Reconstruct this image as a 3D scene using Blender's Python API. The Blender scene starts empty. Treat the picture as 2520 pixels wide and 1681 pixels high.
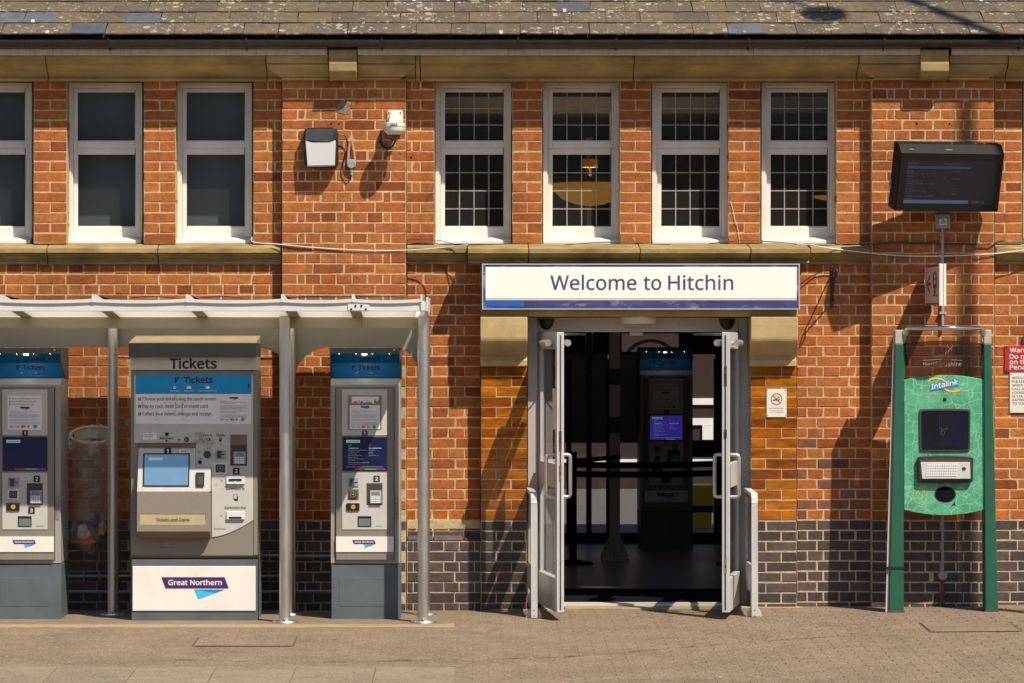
import bpy, math, random
from mathutils import Vector, Matrix
random.seed(7)
R = random.Random(11)
S = bpy.context.scene
C = S.collection
# ------------------------------------------------------------------ camera, sky, sun, exposure
D = 25.0          # metres from the lens to the face of the brick wall
PPM = 333.0       # photograph pixels per metre on that face
CX, HY, HZ = 1160.0, 850.0, 1.952
cam_d = bpy.data.cameras.new('camera'); cam = bpy.data.objects.new('camera', cam_d); C.objects.link(cam)
cam.location = (0, -D, HZ); cam.rotation_euler = (math.radians(90), 0, 0)
cam_d.sensor_width = 36; cam_d.lens = 36 * D * PPM / 2520
cam_d.shift_x = (1260 - CX) / 2520; cam_d.shift_y = (HY - 840.5) / 2520
cam_d.clip_end = 2000; cam_d.clip_start = 0.5
S.camera = cam
SUN = Vector((0.82, -1.0, 1.8)).normalized()
elev = math.asin(SUN.z); azim = math.atan2(SUN.x, SUN.y)
w = bpy.data.worlds.new('World'); S.world = w; w.use_nodes = True
nt = w.node_tree; bg = nt.nodes['Background']
sky = nt.nodes.new('ShaderNodeTexSky'); sky.sky_type = 'NISHITA'; sky.sun_disc = False
sky.sun_elevation = elev; sky.sun_rotation = azim; sky.air_density = 1.0; sky.dust_density = 0.6; sky.ozone_density = 1.0
nt.links.new(sky.outputs[0], bg.inputs[0]); bg.inputs[1].default_value = 0.09
sd = bpy.data.lights.new('sun', 'SUN'); sd.energy = 4.9; sd.angle = math.radians(0.53); sd.color = (1.0, 0.90, 0.74)
so = bpy.data.objects.new('sun', sd); C.objects.link(so); so.rotation_euler = SUN.to_track_quat('Z', 'Y').to_euler()
vs = S.view_settings; vs.view_transform = 'Standard'; vs.look = 'None'; vs.gamma = 1; vs.exposure = 0.38; vs.use_curve_mapping = False
S.cycles.use_denoising = True; S.cycles.max_bounces = 8; S.cycles.transparent_max_bounces = 12
S.cycles.caustics_reflective = False; S.cycles.caustics_refractive = False; S.cycles.sample_clamp_indirect = 6

# ------------------------------------------------------------------ helpers
def X(px, t=0.0): return (px - CX) * (D - t) / D / PPM
def Z(py, t=0.0): return HZ + (HY - py) * (D - t) / D / PPM
def G(x, t): return 0.009 * max(min(x, 8), 0) - 0.03 * max(0.0, t - 1.05 * min(1, max(0, (0.6 - x) / 0.8)))   # paving falls away from the wall
def ZL(k): return Z(196 + 25.2 * k)

def lin(*c): return tuple(c) + (1.0,)
def pm(name, col, rough=0.6, metal=0.0, var=0.12, scale=6.0, bump=0.0, bscale=60.0, spec=0.5, rnd=0.0, coat=0.0, col2=None, dirt=0.0, dirtcol=(0.12, 0.09, 0.06), stretch=(1, 1, 1), emit=0.0, emcol=None, perobj=None, weather=0.0):
    m = bpy.data.materials.new(name); m.use_nodes = True
    n = m.node_tree.nodes; l = m.node_tree.links; b = n['Principled BSDF']
    b.inputs['Roughness'].default_value = rough; b.inputs['Metallic'].default_value = metal
    b.inputs['Specular IOR Level'].default_value = spec; b.inputs['Coat Weight'].default_value = coat
    geo = n.new('ShaderNodeNewGeometry'); oi = n.new('ShaderNodeObjectInfo')
    add = n.new('ShaderNodeVectorMath'); add.operation = 'MULTIPLY_ADD'
    cmb = n.new('ShaderNodeCombineXYZ')
    for i in range(3): l.new(oi.outputs['Random'], cmb.inputs[i])
    l.new(cmb.outputs[0], add.inputs[0]); add.inputs[1].default_value = (7.3 * rnd, 3.1 * rnd, 11.7 * rnd); l.new(geo.outputs['Position'], add.inputs[2])
    mp = n.new('ShaderNodeMapping'); mp.inputs['Scale'].default_value = stretch; l.new(add.outputs[0], mp.inputs[0])
    vec = mp.outputs[0]
    nz = n.new('ShaderNodeTexNoise'); nz.inputs['Scale'].default_value = scale; nz.inputs['Detail'].default_value = 6; nz.inputs['Roughness'].default_value = 0.62; l.new(vec, nz.inputs['Vector'])
    cr = n.new('ShaderNodeValToRGB'); e = cr.color_ramp.elements
    a = tuple(max(0, c * (1 - var)) for c in col); z = tuple(min(1, c * (1 + var)) for c in (col2 or col))
    e[0].position = 0.32; e[0].color = lin(*a); e[1].position = 0.68; e[1].color = lin(*z)
    l.new(nz.outputs['Fac'], cr.inputs[0]); out = cr.outputs[0]
    if perobj:
        pr = n.new('ShaderNodeValToRGB'); pe = pr.color_ramp.elements
        while len(pe) < len(perobj): pe.new(0.5)
        for i, (p, c) in enumerate(perobj): pe[i].position = p; pe[i].color = lin(*c)
        l.new(oi.outputs['Random'], pr.inputs[0])
        mx = n.new('ShaderNodeMix'); mx.data_type = 'RGBA'; mx.blend_type = 'MULTIPLY'; mx.inputs[0].default_value = 1
        l.new(out, mx.inputs[6]); l.new(pr.outputs[0], mx.inputs[7]); out = mx.outputs[2]
    if dirt > 0:
        d = n.new('ShaderNodeTexNoise'); d.inputs['Scale'].default_value = scale * 0.45; d.inputs['Detail'].default_value = 9; d.inputs['Roughness'].default_value = 0.75; l.new(vec, d.inputs['Vector'])
        dr = n.new('ShaderNodeMapRange'); dr.inputs[1].default_value = 0.5; dr.inputs[2].default_value = 0.72; dr.inputs[4].default_value = dirt; l.new(d.outputs['Fac'], dr.inputs[0])
        mx = n.new('ShaderNodeMix'); mx.data_type = 'RGBA'; l.new(dr.outputs[0], mx.inputs[0]); l.new(out, mx.inputs[6]); mx.inputs[7].default_value = lin(*dirtcol); out = mx.outputs[2]
    if weather > 0:
        wm = n.new('ShaderNodeMapping'); wm.inputs['Scale'].default_value = (1.5, 1.5, 0.55); l.new(geo.outputs['Position'], wm.inputs[0])
        wn = n.new('ShaderNodeTexNoise'); wn.inputs['Scale'].default_value = 1.3; wn.inputs['Detail'].default_value = 8; wn.inputs['Roughness'].default_value = 0.65; l.new(wm.outputs[0], wn.inputs['Vector'])
        wr = n.new('ShaderNodeMapRange'); wr.inputs[1].default_value = 0.35; wr.inputs[2].default_value = 0.68; wr.inputs[3].default_value = 1.06; wr.inputs[4].default_value = 1 - weather; l.new(wn.outputs['Fac'], wr.inputs[0])
        wx = n.new('ShaderNodeVectorMath'); wx.operation = 'SCALE'; l.new(out, wx.inputs[0]); l.new(wr.outputs[0], wx.inputs['Scale']); out = wx.outputs[0]
    l.new(out, b.inputs['Base Color'])
    if rough < 0.9:
        rr = n.new('ShaderNodeMapRange'); rr.inputs[3].default_value = max(0.02, rough - 0.08); rr.inputs[4].default_value = min(1, rough + 0.12); l.new(nz.outputs['Fac'], rr.inputs[0]); l.new(rr.outputs[0], b.inputs['Roughness'])
    if bump > 0:
        bn = n.new('ShaderNodeTexNoise'); bn.inputs['Scale'].default_value = bscale; bn.inputs['Detail'].default_value = 6; l.new(vec, bn.inputs['Vector'])
        bp = n.new('ShaderNodeBump'); bp.inputs['Strength'].default_value = 1.0; bp.inputs['Distance'].default_value = bump; l.new(bn.outputs['Fac'], bp.inputs['Height']); l.new(bp.outputs[0], b.inputs['Normal'])
    if emit > 0:
        b.inputs['Emission Strength'].default_value = emit; b.inputs['Emission Color'].default_value = lin(*(emcol or col))
    return m
def glass(name, tint=(0.9, 0.93, 0.92), refl=0.08, rough=0.02, body=0.0, bodycol=(0.8, 0.8, 0.8), wave=0.0):
    m = bpy.data.materials.new(name); m.use_nodes = True
    n = m.node_tree.nodes; l = m.node_tree.links; n.clear()
    o = n.new('ShaderNodeOutputMaterial'); tr = n.new('ShaderNodeBsdfTransparent'); tr.inputs[0].default_value = lin(*tint)
    gl = n.new('ShaderNodeBsdfGlossy'); gl.inputs['Roughness'].default_value = rough
    lw = n.new('ShaderNodeFresnel'); lw.inputs[0].default_value = 1.5
    mx = n.new('ShaderNodeMixShader'); ad = n.new('ShaderNodeMath'); ad.operation = 'MULTIPLY_ADD'; ad.inputs[1].default_value = 1.0; ad.inputs[2].default_value = refl - 0.04
    ad.use_clamp = True
    gb = n.new('ShaderNodeNewGeometry'); iv = n.new('ShaderNodeMath'); iv.operation = 'SUBTRACT'; iv.inputs[0].default_value = 1.0; l.new(gb.outputs['Backfacing'], iv.inputs[1]); fm = n.new('ShaderNodeMath'); fm.operation = 'MULTIPLY'
    l.new(lw.outputs[0], ad.inputs[0]); l.new(ad.outputs[0], fm.inputs[0]); l.new(iv.outputs[0], fm.inputs[1]); l.new(fm.outputs[0], mx.inputs[0]); l.new(tr.outputs[0], mx.inputs[1]); l.new(gl.outputs[0], mx.inputs[2])
    res = mx.outputs[0]
    if wave > 0:
        nz = n.new('ShaderNodeTexNoise'); nz.inputs['Scale'].default_value = 14; g = n.new('ShaderNodeNewGeometry'); l.new(g.outputs['Position'], nz.inputs['Vector'])
        bp = n.new('ShaderNodeBump'); bp.inputs['Distance'].default_value = wave; l.new(nz.outputs['Fac'], bp.inputs['Height']); l.new(bp.outputs[0], gl.inputs['Normal'])
    if body > 0:
        df = n.new('ShaderNodeBsdfDiffuse'); df.inputs[0].default_value = lin(*bodycol)
        m2 = n.new('ShaderNodeMixShader'); m2.inputs[0].default_value = body
        if wave > 0:
            mr = n.new('ShaderNodeMapRange'); mr.inputs[1].default_value = 0.4; mr.inputs[2].default_value = 0.7; mr.inputs[3].default_value = body * 0.3; mr.inputs[4].default_value = body * 1.9
            l.new(nz.outputs['Fac'], mr.inputs[0]); l.new(mr.outputs[0], m2.inputs[0])
        l.new(res, m2.inputs[1]); l.new(df.outputs[0], m2.inputs[2]); res = m2.outputs[0]
    l.new(res, o.inputs[0]); return m

class MB:
    def __init__(s): s.v = []; s.f = []; s.mi = []
    def _a(s, vs, fs, mi):
        o = len(s.v); s.v += [Vector((x, -t, z)) for x, t, z in vs]; s.f += [tuple(i + o for i in f) for f in fs]; s.mi += [mi] * len(fs)
    def box(s, x0, x1, t0, t1, z0, z1, mi=0):
        s._a([(x0, t0, z0), (x1, t0, z0), (x1, t1, z0), (x0, t1, z0), (x0, t0, z1), (x1, t0, z1), (x1, t1, z1), (x0, t1, z1)],
             [(0, 1, 2, 3), (7, 6, 5, 4), (1, 0, 4, 5), (2, 1, 5, 6), (3, 2, 6, 7), (0, 3, 7, 4)], mi); return s
    def prism(s, a, b, mi=0):
        n = len(a)
        s._a(list(a) + list(b), [tuple(range(n - 1, -1, -1)), tuple(range(n, 2 * n))] + [(i, (i + 1) % n, n + (i + 1) % n, n + i) for i in range(n)], mi); return s
    def xz(s, poly, t0, t1, mi=0): return s.prism([(x, t0, z) for x, z in poly], [(x, t1, z) for x, z in poly], mi)
    def tz(s, poly, x0, x1, mi=0): return s.prism([(x0, t, z) for t, z in poly], [(x1, t, z) for t, z in poly], mi)
    def xt(s, poly, z0, z1, mi=0): return s.prism([(x, t, z0) for x, t in poly], [(x, t, z1) for x, t in poly], mi)
    def quad(s, x0, x1, z0, z1, t, mi=0): s._a([(x0, t, z0), (x1, t, z0), (x1, t, z1), (x0, t, z1)], [(0, 1, 2, 3)], mi); return s
    def poly(s, pts, mi=0): s._a(pts, [tuple(range(len(pts)))], mi); return s
    def tube(s, pts, r, n=8, mi=0, cap=True):
        P = [Vector(p) for p in pts]; rings = []; up = None; rr = r if isinstance(r, (list, tuple)) else [r] * len(P)
        for i, p in enumerate(P):
            d = (P[min(i + 1, len(P) - 1)] - P[max(i - 1, 0)]).normalized()
            if up is None: up = Vector((0, 0, 1)) if abs(d.z) < 0.9 else Vector((1, 0, 0))
            a = d.cross(up).normalized(); b = d.cross(a).normalized(); up = -b if False else up
            if abs(d.dot(up)) > 0.95: up = a; a = d.cross(up).normalized(); b = d.cross(a).normalized()
            rings.append([p + (a * math.cos(2 * math.pi * k / n) + b * math.sin(2 * math.pi * k / n)) * rr[i] for k in range(n)])
        vs = [tuple(q) for ring in rings for q in ring]; fs = []
        for i in range(len(P) - 1):
            # align rings to avoid twist
            best = min(range(n), key=lambda q: sum((rings[i][k] - rings[i + 1][(k + q) % n]).length for k in range(n)))
            for k in range(n):
                fs.append((i * n + k, i * n + (k + 1) % n, (i + 1) * n + (k + 1 + best) % n, (i + 1) * n + (k + best) % n))
        if cap: fs += [tuple(range(n)), tuple(range((len(P) - 1) * n, len(P) * n))]
        s._a(vs, fs, mi); return s
    def cyl(s, c, axis, r, h, n=20, mi=0, r2=None):
        c = Vector(c); ax = {'x': Vector((1, 0, 0)), 't': Vector((0, 1, 0)), 'z': Vector((0, 0, 1))}[axis]
        return s.tube([tuple(c), tuple(c + ax * h)], [r, r if r2 is None else r2], n, mi)
    def lathe(s, prof, cx, ct, n=24, mi=0, axis='z', arc=(0, 2 * math.pi)):
        m = len(prof); vs = []
        full = abs(arc[1] - arc[0] - 2 * math.pi) < 1e-6; cnt = n if full else n + 1
        for k in range(cnt):
            a = arc[0] + (arc[1] - arc[0]) * k / n
            for r, z in prof: vs.append((cx + r * math.cos(a), ct + r * math.sin(a), z))
        fs = []
        for k in range(n):
            k2 = (k + 1) % cnt
            for j in range(m - 1): fs.append((k * m + j, k2 * m + j, k2 * m + j + 1, k * m + j + 1))
        s._a(vs, fs, mi); return s
    def build(s, name, mats, parent=None, smooth=False, bevel=0.0, local=False, seg=1, **props):
        me = bpy.data.meshes.new(name); off = Vector((0, 0, 0)) if (parent is None or local) else ORG[parent.name]
        me.from_pydata([v - off for v in s.v], [], s.f)
        if not isinstance(mats, (list, tuple)): mats = [mats]
        for m in mats: me.materials.append(m)
        me.polygons.foreach_set('material_index', s.mi)
        import bmesh
        bm = bmesh.new(); bm.from_mesh(me); bmesh.ops.remove_doubles(bm, verts=bm.verts, dist=1e-6)
        bmesh.ops.recalc_face_normals(bm, faces=bm.faces)
        if smooth:
            for f in bm.faces: f.smooth = True
            for e in bm.edges:
                if len(e.link_faces) == 2 and e.calc_face_angle(0) > math.radians(40): e.smooth = False
        bm.to_mesh(me); bm.free()
        o = bpy.data.objects.new(name, me); C.objects.link(o)
        if parent is not None: o.parent = parent
        ORG[o.name] = off if not local else Vector((0, 0, 0))
        if bevel > 0:
            b = o.modifiers.new('soft edges', 'BEVEL'); b.width = bevel; b.segments = seg; b.limit_method = 'ANGLE'; b.angle_limit = math.radians(35)
        for k, v in props.items(): o[k] = v
        return o
ORG = {}
def thing(name, label, cat, loc=(0, 0, 0), group=None, rot=None):
    o = bpy.data.objects.new(name, None); C.objects.link(o); o.location = (loc[0], -loc[1], loc[2]); o.empty_display_size = 0.1
    if rot: o.rotation_euler = rot
    o['label'] = label; o['category'] = cat
    if group: o['group'] = group
    ORG[o.name] = Vector(o.location); return o
def tag(o, label, cat, group=None):
    o['label'] = label; o['category'] = cat
    if group: o['group'] = group
    return o
def struct(o): o['kind'] = 'structure'; return o
_tc = {}
import os
FONT = None
try:
    FONT = bpy.data.fonts.load(os.path.join(bpy.utils.resource_path('LOCAL'), 'datafiles', 'fonts', 'NotoSansHebrew-Regular.woff2'))   # a sans face that ships with Blender
except Exception: FONT = None
def text_geo(s, bold=0.0, res=3, spacing=1.0):
    bold = 0.0; key = (s, bold, res, spacing)
    if key in _tc: return _tc[key]
    cu = bpy.data.curves.new('t', 'FONT'); cu.body = s
    if FONT: cu.font = FONT
    cu.resolution_u = res; cu.offset = bold; cu.space_character = spacing
    o = bpy.data.objects.new('t', cu); C.objects.link(o)
    dg = bpy.context.evaluated_depsgraph_get(); me = bpy.data.meshes.new_from_object(o.evaluated_get(dg))
    vs = [tuple(v.co) for v in me.vertices]; fs = [tuple(p.vertices) for p in me.polygons]
    bpy.data.objects.remove(o); bpy.data.curves.remove(cu); bpy.data.meshes.remove(me)
    x0 = min(v[0] for v in vs); x1 = max(v[0] for v in vs); y0 = min(v[1] for v in vs); y1 = max(v[1] for v in vs)
    _tc[key] = (vs, fs, x0, x1, y0, y1); return _tc[key]
def add_text(mb, s, x0, x1, zb, t, cap=None, bold=0.0, mi=0, res=3, slant=0.0, flip=False, spacing=1.0, tf=None):
    """text filling x0..x1 with its baseline at zb; cap = cap height in metres (default: natural proportions)"""
    vs, fs, a, b, c, d = text_geo(s, bold, res, spacing); k = (x1 - x0) / (b - a); g = text_geo('H', 0, 3, 1.0); kz = k if cap is None else cap / (g[5] - g[4])
    if flip: kz = -kz
    q = bold * k; passes = [(0, 0)] if bold < .006 else [(-q, 0), (q, 0), (0, q * .6), (0, -q * .6)] if bold < .02 else [(-q, 0), (q, 0), (-q * .4, q * .7), (q * .4, -q * .7), (q * .4, q * .7), (-q * .4, -q * .7)]
    for i, (ox, oz) in enumerate(passes):
        pts = [(x0 + (v[0] - a) * k + slant * v[1] * k + ox, t + i * .00012, zb + v[1] * kz + oz) for v in vs]
        if tf: pts = [tf(*p) for p in pts]
        mb._a(pts, fs, mi)
def ring(mb, cx, cz, r0, r1, t, n=24, mi=0, sx=1.0, a0=0, a1=2 * math.pi):
    for k in range(n):
        a = a0 + (a1 - a0) * k / n; b = a0 + (a1 - a0) * (k + 1) / n
        mb.poly([(cx + sx * r0 * math.cos(a), t, cz + r0 * math.sin(a)), (cx + sx * r1 * math.cos(a), t, cz + r1 * math.sin(a)), (cx + sx * r1 * math.cos(b), t, cz + r1 * math.sin(b)), (cx + sx * r0 * math.cos(b), t, cz + r0 * math.sin(b))], mi)
def disc(mb, cx, cz, r, t, n=20, mi=0, sx=1.0): mb.poly([(cx + sx * r * math.cos(2 * math.pi * k / n), t, cz + r * math.sin(2 * math.pi * k / n)) for k in range(n)], mi)
def line(mb, p, q, wd, t, mi=0):
    dx, dz = q[0] - p[0], q[1] - p[1]; L = math.hypot(dx, dz) or 1; nx, nz = -dz / L * wd / 2, dx / L * wd / 2
    mb.poly([(p[0] + nx, t, p[1] + nz), (p[0] - nx, t, p[1] - nz), (q[0] - nx, t, q[1] - nz), (q[0] + nx, t, q[1] + nz)], mi)

# ------------------------------------------------------------------ materials
M = {}
M['brick'] = pm('red brick', (0.43, 0.132, 0.035), 0.88, var=0.22, scale=22, bump=0.0035, bscale=55, rnd=1, spec=0.25,
   weather=.30, perobj=[(0.0, (0.50, 0.42, 0.45)), (0.05, (0.72, 0.64, 0.62)), (0.2, (0.90, 0.86, 0.86)), (0.5, (1.0, 0.98, 0.95)), (0.8, (1.0, 1.08, 1.0)), (1.0, (1.10, 1.22, 1.2))], dirt=0.55, dirtcol=(0.16, 0.06, 0.035))
M['brick_dark'] = pm('soot stained red brick', (0.22, 0.075, 0.04), 0.7, var=0.35, scale=14, bump=0.002, bscale=55, rnd=1, spec=0.4,
   perobj=[(0.0, (0.6, 0.6, 0.7)), (0.5, (1, 1, 1)), (1.0, (1.3, 1.2, 1.1))], dirt=0.6, dirtcol=(0.06, 0.04, 0.04))
M['blue'] = pm('blue black engineering brick', (0.066, 0.053, 0.050), 0.6, weather=.25, var=0.3, scale=25, bump=0.002, bscale=70, rnd=1, spec=0.45,
   perobj=[(0.0, (0.7, 0.7, 0.75)), (0.4, (0.95, 0.95, 1.0)), (0.8, (1.35, 1.15, 1.1)), (1.0, (1.7, 1.5, 1.4))], dirt=0.25, dirtcol=(0.14, 0.11, 0.09))
M['glazed'] = pm('amber glazed brick', (0.40, 0.118, 0.006), 0.1, weather=.3, var=0.45, scale=16, bump=0.0012, bscale=22, rnd=1, spec=0.6, coat=0.6,
   perobj=[(0.0, (0.55, 0.45, 0.5)), (0.3, (0.85, 0.8, 0.8)), (0.7, (1.0, 1.05, 1)), (1.0, (1.12, 1.25, 1.1))], stretch=(0.35, 1, 1.3), dirt=0.25, dirtcol=(0.1, 0.03, 0.006))
M['mortar'] = pm('cream lime mortar', (0.57, 0.44, 0.25), 0.95, weather=.30, var=0.22, scale=30, bump=0.003, bscale=120, spec=0.2, dirt=0.4, dirtcol=(0.30, 0.22, 0.13))
M['mortar_shaded'] = pm('grey brown mortar', (0.36, 0.29, 0.19), 0.95, var=0.25, scale=30, bump=0.004, bscale=120, spec=0.2, dirt=0.5, dirtcol=(0.12, 0.09, 0.06))  # darker copy of the cream mortar: shelter shade put into the colour
M['stone'] = pm('sandstone', (0.45, 0.33, 0.135), 0.9, weather=.4, var=0.18, scale=9, bump=0.002, bscale=90, rnd=0.6, spec=0.2, stretch=(0.35, 1, 2.2), dirt=0.5, dirtcol=(0.19, 0.145, 0.085))
M['stone_dirty'] = pm('weathered sandstone', (0.37, 0.27, 0.115), 0.92, weather=.4, var=0.25, scale=11, bump=0.003, bscale=80, rnd=0.6, spec=0.2, stretch=(0.5, 1, 1.6), dirt=0.75, dirtcol=(0.17, 0.13, 0.07))
M['lintel_stone'] = pm('smooth sandstone', (0.46, 0.34, 0.16), 0.85, var=0.12, scale=7, bump=0.001, bscale=120, spec=0.25, dirt=0.35, dirtcol=(0.25, 0.18, 0.09))
M['white_paint'] = pm('white painted timber', (0.74, 0.70, 0.64), 0.5, var=0.05, scale=9, bump=0.0008, bscale=60, spec=0.4, stretch=(1, 1, 0.4), dirt=0.28, dirtcol=(0.42, 0.35, 0.26))
M['cream_paint'] = pm('peeling cream fascia paint', (0.58, 0.50, 0.36), 0.6, var=0.12, scale=20, bump=0.001, spec=0.3, stretch=(3, 1, 0.3), dirt=0.55, dirtcol=(0.28, 0.21, 0.13))
M['gutter'] = pm('dark brown cast gutter', (0.03, 0.024, 0.024), 0.42, var=0.25, scale=12, spec=0.5)
M['lead'] = pm('lead came', (0.30, 0.27, 0.21), 0.6, var=0.25, scale=40, spec=0.4)
M['navy_blind'] = pm('navy blind', (0.20, 0.23, 0.31), 0.7, var=0.25, scale=2)
M['pane'] = glass('old window glass', (0.72, 0.74, 0.72), refl=0.04, rough=0.12, body=0.012)
M['clear'] = glass('door glass', (0.98, 0.985, 0.98), refl=0.045, body=.012, bodycol=(.6, .66, .62))
M['smoked'] = glass('smoked glass', (0.52, 0.47, 0.44), refl=0.06, body=0.06, bodycol=(0.10, 0.06, 0.04))
M['bag'] = glass('clear polythene', (0.93, 0.92, 0.90), refl=0.10, rough=0.18, body=0.17, bodycol=(0.50, 0.46, 0.43), wave=0.012)
M['alu'] = pm('satin aluminium', (0.56, 0.555, 0.54), 0.42, metal=0.05, var=0.06, scale=5, spec=0.5, dirt=0.1, dirtcol=(0.3, 0.27, 0.22))
M['alu_dark'] = pm('grey door rubber', (0.05, 0.05, 0.055), 0.6)
M['steel'] = pm('brushed stainless steel', (0.68, 0.65, 0.60), 0.40, metal=1.0, var=0.08, scale=18, stretch=(1, 1, 0.25), bump=0.0002, bscale=300)
M['chrome'] = pm('polished steel', (0.72, 0.70, 0.66), 0.1, metal=1.0, var=0.05)
M['grey_body'] = pm('grey machine paint', (0.32, 0.31, 0.28), 0.45, var=0.05, scale=4, spec=0.5, dirt=0.12, dirtcol=(0.2, 0.17, 0.12))
M['taupe'] = pm('taupe machine paint', (0.235, 0.21, 0.175), 0.5, var=0.05, scale=60, bump=0.0003, bscale=300, spec=0.4)
M['bronze'] = pm('bronze edge paint', (0.16, 0.12, 0.07), 0.5, var=0.08)
M['plate'] = pm('pale grey fascia plate', (0.53, 0.515, 0.475), 0.42, var=0.05, scale=7, spec=0.4, dirt=0.16, dirtcol=(0.24, 0.20, 0.15))
M['slate_base'] = pm('blue grey plinth paint', (0.10, 0.125, 0.14), 0.5, var=0.12, scale=5, spec=0.4, dirt=0.3, dirtcol=(0.16, 0.15, 0.13))
M['hood_grey'] = pm('dark grey hood', (0.075, 0.085, 0.08), 0.5, var=0.1, scale=6, spec=0.4)
M['hood_tan'] = pm('dusty tan hood top', (0.46, 0.37, 0.21), 0.7, var=0.12, scale=9)
M['print_blue'] = pm('cyan printed panel', (0.0, 0.28, 0.62), 0.35, var=0.05, scale=5, dirt=0.10, dirtcol=(0.01, 0.10, 0.2))
M['print_white'] = pm('white printed panel', (0.80, 0.79, 0.78), 0.45, var=0.03, scale=5, dirt=0.15, dirtcol=(0.48, 0.42, 0.36))
M['board_white'] = pm('scuffed white board', (0.80, 0.77, 0.72), 0.45, var=0.04, scale=5, dirt=0.2, dirtcol=(0.6, 0.54, 0.46))
M['ink'] = pm('black ink', (0.018, 0.015, 0.02), 0.6, var=0)
M['ink_grey'] = pm('grey ink', (0.12, 0.12, 0.13), 0.6, var=0)
M['purple'] = pm('purple print', (0.07, 0.015, 0.13), 0.45, var=0.03)
M['navy_print'] = pm('aubergine print', (0.03, 0.01, 0.07), 0.5, var=0)
M['sky_print'] = pm('sky blue print', (0.05, 0.50, 0.85), 0.45, var=0.03)
M['deep_sky_print'] = pm('deeper blue print', (0.02, 0.22, 0.55), 0.45, var=0.03)
M['white_ink'] = pm('white ink', (0.8, 0.8, 0.8), 0.5, var=0)
M['pale_ink'] = pm('pale ink', (0.40, 0.50, 0.62), 0.5, var=0)
M['red_ink'] = pm('red ink', (0.55, 0.03, 0.03), 0.5, var=0)
M['orange_ink'] = pm('orange ink', (0.75, 0.25, 0.02), 0.5, var=0)
M['yellow'] = pm('yellow plastic', (0.75, 0.50, 0.04), 0.5, var=0.05)
M['amber'] = pm('amber button', (0.60, 0.25, 0.02), 0.35, var=0.05)
M['black'] = pm('black plastic', (0.014, 0.014, 0.016), 0.4, var=0.1)
M['matt_black'] = pm('matt black fabric', (0.006, 0.006, 0.008), 0.9, var=0.1, spec=0.1)
M['recess'] = pm('dark recess', (0.05, 0.042, 0.034), 0.6, var=0.1)
M['keypad'] = pm('keypad grey', (0.30, 0.32, 0.34), 0.4, var=0.05)
M['lcd'] = pm('lcd green grey', (0.16, 0.20, 0.18), 0.25, var=0.02)
M['screen_navy'] = pm('navy screen', (0.008, 0.012, 0.045), 0.16, var=0.03, emit=0.12, emcol=(0.010, 0.016, 0.09))
M['screen_navy_lit'] = pm('lit purple blue screen', (0.01, 0.012, 0.05), 0.16, var=0.03, emit=.5, emcol=(0.035, 0.022, 0.24))
M['screen_blue'] = pm('pale blue screen', (0.10, 0.19, 0.29), 0.22, var=0.03, emit=0.25, emcol=(0.14, 0.30, 0.48))
M['scr_text'] = pm('screen text', (0.3, 0.4, 0.5), 0.4, var=0, emit=0.25, emcol=(0.4, 0.55, 0.7))
M['scr_mint'] = pm('mint screen button', (0.3, 0.6, 0.55), 0.4, var=0, emit=0.2, emcol=(0.35, 0.7, 0.6))
M['scr_green'] = pm('green screen mark', (0.08, 0.3, 0.05), 0.4, var=0, emit=0.3, emcol=(0.12, 0.4, 0.04))
M['scr_red'] = pm('red screen mark', (0.3, 0.03, 0.05), 0.4, var=0, emit=0.3, emcol=(0.3, 0.02, 0.04))
M['scr_mag'] = pm('magenta screen mark', (0.3, 0.04, 0.25), 0.4, var=0, emit=0.3, emcol=(0.25, 0.02, 0.2))
M['led'] = pm('white led', (0.9, 0.9, 0.9), 0.4, var=0, emit=25, emcol=(1, 0.98, 0.95))
M['sign_navy'] = pm('faded navy sign enamel', (0.045, 0.05, 0.17), 0.5, var=0.25, scale=11, dirt=0.95, dirtcol=(0.50, 0.53, 0.62), stretch=(0.6, 1, 1.6))
M['sign_white'] = pm('white sign enamel', (0.92, 0.88, 0.80), 0.4, var=0.02, scale=3)
M['sign_text'] = pm('navy sign letters', (0.06, 0.06, 0.17), 0.5, var=0.25, scale=14, dirt=0.3, dirtcol=(0.25, 0.26, 0.38))
M['sign_blue'] = pm('bright blue patch', (0.015, 0.11, 0.50), 0.4, var=0.03)
M['pink_line'] = pm('faded pink line', (0.62, 0.42, 0.42), 0.5, var=0.05)
M['cctv'] = pm('ivory camera housing', (0.72, 0.68, 0.56), 0.4, var=0.03)
M['dome'] = glass('tinted dome', (0.25, 0.22, 0.2), refl=0.12)
M['opal'] = pm('opal diffuser', (0.60, 0.59, 0.58), 0.35, var=0.02)
M['pvc_grey'] = pm('grey pvc', (0.30, 0.31, 0.31), 0.45, var=0.06)
M['terracotta'] = pm('painted conduit', (0.50, 0.24, 0.14), 0.6, var=0.2, scale=30, dirt=0.6, dirtcol=(0.12, 0.09, 0.08))
M['cable_white'] = pm('white cable', (0.75, 0.72, 0.68), 0.5, var=0.05)
M['kiosk_green'] = pm('green kiosk paint', (0.018, 0.105, 0.062), 0.38, var=0.1, scale=4, spec=0.5, dirt=0.15, dirtcol=(0.05, 0.1, 0.07))
M['rust'] = pm('rusty steel', (0.12, 0.05, 0.03), 0.8, var=0.4, scale=40)
M['cast'] = pm('cast silver cap', (0.52, 0.47, 0.40), 0.5, metal=0.3, var=0.12, scale=12, dirt=0.3, dirtcol=(0.35, 0.24, 0.15))
M['keys'] = pm('steel keyboard', (0.62, 0.60, 0.56), 0.4, metal=0.3, var=0.05)
M['red_sign'] = pm('red sign enamel', (0.42, 0.022, 0.03), 0.4, var=0.05)
M['notice'] = pm('off white notice', (0.74, 0.70, 0.62), 0.5, var=0.03, dirt=0.15, dirtcol=(0.5, 0.42, 0.32))
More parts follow.
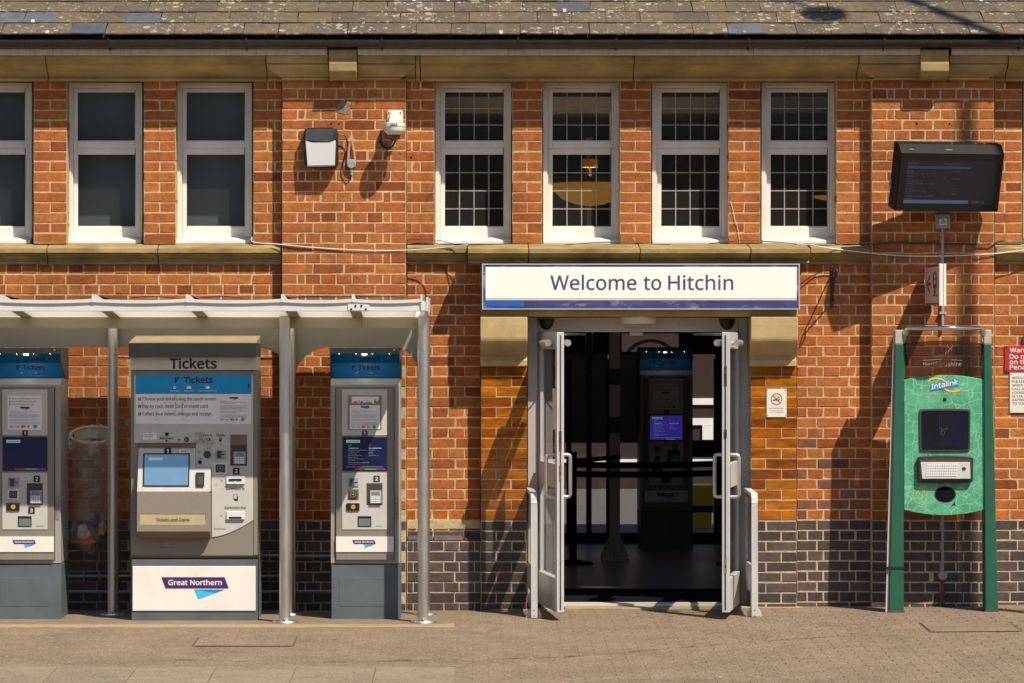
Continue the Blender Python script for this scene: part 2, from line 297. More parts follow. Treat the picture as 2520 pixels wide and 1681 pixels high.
M['maroon_ink'] = pm('maroon ink', (0.36, 0.02, 0.06), 0.5, var=0)
M['pink_face'] = pm('pink beige sign face', (0.60, 0.50, 0.45), 0.5, var=0.03)
M['opal_roof'] = None
M['canopy'] = pm('pale green grey canopy paint', (0.40, 0.38, 0.31), 0.55, var=0.05, scale=5, dirt=0.12, dirtcol=(0.25, 0.22, 0.15))
M['canopy_white'] = pm('white canopy profile', (0.66, 0.66, 0.64), 0.4, var=0.04, scale=6, dirt=0.2, dirtcol=(0.45, 0.42, 0.36))
M['back_panel'] = pm('grey green back panel', (0.19, 0.18, 0.14), 0.6, var=0.06, scale=3)
M['floor_tile'] = pm('interior terrazzo', (0.20, 0.165, 0.12), 0.3, var=0.12, scale=30)
M['plaster'] = pm('old plaster', (0.36, 0.31, 0.24), 0.8, var=0.1, scale=3)
M['board_grey'] = pm('grey pinboard', (0.30, 0.31, 0.32), 0.8, var=0.12, scale=90)
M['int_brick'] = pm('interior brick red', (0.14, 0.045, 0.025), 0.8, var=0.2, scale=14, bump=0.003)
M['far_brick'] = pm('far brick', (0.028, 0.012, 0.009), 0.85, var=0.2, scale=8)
M['platform'] = pm('platform asphalt', (0.07, 0.065, 0.06), 0.9, var=0.1)
M['column'] = pm('beige column paint', (0.48, 0.42, 0.32), 0.5, var=0.06)
M['column_band'] = pm('navy band', (0.012, 0.012, 0.06), 0.5, var=0.05)
M['far_white'] = pm('white painted stone', (0.72, 0.72, 0.68), 0.7, var=0.05)
M['brass_glass'] = pm('amber glass bowl', (0.55, 0.27, 0.05), 0.35, var=0.15, scale=5, emit=0.30, emcol=(0.85, 0.36, 0.04))
M['litter_w'] = pm('white wrapper', (0.7, 0.62, 0.5), 0.5, var=0.1, scale=30)
M['litter_o'] = pm('orange wrapper', (0.65, 0.16, 0.03), 0.5, var=0.1)
M['litter_b'] = pm('blue wrapper', (0.03, 0.05, 0.2), 0.4, var=0.3, scale=30)
M['litter_y'] = pm('gold wrapper', (0.5, 0.32, 0.1), 0.4, var=0.3, scale=30)
M['concrete'] = pm('worn yellow concrete', (0.33, 0.245, 0.135), 0.9, var=0.16, scale=7, bump=0.003, bscale=140, spec=0.2, dirt=0.4, dirtcol=(0.22, 0.16, 0.09))
def speck(name, base, hi, lo, rnd=1.0):
    m = pm(name, base, 0.92, var=0.10, scale=5, bump=0.0022, bscale=260, rnd=rnd, spec=0.2, dirt=0.30, dirtcol=lo, weather=.22,
           perobj=[(0, (0.94, 0.92, 0.92)), (1, (1.05, 1.04, 1.03))])
    n = m.node_tree.nodes; l = m.node_tree.links; b = n['Principled BSDF']; src = b.inputs['Base Color'].links[0].from_socket
    g = n.new('ShaderNodeNewGeometry'); v = n.new('ShaderNodeTexVoronoi'); v.inputs['Scale'].default_value = 130; l.new(g.outputs['Position'], v.inputs['Vector'])
    s = n.new('ShaderNodeSeparateColor'); l.new(v.outputs['Color'], s.inputs[0])
    for ch, thr, col in ((0, 0.86, hi), (1, 0.80, lo)):
        mr = n.new('ShaderNodeMath'); mr.operation = 'GREATER_THAN'; mr.inputs[1].default_value = thr; l.new(s.outputs[ch], mr.inputs[0])
        ml = n.new('ShaderNodeMath'); ml.operation = 'MULTIPLY'; ml.inputs[1].default_value = 0.5; l.new(mr.outputs[0], ml.inputs[0])
        mx = n.new('ShaderNodeMix'); mx.data_type = 'RGBA'; l.new(ml.outputs[0], mx.inputs[0]); l.new(src, mx.inputs[6]); mx.inputs[7].default_value = lin(*col); src = mx.outputs[2]
    l.new(src, b.inputs['Base Color']); return m
M['paver'] = speck('speckled tan paving', (0.215, 0.163, 0.112), (0.44, 0.36, 0.26), (0.11, 0.08, 0.052))
M['slab'] = speck('pale paving slab', (0.25, 0.20, 0.14), (0.42, 0.36, 0.27), (0.16, 0.12, 0.085))
M['joint'] = pm('sandy joint', (0.185, 0.139, 0.092), 0.95, var=0.2, scale=8)
M['iron'] = pm('cover frame iron', (0.06, 0.05, 0.045), 0.6, var=0.2)
def slate_mat(name, base, lichen, cols):
    m = pm(name, base, 0.85, var=0.22, scale=14, bump=0.002, bscale=90, rnd=1, spec=0.3, perobj=cols, dirt=0.35, dirtcol=tuple(c * 0.6 for c in base))
    n = m.node_tree.nodes; l = m.node_tree.links; b = n['Principled BSDF']; src = b.inputs['Base Color'].links[0].from_socket
    g = n.new('ShaderNodeNewGeometry'); nz = n.new('ShaderNodeTexNoise'); nz.inputs['Scale'].default_value = 60; nz.inputs['Detail'].default_value = 5; l.new(g.outputs['Position'], nz.inputs['Vector'])
    vm = n.new('ShaderNodeVectorMath'); vm.operation = 'MULTIPLY_ADD'; vm.inputs[1].default_value = (0.05, 0.05, 0.05); l.new(nz.outputs['Color'], vm.inputs[0]); l.new(g.outputs['Position'], vm.inputs[2])
    big = n.new('ShaderNodeTexNoise'); big.inputs['Scale'].default_value = 2.6; big.inputs['Detail'].default_value = 3; l.new(g.outputs['Position'], big.inputs['Vector'])
    thr = n.new('ShaderNodeMapRange'); thr.inputs[1].default_value = 0.30; thr.inputs[2].default_value = 0.58; thr.inputs[4].default_value = lichen; l.new(big.outputs['Fac'], thr.inputs[0])
    for sc, r in ((17, 0.40), (38, 0.36)):
        v = n.new('ShaderNodeTexVoronoi'); v.inputs['Scale'].default_value = sc; l.new(vm.outputs[0], v.inputs['Vector'])
        s = n.new('ShaderNodeSeparateColor'); l.new(v.outputs['Color'], s.inputs[0])
        # radius of each spot from its cell's random value
        rad = n.new('ShaderNodeMapRange'); rad.inputs[1].default_value = 0.45; rad.inputs[2].default_value = 1.0; rad.inputs[3].default_value = 0.0; rad.inputs[4].default_value = r; l.new(s.outputs[0], rad.inputs[0])
        rm = n.new('ShaderNodeMath'); rm.operation = 'MULTIPLY'; l.new(rad.outputs[0], rm.inputs[0]); l.new(thr.outputs[0], rm.inputs[1])
        lt = n.new('ShaderNodeMath'); lt.operation = 'SUBTRACT'; l.new(rm.outputs[0], lt.inputs[0]); l.new(v.outputs['Distance'], lt.inputs[1])
        mr = n.new('ShaderNodeMapRange'); mr.inputs[1].default_value = 0.0; mr.inputs[2].default_value = 0.05; l.new(lt.outputs[0], mr.inputs[0])
        hole = n.new('ShaderNodeMapRange'); hole.inputs[1].default_value = 0.08; hole.inputs[2].default_value = 0.22; hole.inputs[3].default_value = 0.85; hole.inputs[4].default_value = 0.45; l.new(lt.outputs[0], hole.inputs[0])
        mm = n.new('ShaderNodeMath'); mm.operation = 'MULTIPLY'; l.new(mr.outputs[0], mm.inputs[0]); l.new(hole.outputs[0], mm.inputs[1])
        mx = n.new('ShaderNodeMix'); mx.data_type = 'RGBA'; l.new(mm.outputs[0], mx.inputs[0]); l.new(src, mx.inputs[6]); mx.inputs[7].default_value = lin(0.42, 0.39, 0.29); src = mx.outputs[2]
    l.new(src, b.inputs['Base Color']); return m
M['slate'] = slate_mat('lichened brown slate', (0.112, 0.088, 0.058), 1.35, [(0, (0.8, 0.8, 0.85)), (0.5, (1, 1, 1)), (1, (1.15, 1.1, 1.0))])
M['slate_blue'] = slate_mat('newer blue grey slate', (0.085, 0.090, 0.105), 0.2, [(0, (0.8, 0.8, 0.8)), (1, (1.2, 1.2, 1.2))])
def opal_roof(ta, tb):
    m = bpy.data.materials.new('opal roof sheet'); m.use_nodes = True; n = m.node_tree.nodes; l = m.node_tree.links; n.clear()
    o = n.new('ShaderNodeOutputMaterial'); d = n.new('ShaderNodeBsdfDiffuse'); d.inputs[0].default_value = lin(0.90, 0.88, 0.84)
    t = n.new('ShaderNodeBsdfTranslucent'); t.inputs[0].default_value = lin(0.96, 0.94, 0.89); mx = n.new('ShaderNodeMixShader')
    nz = n.new('ShaderNodeTexNoise'); nz.inputs['Scale'].default_value = 6; mr = n.new('ShaderNodeMapRange'); mr.inputs[3].default_value = ta; mr.inputs[4].default_value = tb
    l.new(nz.outputs['Fac'], mr.inputs[0]); l.new(mr.outputs[0], mx.inputs[0]); l.new(d.outputs[0], mx.inputs[1]); l.new(t.outputs[0], mx.inputs[2]); l.new(mx.outputs[0], o.inputs[0]); return m
M['opal_roof'] = opal_roof(.75, .92); M['opal_soffit'] = opal_roof(.4, .6)
def crackle():
    m = pm('green crackle print', (0.068, 0.31, 0.172), 0.35, var=0.14, scale=9, col2=(0.09, 0.40, 0.23))
    n = m.node_tree.nodes; l = m.node_tree.links; b = n['Principled BSDF']; src = b.inputs['Base Color'].links[0].from_socket
    g = n.new('ShaderNodeNewGeometry'); nz = n.new('ShaderNodeTexNoise'); nz.inputs['Scale'].default_value = 12; l.new(g.outputs['Position'], nz.inputs['Vector'])
    vm = n.new('ShaderNodeVectorMath'); vm.operation = 'MULTIPLY_ADD'; vm.inputs[1].default_value = (0.06, 0.06, 0.06); l.new(nz.outputs['Color'], vm.inputs[0]); l.new(g.outputs['Position'], vm.inputs[2])
    for sc, wd, amt in ((14, 0.026, 0.75), (34, 0.03, 0.25)):
        v = n.new('ShaderNodeTexVoronoi'); v.feature = 'DISTANCE_TO_EDGE'; v.inputs['Scale'].default_value = sc; l.new(vm.outputs[0], v.inputs['Vector'])
        mr = n.new('ShaderNodeMapRange'); mr.inputs[1].default_value = wd * 0.5; mr.inputs[2].default_value = wd * 1.6; mr.inputs[3].default_value = amt; mr.inputs[4].default_value = 0; l.new(v.outputs['Distance'], mr.inputs[0])
        mx = n.new('ShaderNodeMix'); mx.data_type = 'RGBA'; l.new(mr.outputs[0], mx.inputs[0]); l.new(src, mx.inputs[6]); mx.inputs[7].default_value = lin(0.28, 0.56, 0.36); src = mx.outputs[2]
    l.new(src, b.inputs['Base Color']); return m
M['tv_black'] = pm('satin black steel', (0.008, 0.008, 0.009), .6, var=.1, spec=.2); M['gloss_black'] = pm('black screen glass', (0.006, 0.006, 0.007), .06, var=0); M['scr_dark'] = pm('dark screen', (0.008, 0.009, 0.012), .12, var=0, emit=.1, emcol=(0.015, .017, .03)); M['scr_bar'] = pm('blue screen bar', (0.02, .03, .08), .15, var=0, emit=.12, emcol=(.05, .07, .22)); M['scr_bar2'] = pm('pale screen bar', (0.03, .04, .09), .15, var=0, emit=.28, emcol=(.09, .12, .24)); M['scr_dim'] = pm('dim screen text', (0.05, .05, .08), .3, var=0, emit=.12, emcol=(.10, .11, .17))
M['crackle'] = crackle()
M['hoop_cream'] = pm('cream hoop plastic', (0.5, 0.43, 0.33), .5, var=.08)
def stain(name, col, amt, scale):
    m = bpy.data.materials.new(name); m.use_nodes = True; n = m.node_tree.nodes; l = m.node_tree.links; n.clear()
    o = n.new('ShaderNodeOutputMaterial'); d = n.new('ShaderNodeBsdfDiffuse'); d.inputs[0].default_value = lin(*col); t = n.new('ShaderNodeBsdfTransparent'); mx = n.new('ShaderNodeMixShader')
    g = n.new('ShaderNodeNewGeometry'); nz = n.new('ShaderNodeTexNoise'); nz.inputs['Scale'].default_value = scale; nz.inputs['Detail'].default_value = 6; l.new(g.outputs['Position'], nz.inputs['Vector'])
    mr = n.new('ShaderNodeMapRange'); mr.inputs[1].default_value = .42; mr.inputs[2].default_value = .70; mr.inputs[4].default_value = amt; l.new(nz.outputs['Fac'], mr.inputs[0]); l.new(mr.outputs[0], mx.inputs[0]); l.new(t.outputs[0], mx.inputs[1]); l.new(d.outputs[0], mx.inputs[2]); l.new(mx.outputs[0], o.inputs[0]); return m
M['gum'] = stain('old gum', (.09, .07, .05), .9, 30); M['scuff'] = stain('paving scuff', (.07, .05, .035), .75, 9)
M['drip'] = stain('brown drip stain', (.22, .16, .10), .42, 60); M['smudge'] = stain('greenish soot', (.10, .10, .06), .38, 20)
M['leaf'] = pm('dark tree foliage', (0.035, 0.05, 0.02), 0.8, var=0.4, scale=0.6)

# ------------------------------------------------------------------ ground
XL, XR = X(-70), X(2600)
ground = MB()
tb_ = (-0.02, .2, .4, .6, .8, 1.05, 2, 3, 5, 30); xb0 = (-60, -8, -.2, 0, .2, .4, .6, 2, 4, 8, 60)
for t0, t1 in zip(tb_, tb_[1:]):
    for a, b in zip(xb0, xb0[1:]): ground._a([(a, t0, G(a, t0)), (b, t0, G(b, t0)), (b, t1, G(b, t1)), (a, t1, G(a, t1))], [(0, 1, 2, 3)], 0)
ground._a([(-60, 30, G(-8, 30)), (60, 30, G(8, 30)), (900, 900, -0.9), (-900, 900, -0.9)], [(0, 1, 2, 3)], 0)
pav = struct(ground.build('pavement', M['joint'])); ORG['pavement'] = Vector((0, 0, 0))
BL, BW = 0.200, 0.100
def paver_mb(x0, x1, t0, t1, r, lift=0.003):
    m = MB(); h = lift + r.uniform(-0.0005, 0.0005); e = 0.0015
    def g(x, t, d): return (x, t, G(x, t) + d)
    lo = [(x0, t0), (x1, t0), (x1, t1), (x0, t1)]; hi = [(x0 + e, t0 + e), (x1 - e, t0 + e), (x1 - e, t1 - e), (x0 + e, t1 - e)]
    tl = r.uniform(-0.0005, 0.0005)
    m._a([g(x, t, -0.01) for x, t in lo] + [g(x, t, h - 0.002) for x, t in lo] + [g(x, t, h + (tl if i < 2 else -tl)) for i, (x, t) in enumerate(hi)],
         [(8, 9, 10, 11)] + [(i, (i + 1) % 4, 4 + (i + 1) % 4, 4 + i) for i in range(4)] + [(4 + i, 4 + (i + 1) % 4, 8 + (i + 1) % 4, 8 + i) for i in range(4)], 0)
    return m
SLAB_X1, SLAB_T1 = X(1119, 1.4), 1.44
cov = [(X(489, 2.05), X(733, 2.05), 2.08, 2.60), (X(2262, 1.2), X(2486, 1.2), 1.16, 1.76)]
rest = MB(); cells = []
row = 0; t = 0.13
while t < 3.66:
    xx = XL - 0.1 + (BL / 2 if row % 2 else 0)
    while xx < XR + 0.3:
        x0, x1, t0, t1 = xx + 0.0013, xx + BL - 0.0013, t + 0.0013, t + BW - 0.0013
        ok = not (x0 < SLAB_X1 and t0 < SLAB_T1)
        if ok and x0 < SLAB_X1 < x1 and t0 < SLAB_T1: x0 = SLAB_X1 + 0.004
        if ok and x1 - x0 > .04: cells.append((x0, x1, t0, t1))
        xx += BL
    t += BW; row += 1
while t < 5.0:
    xx = XL - 0.1 + (BL / 2 if row % 2 else 0)
    while xx < XR + 0.3:
        if xx > X(1120, 3.7): cells.append((xx + 0.0013, xx + BL - 0.0013, t + 0.0013, t + BW - 0.0013))
        xx += BL
    t += BW; row += 1
# the individually built blocks: those whose joints show best (by the kiosk and along the wall), then towards the lens
cells.sort(key=lambda c: (0 if (c[2] < 1.2 and c[0] > 2.3) else 1 if c[2] < 0.75 else 2, -c[2]))
for i, c in enumerate(cells):
    if i < 290: paver_mb(*c, R).build('paver', M['paver'], pav)
    else:
        m = paver_mb(*c, R); o = len(rest.v); rest.v += m.v; rest.f += [tuple(q + o for q in f) for f in m.f]; rest.mi += m.mi
rest.build('paving_blocks', M['paver'], pav)['kind'] = 'stuff'
# pale slabs along the kerb line, lower left
for i in range(8):
    x1 = X(1118, 4.0) - i * 0.50
    paver_mb(x1 - 0.494, x1, 3.68, 4.55, R, 0.007).build('paving_slab', M['slab'], pav)
# inset manhole covers: thin iron frames a few millimetres proud
for k, (a, b, t0, t1) in enumerate(cov):
    r = thing('manhole_cover', ['paver filled manhole cover in front of the wide ticket machine', 'paver filled manhole cover in front of the green kiosk'][k], 'manhole cover', ((a + b) / 2, t0, G(a, t0)), group='inset covers in the paving')
    m = MB()
    for (p, q, s, u) in ((a, b, t0, t0 + 0.009), (a, b, t1 - 0.009, t1), (a, a + 0.006, t0, t1), (b - 0.006, b, t0, t1)):
        m._a([(p, s, G(p, s) + 0.009), (q, s, G(q, s) + 0.009), (q, u, G(q, u) + 0.009), (p, u, G(p, u) + 0.009)], [(0, 1, 2, 3)], 0)
    m.build('frame', M['iron'], r)
    m = MB(); e = 0.014
    m._a([(a + e, t0 + e, G(a, t0) + 0.0075), (b - e, t0 + e, G(b, t0) + 0.0075), (b - e, t1 - e, G(b, t1) + 0.0075), (a + e, t1 - e, G(a, t1) + 0.0075)], [(0, 1, 2, 3)], 0)
    m.build('tray', M['paver'], r)
# concrete slab beneath the ticket machines
m = MB(); pts = [(XL, 0.0), (SLAB_X1 - 0.02, 0.0), (SLAB_X1, SLAB_T1 - 0.02)]; n = 26
for i in range(n + 1):
    x = SLAB_X1 - 0.01 - (SLAB_X1 - XL) * i / n; pts.append((x, SLAB_T1 + 0.012 * math.sin(i * 1.7) + (0.02 if x < X(780) else -0.01) + R.uniform(-0.008, 0.008)))
m.xt(pts, -0.12, -0.006)
sl = struct(m.build('concrete_slab', M['concrete'], bevel=0.004))
m = MB(); m.xt([(X(1388), 0.16), (X(1388), -0.12), (X(1771), -0.12), (X(1771), 0.17), (X(1600), 0.19)], -0.05, 0.026); struct(m.build('door_step', M['concrete'], bevel=0.006))
m = MB(); m.xt([(X(1184), 0.10), (X(1297), 0.06), (X(1300), -0.1), (X(1390), -0.1), (X(1390), 0.17), (X(1250), 0.16)], -0.05, 0.012); struct(m.build('door_step', M['concrete'], bevel=0.006))
m = MB(); m.xt([(X(1770), 0.17), (X(1770), -0.1), (X(1850), -0.1), (X(1850), 0.05), (X(1961), 0.02), (X(1975), 0.14)], -0.05, 0.03); struct(m.build('door_step', M['concrete'], bevel=0.006))

# ------------------------------------------------------------------ bricks
CH = 25.2 / PPM; JO = 0.0092; UN = 0.2290 / 2
_bm = {}
def brick_mesh(kind, L, dep, bev):
    var = R.randrange(4); key = (kind, round(L / 0.004), round(dep, 2), var, bev)
    if key in _bm: return _bm[key]
    r = random.Random(hash((kind, round(L / 0.004), var)) & 0xffff)
    L = round(L / 0.004) * 0.004; h = CH - JO + (.005 if kind == 'glazed' else 0); ji = 0.0011 if kind != 'glazed' else 0.0004; ch = 0.003 if kind != 'glazed' else 0.0035
    a, b = -L / 2, L / 2; q = r.uniform(0.3, 0.7)
    out = [(a, 0), (a + (b - a) * q, 0), (b, 0), (b, h * 0.5), (b, h), (a + (b - a) * (1 - q), h), (a, h), (a, h * 0.5)]
    out = [(x + r.uniform(-ji, ji), z + r.uniform(-ji, ji)) for x, z in out]
    if kind == 'brick' and r.random() < 0.3:                       # a chipped corner
        c = r.choice((0, 2, 4, 6)); x, z = out[c]; out[c] = (x + (0.006 if x < 0 else -0.006), z + (0.005 if z < h / 2 else -0.005))
    inn = [(x + (ch if x < a + 0.004 else -ch if x > b - 0.004 else 0), z + (ch if z < 0.004 else -ch if z > h - 0.004 else 0)) for x, z in out]
    v = [(x, dep, z) for x, z in out] + [(x, 0.0025, z) for x, z in out] + [(x, 0, z) for x, z in inn]    # y: back, edge, face
    if bev:                                                        # plinth brick whose top leans back
        v = [(x, y + (0.045 if (z > h * 0.45 and y < 0.02) else 0), z) for x, y, z in v]
    n = 8; f = [tuple(range(2 * n, 3 * n))] + [(i, (i + 1) % n, n + (i + 1) % n, n + i) for i in range(n)] + [(n + i, n + (i + 1) % n, 2 * n + (i + 1) % n, 2 * n + i) for i in range(n)]
    me = bpy.data.meshes.new('brick'); me.from_pydata(v, [], f); me.materials.append(M[{'brick': 'brick', 'dark': 'brick_dark', 'blue': 'blue', 'glazed': 'glazed'}[kind]]); me.update()
    _bm[key] = me; return me
def lay(root, x0, x1, t, k0, k1, seq, kind='brick', dep=0.10, hidden=None, kindf=None, bevf=None):
    """courses k0..k1-1 between x0 and x1; seq(k) gives brick lengths in half-brick units, stretched to fit"""
    org = ORG[root.name]
    for k in range(k0, k1):
        s = seq(k); tot = sum(s); x = x0; unit = (x1 - x0) / tot
        for u in s:
            L = u * unit - JO; c = x + u * unit / 2; x += u * unit
            if L < 0.02 or (hidden and hidden(c, k)): continue
            kd = kindf(c, k) if kindf else kind
            bv = bool(bevf and bevf(k)); L += .005 if kd == 'glazed' else 0
            o = bpy.data.objects.new('brick', brick_mesh(kd, L + R.uniform(-0.001, 0.001), dep, bv)); C.objects.link(o); o.parent = root
            o.location = Vector((c + R.uniform(-0.0012, 0.0012), -t - R.uniform(-0.0015, 0.002), ZL(k + 1) + JO / 2 + R.uniform(-0.001, 0.001))) - org
            o.rotation_euler = (0, R.uniform(-0.004, 0.004), R.uniform(-0.006, 0.006))
def wall(name, label, cat, px0, px1, t, k0, k1, seq, kind='brick', dep=0.10, thick=0.21, mortar='mortar', group=None, **kw):
    x0, x1 = X(px0, t), X(px1, t); zb = ZL(k1)
    r = thing(name, label, cat, ((x0 + x1) / 2, t, zb), group=group)
    m = MB(); m.box(x0 + 0.003, x1 - 0.003, t - thick, t - 0.002, zb - (0.2 if k1 >= 52 else 0), ZL(k0)); m.build('mortar_bed', M[mortar], r)
    lay(r, x0, x1, t, k0, k1, seq, kind, dep, **kw); return r
def fillrow(px0, px1, t, hs, off):
    """wall row of headers or stretchers with a starting offset, in units"""
    n = (X(px1, t) - X(px0, t)) / UN
    def f(k):
        u = 1.0 if hs(k) else 2.0; s = []; rem = n; first = off[0] if hs(k) else off[1]
        if first > 0: s.append(first); rem -= first
        while rem > u + 0.3: s.append(u); rem -= u
        s.append(rem); return s
    return f
ev = lambda k: k % 2 == 0
# wall below the left windows: bricks hidden behind the machines are left joined in the bed
def hid_left(c, k):
    px = CX + c * PPM
    return (k >= 27 and (px < 150 or 340 < px < 630)) or k > 51
lw_seq = fillrow(-40, 694, 0, ev, (0.45, 1.3))
def kl(c, k): return 'blue' if k >= 43 else 'brick'
a = thing('brick_wall', 'orange red brick wall band between the stone sill course and the shelter roof', 'brick wall', (X(300), 0, ZL(27)))
m = MB(); m.box(X(-40), X(694) - 0.003, -0.21, -0.002, ZL(27), ZL(18)); m.build('mortar_bed', M['mortar'], a)
lay(a, X(-40), X(694), 0, 18, 27, lw_seq)
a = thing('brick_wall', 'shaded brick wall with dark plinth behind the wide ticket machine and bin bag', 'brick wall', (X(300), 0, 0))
m = MB(); m.box(X(-40), X(694) - 0.003, -0.21, -0.002, -0.2, ZL(27)); m.build('mortar_bed', M['mortar_shaded'], a)
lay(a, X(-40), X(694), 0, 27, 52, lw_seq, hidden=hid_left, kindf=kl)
# window piers
pier = [(82, 165, 'narrow brick pier between the first and second plain windows'), (353, 433, 'narrow brick pier between the second and third plain windows'),
        (623, 694, 'brick pier between the third plain window and the wall lamp pilaster'), (1000, 1070, 'brick pier between the camera pilaster and the first leaded window'),
        (1260, 1335, 'narrow brick pier between the first and second leaded windows'), (1525, 1603, 'narrow brick pier between the second and third leaded windows'),
        (1792, 1872, 'narrow brick pier with cracked white wire between third and fourth leaded windows'), (2058, 2143, 'brick pier between the fourth leaded window and the screen pilaster'),
        (2447, 2516, 'brick pier right of the departure screen at the photo edge')]
pseq = {623: ([1, .5, .5], [2]), 1000: ([.4, .6, 1.0], [2]), 2058: ([1, .5, .5], [2]), 2447: ([.6, 1], [1.9])}
for (a, b, lab) in pier:
    h, s = pseq.get(a, ([1, 1], [2]))
    wall('brick_pier', lab, 'brick pier', a, b, 0, 0, 16, lambda k, h=h, s=s: h if ev(k) else s, dep=0.20, group='brick piers between the windows')
# pilasters
PT = 0.10
pil = lambda k: [2, 2, 2, 2] if ev(k) else [1, .5, 1, 1, 1, 1, 1, .5, 1]
wall('brick_pilaster', 'broad projecting brick pilaster carrying the wall lamp and camera', 'pilaster', 694, 1000, PT, 0, 52, pil, dep=0.105, thick=0.30,
     hidden=lambda c, k: (k >= 28 and 820 < CX + c * PPM < 970), kindf=kl)
wall('brick_pilaster', 'broad projecting brick pilaster behind the departure screen and green kiosk', 'pilaster', 2145, 2447, PT, 0, 52, pil, dep=0.105, thick=0.30, mortar='mortar',
     kindf=lambda c, k: 'blue' if k >= 43 else ('dark' if (k > 33 and R.random() < (k - 33) * 0.07) else 'brick'))
# walls either side of the door
wall('brick_wall', 'sunlit brick wall with sloped dark plinth between shelter post and glazed tiles', 'brick wall', 1000, 1183, 0, 18, 45,
     lambda k: [.6, 1, 1, 1, 1] if ev(k) else [1.1, 2, 1.6], kindf=kl, bevf=lambda k: False)
r = thing('plinth_wall', 'dark engineering brick plinth left of the door with a sloping top course', 'plinth', (X(1090), 0.09, 0))
m = MB(); m.box(X(1002), X(1183), -0.2, 0.0865, -0.2, ZL(45)); m.build('mortar_bed', M['mortar'], r)
lay(r, X(1002, .05), X(1183, .05), 0.088, 44, 45, lambda k: [1.7, 2, 1.1], 'blue', bevf=lambda k: True)
lay(r, X(1002, .05), X(1183, .05), 0.045, 43, 44, lambda k: [.6, 1, 1, 1, 1], 'blue', bevf=lambda k: True)
m = MB(); m.box(X(1002), X(1183), -0.2, 0.035, ZL(44), ZL(43)); m.box(X(1002), X(1183), -0.2, 0.04, ZL(45), ZL(44)); m.build('mortar_bed', M['mortar'], r)
lay(r, X(1002, .09), X(1183, .09), 0.09, 45, 52, lambda k: [.4, 1, 1, 1, 1, .4] if not ev(k) else [1.1, 2, 1.7], 'blue')
def krt(c, k):
    if k >= 43: return 'blue'
    return 'dark' if (k > 34 and R.random() < (k - 34) * 0.085) else 'brick'
wall('brick_wall', 'brick wall with rust brown stained lower courses between glazed tiles and kiosk', 'brick wall', 1961, 2145, 0, 18, 52,
     lambda k: [.65, 1, 1, 1, 1] if ev(k) else [1.25, 2, 1.4], kindf=krt)
wall('brick_wall', 'brick wall carrying the red warning sign at the photo edge', 'brick wall', 2447, 2600, 0, 18, 52,
     lambda k: [1, 1, 1, 1] if ev(k) else [1.5, 2, .5], kindf=kl)
# glazed door piers (amber tiles above, engineering brick below)
GT = 0.12
gl1 = lambda k: [1, 2] if ev(k) else [2, 1]
gl2 = lambda k: [2, 1] if ev(k) else [1, 2]
wall('glazed_pier', 'amber glazed brick door pier left of the entrance', 'door pier', 1183, 1297, GT, 28, 52, gl1, dep=0.30, thick=0.36, kindf=lambda c, k: 'blue' if k >= 43 else 'glazed')
wall('glazed_pier', 'amber glazed brick door pier right of the entrance behind the no smoking sign', 'door pier', 1847, 1961, GT, 28, 52, gl2, dep=0.30, thick=0.36, mortar='mortar', kindf=lambda c, k: 'blue' if k >= 43 else 'glazed')

# ------------------------------------------------------------------ stone: cornice, sill course, hood, corbels
def zz(py, t=0.15): return Z(py, t)
def cyma(a, b, n=7, bulge=0.0):
    """S curve from a=(t,z) down to b"""
    return [(a[0] + (b[0] - a[0]) * (0.5 - 0.5 * math.cos(math.pi * i / n)), a[1] + (b[1] - a[1]) * i / n) for i in range(n + 1)]
def cornice_prof(o): return [(0.0, zz(137)), (o + 0.195, zz(137)), (o + 0.195, zz(156)), (o + 0.165, zz(157.5)), (o + 0.165, zz(160.5)), (o + 0.15, zz(161.5))] + cyma((o + 0.145, zz(162)), (o + 0.03, zz(189))) + [(o + 0.048, zz(190)), (o + 0.048, zz(197)), (0.0, zz(197))]
cor = thing('stone_cornice', 'long ochre sandstone cornice under the gutter above all the windows', 'cornice', (X(1260), 0, zz(197)))
def stones(root, prof, cuts, name='stone', mat='stone', gap=0.003):
    for a, b in zip(cuts, cuts[1:]):
        MB().tz(prof, a + gap, b - gap).build(name, M[mat], root, bevel=0.003)
stones(cor, cornice_prof(0), [X(p, .15) for p in (-60, 114, 655)])
stones(cor, cornice_prof(0), [X(p, .15) for p in (1022, 1034, 1560, 2112)])
stones(cor, cornice_prof(0), [X(p, .15) for p in (2480, 2600)])
for a_, b_ in ((655, 700), (995, 1022), (2112, 2150), (2442, 2480)): stones(cor, cornice_prof(-.004), [X(a_, .15), X(b_, .15)])
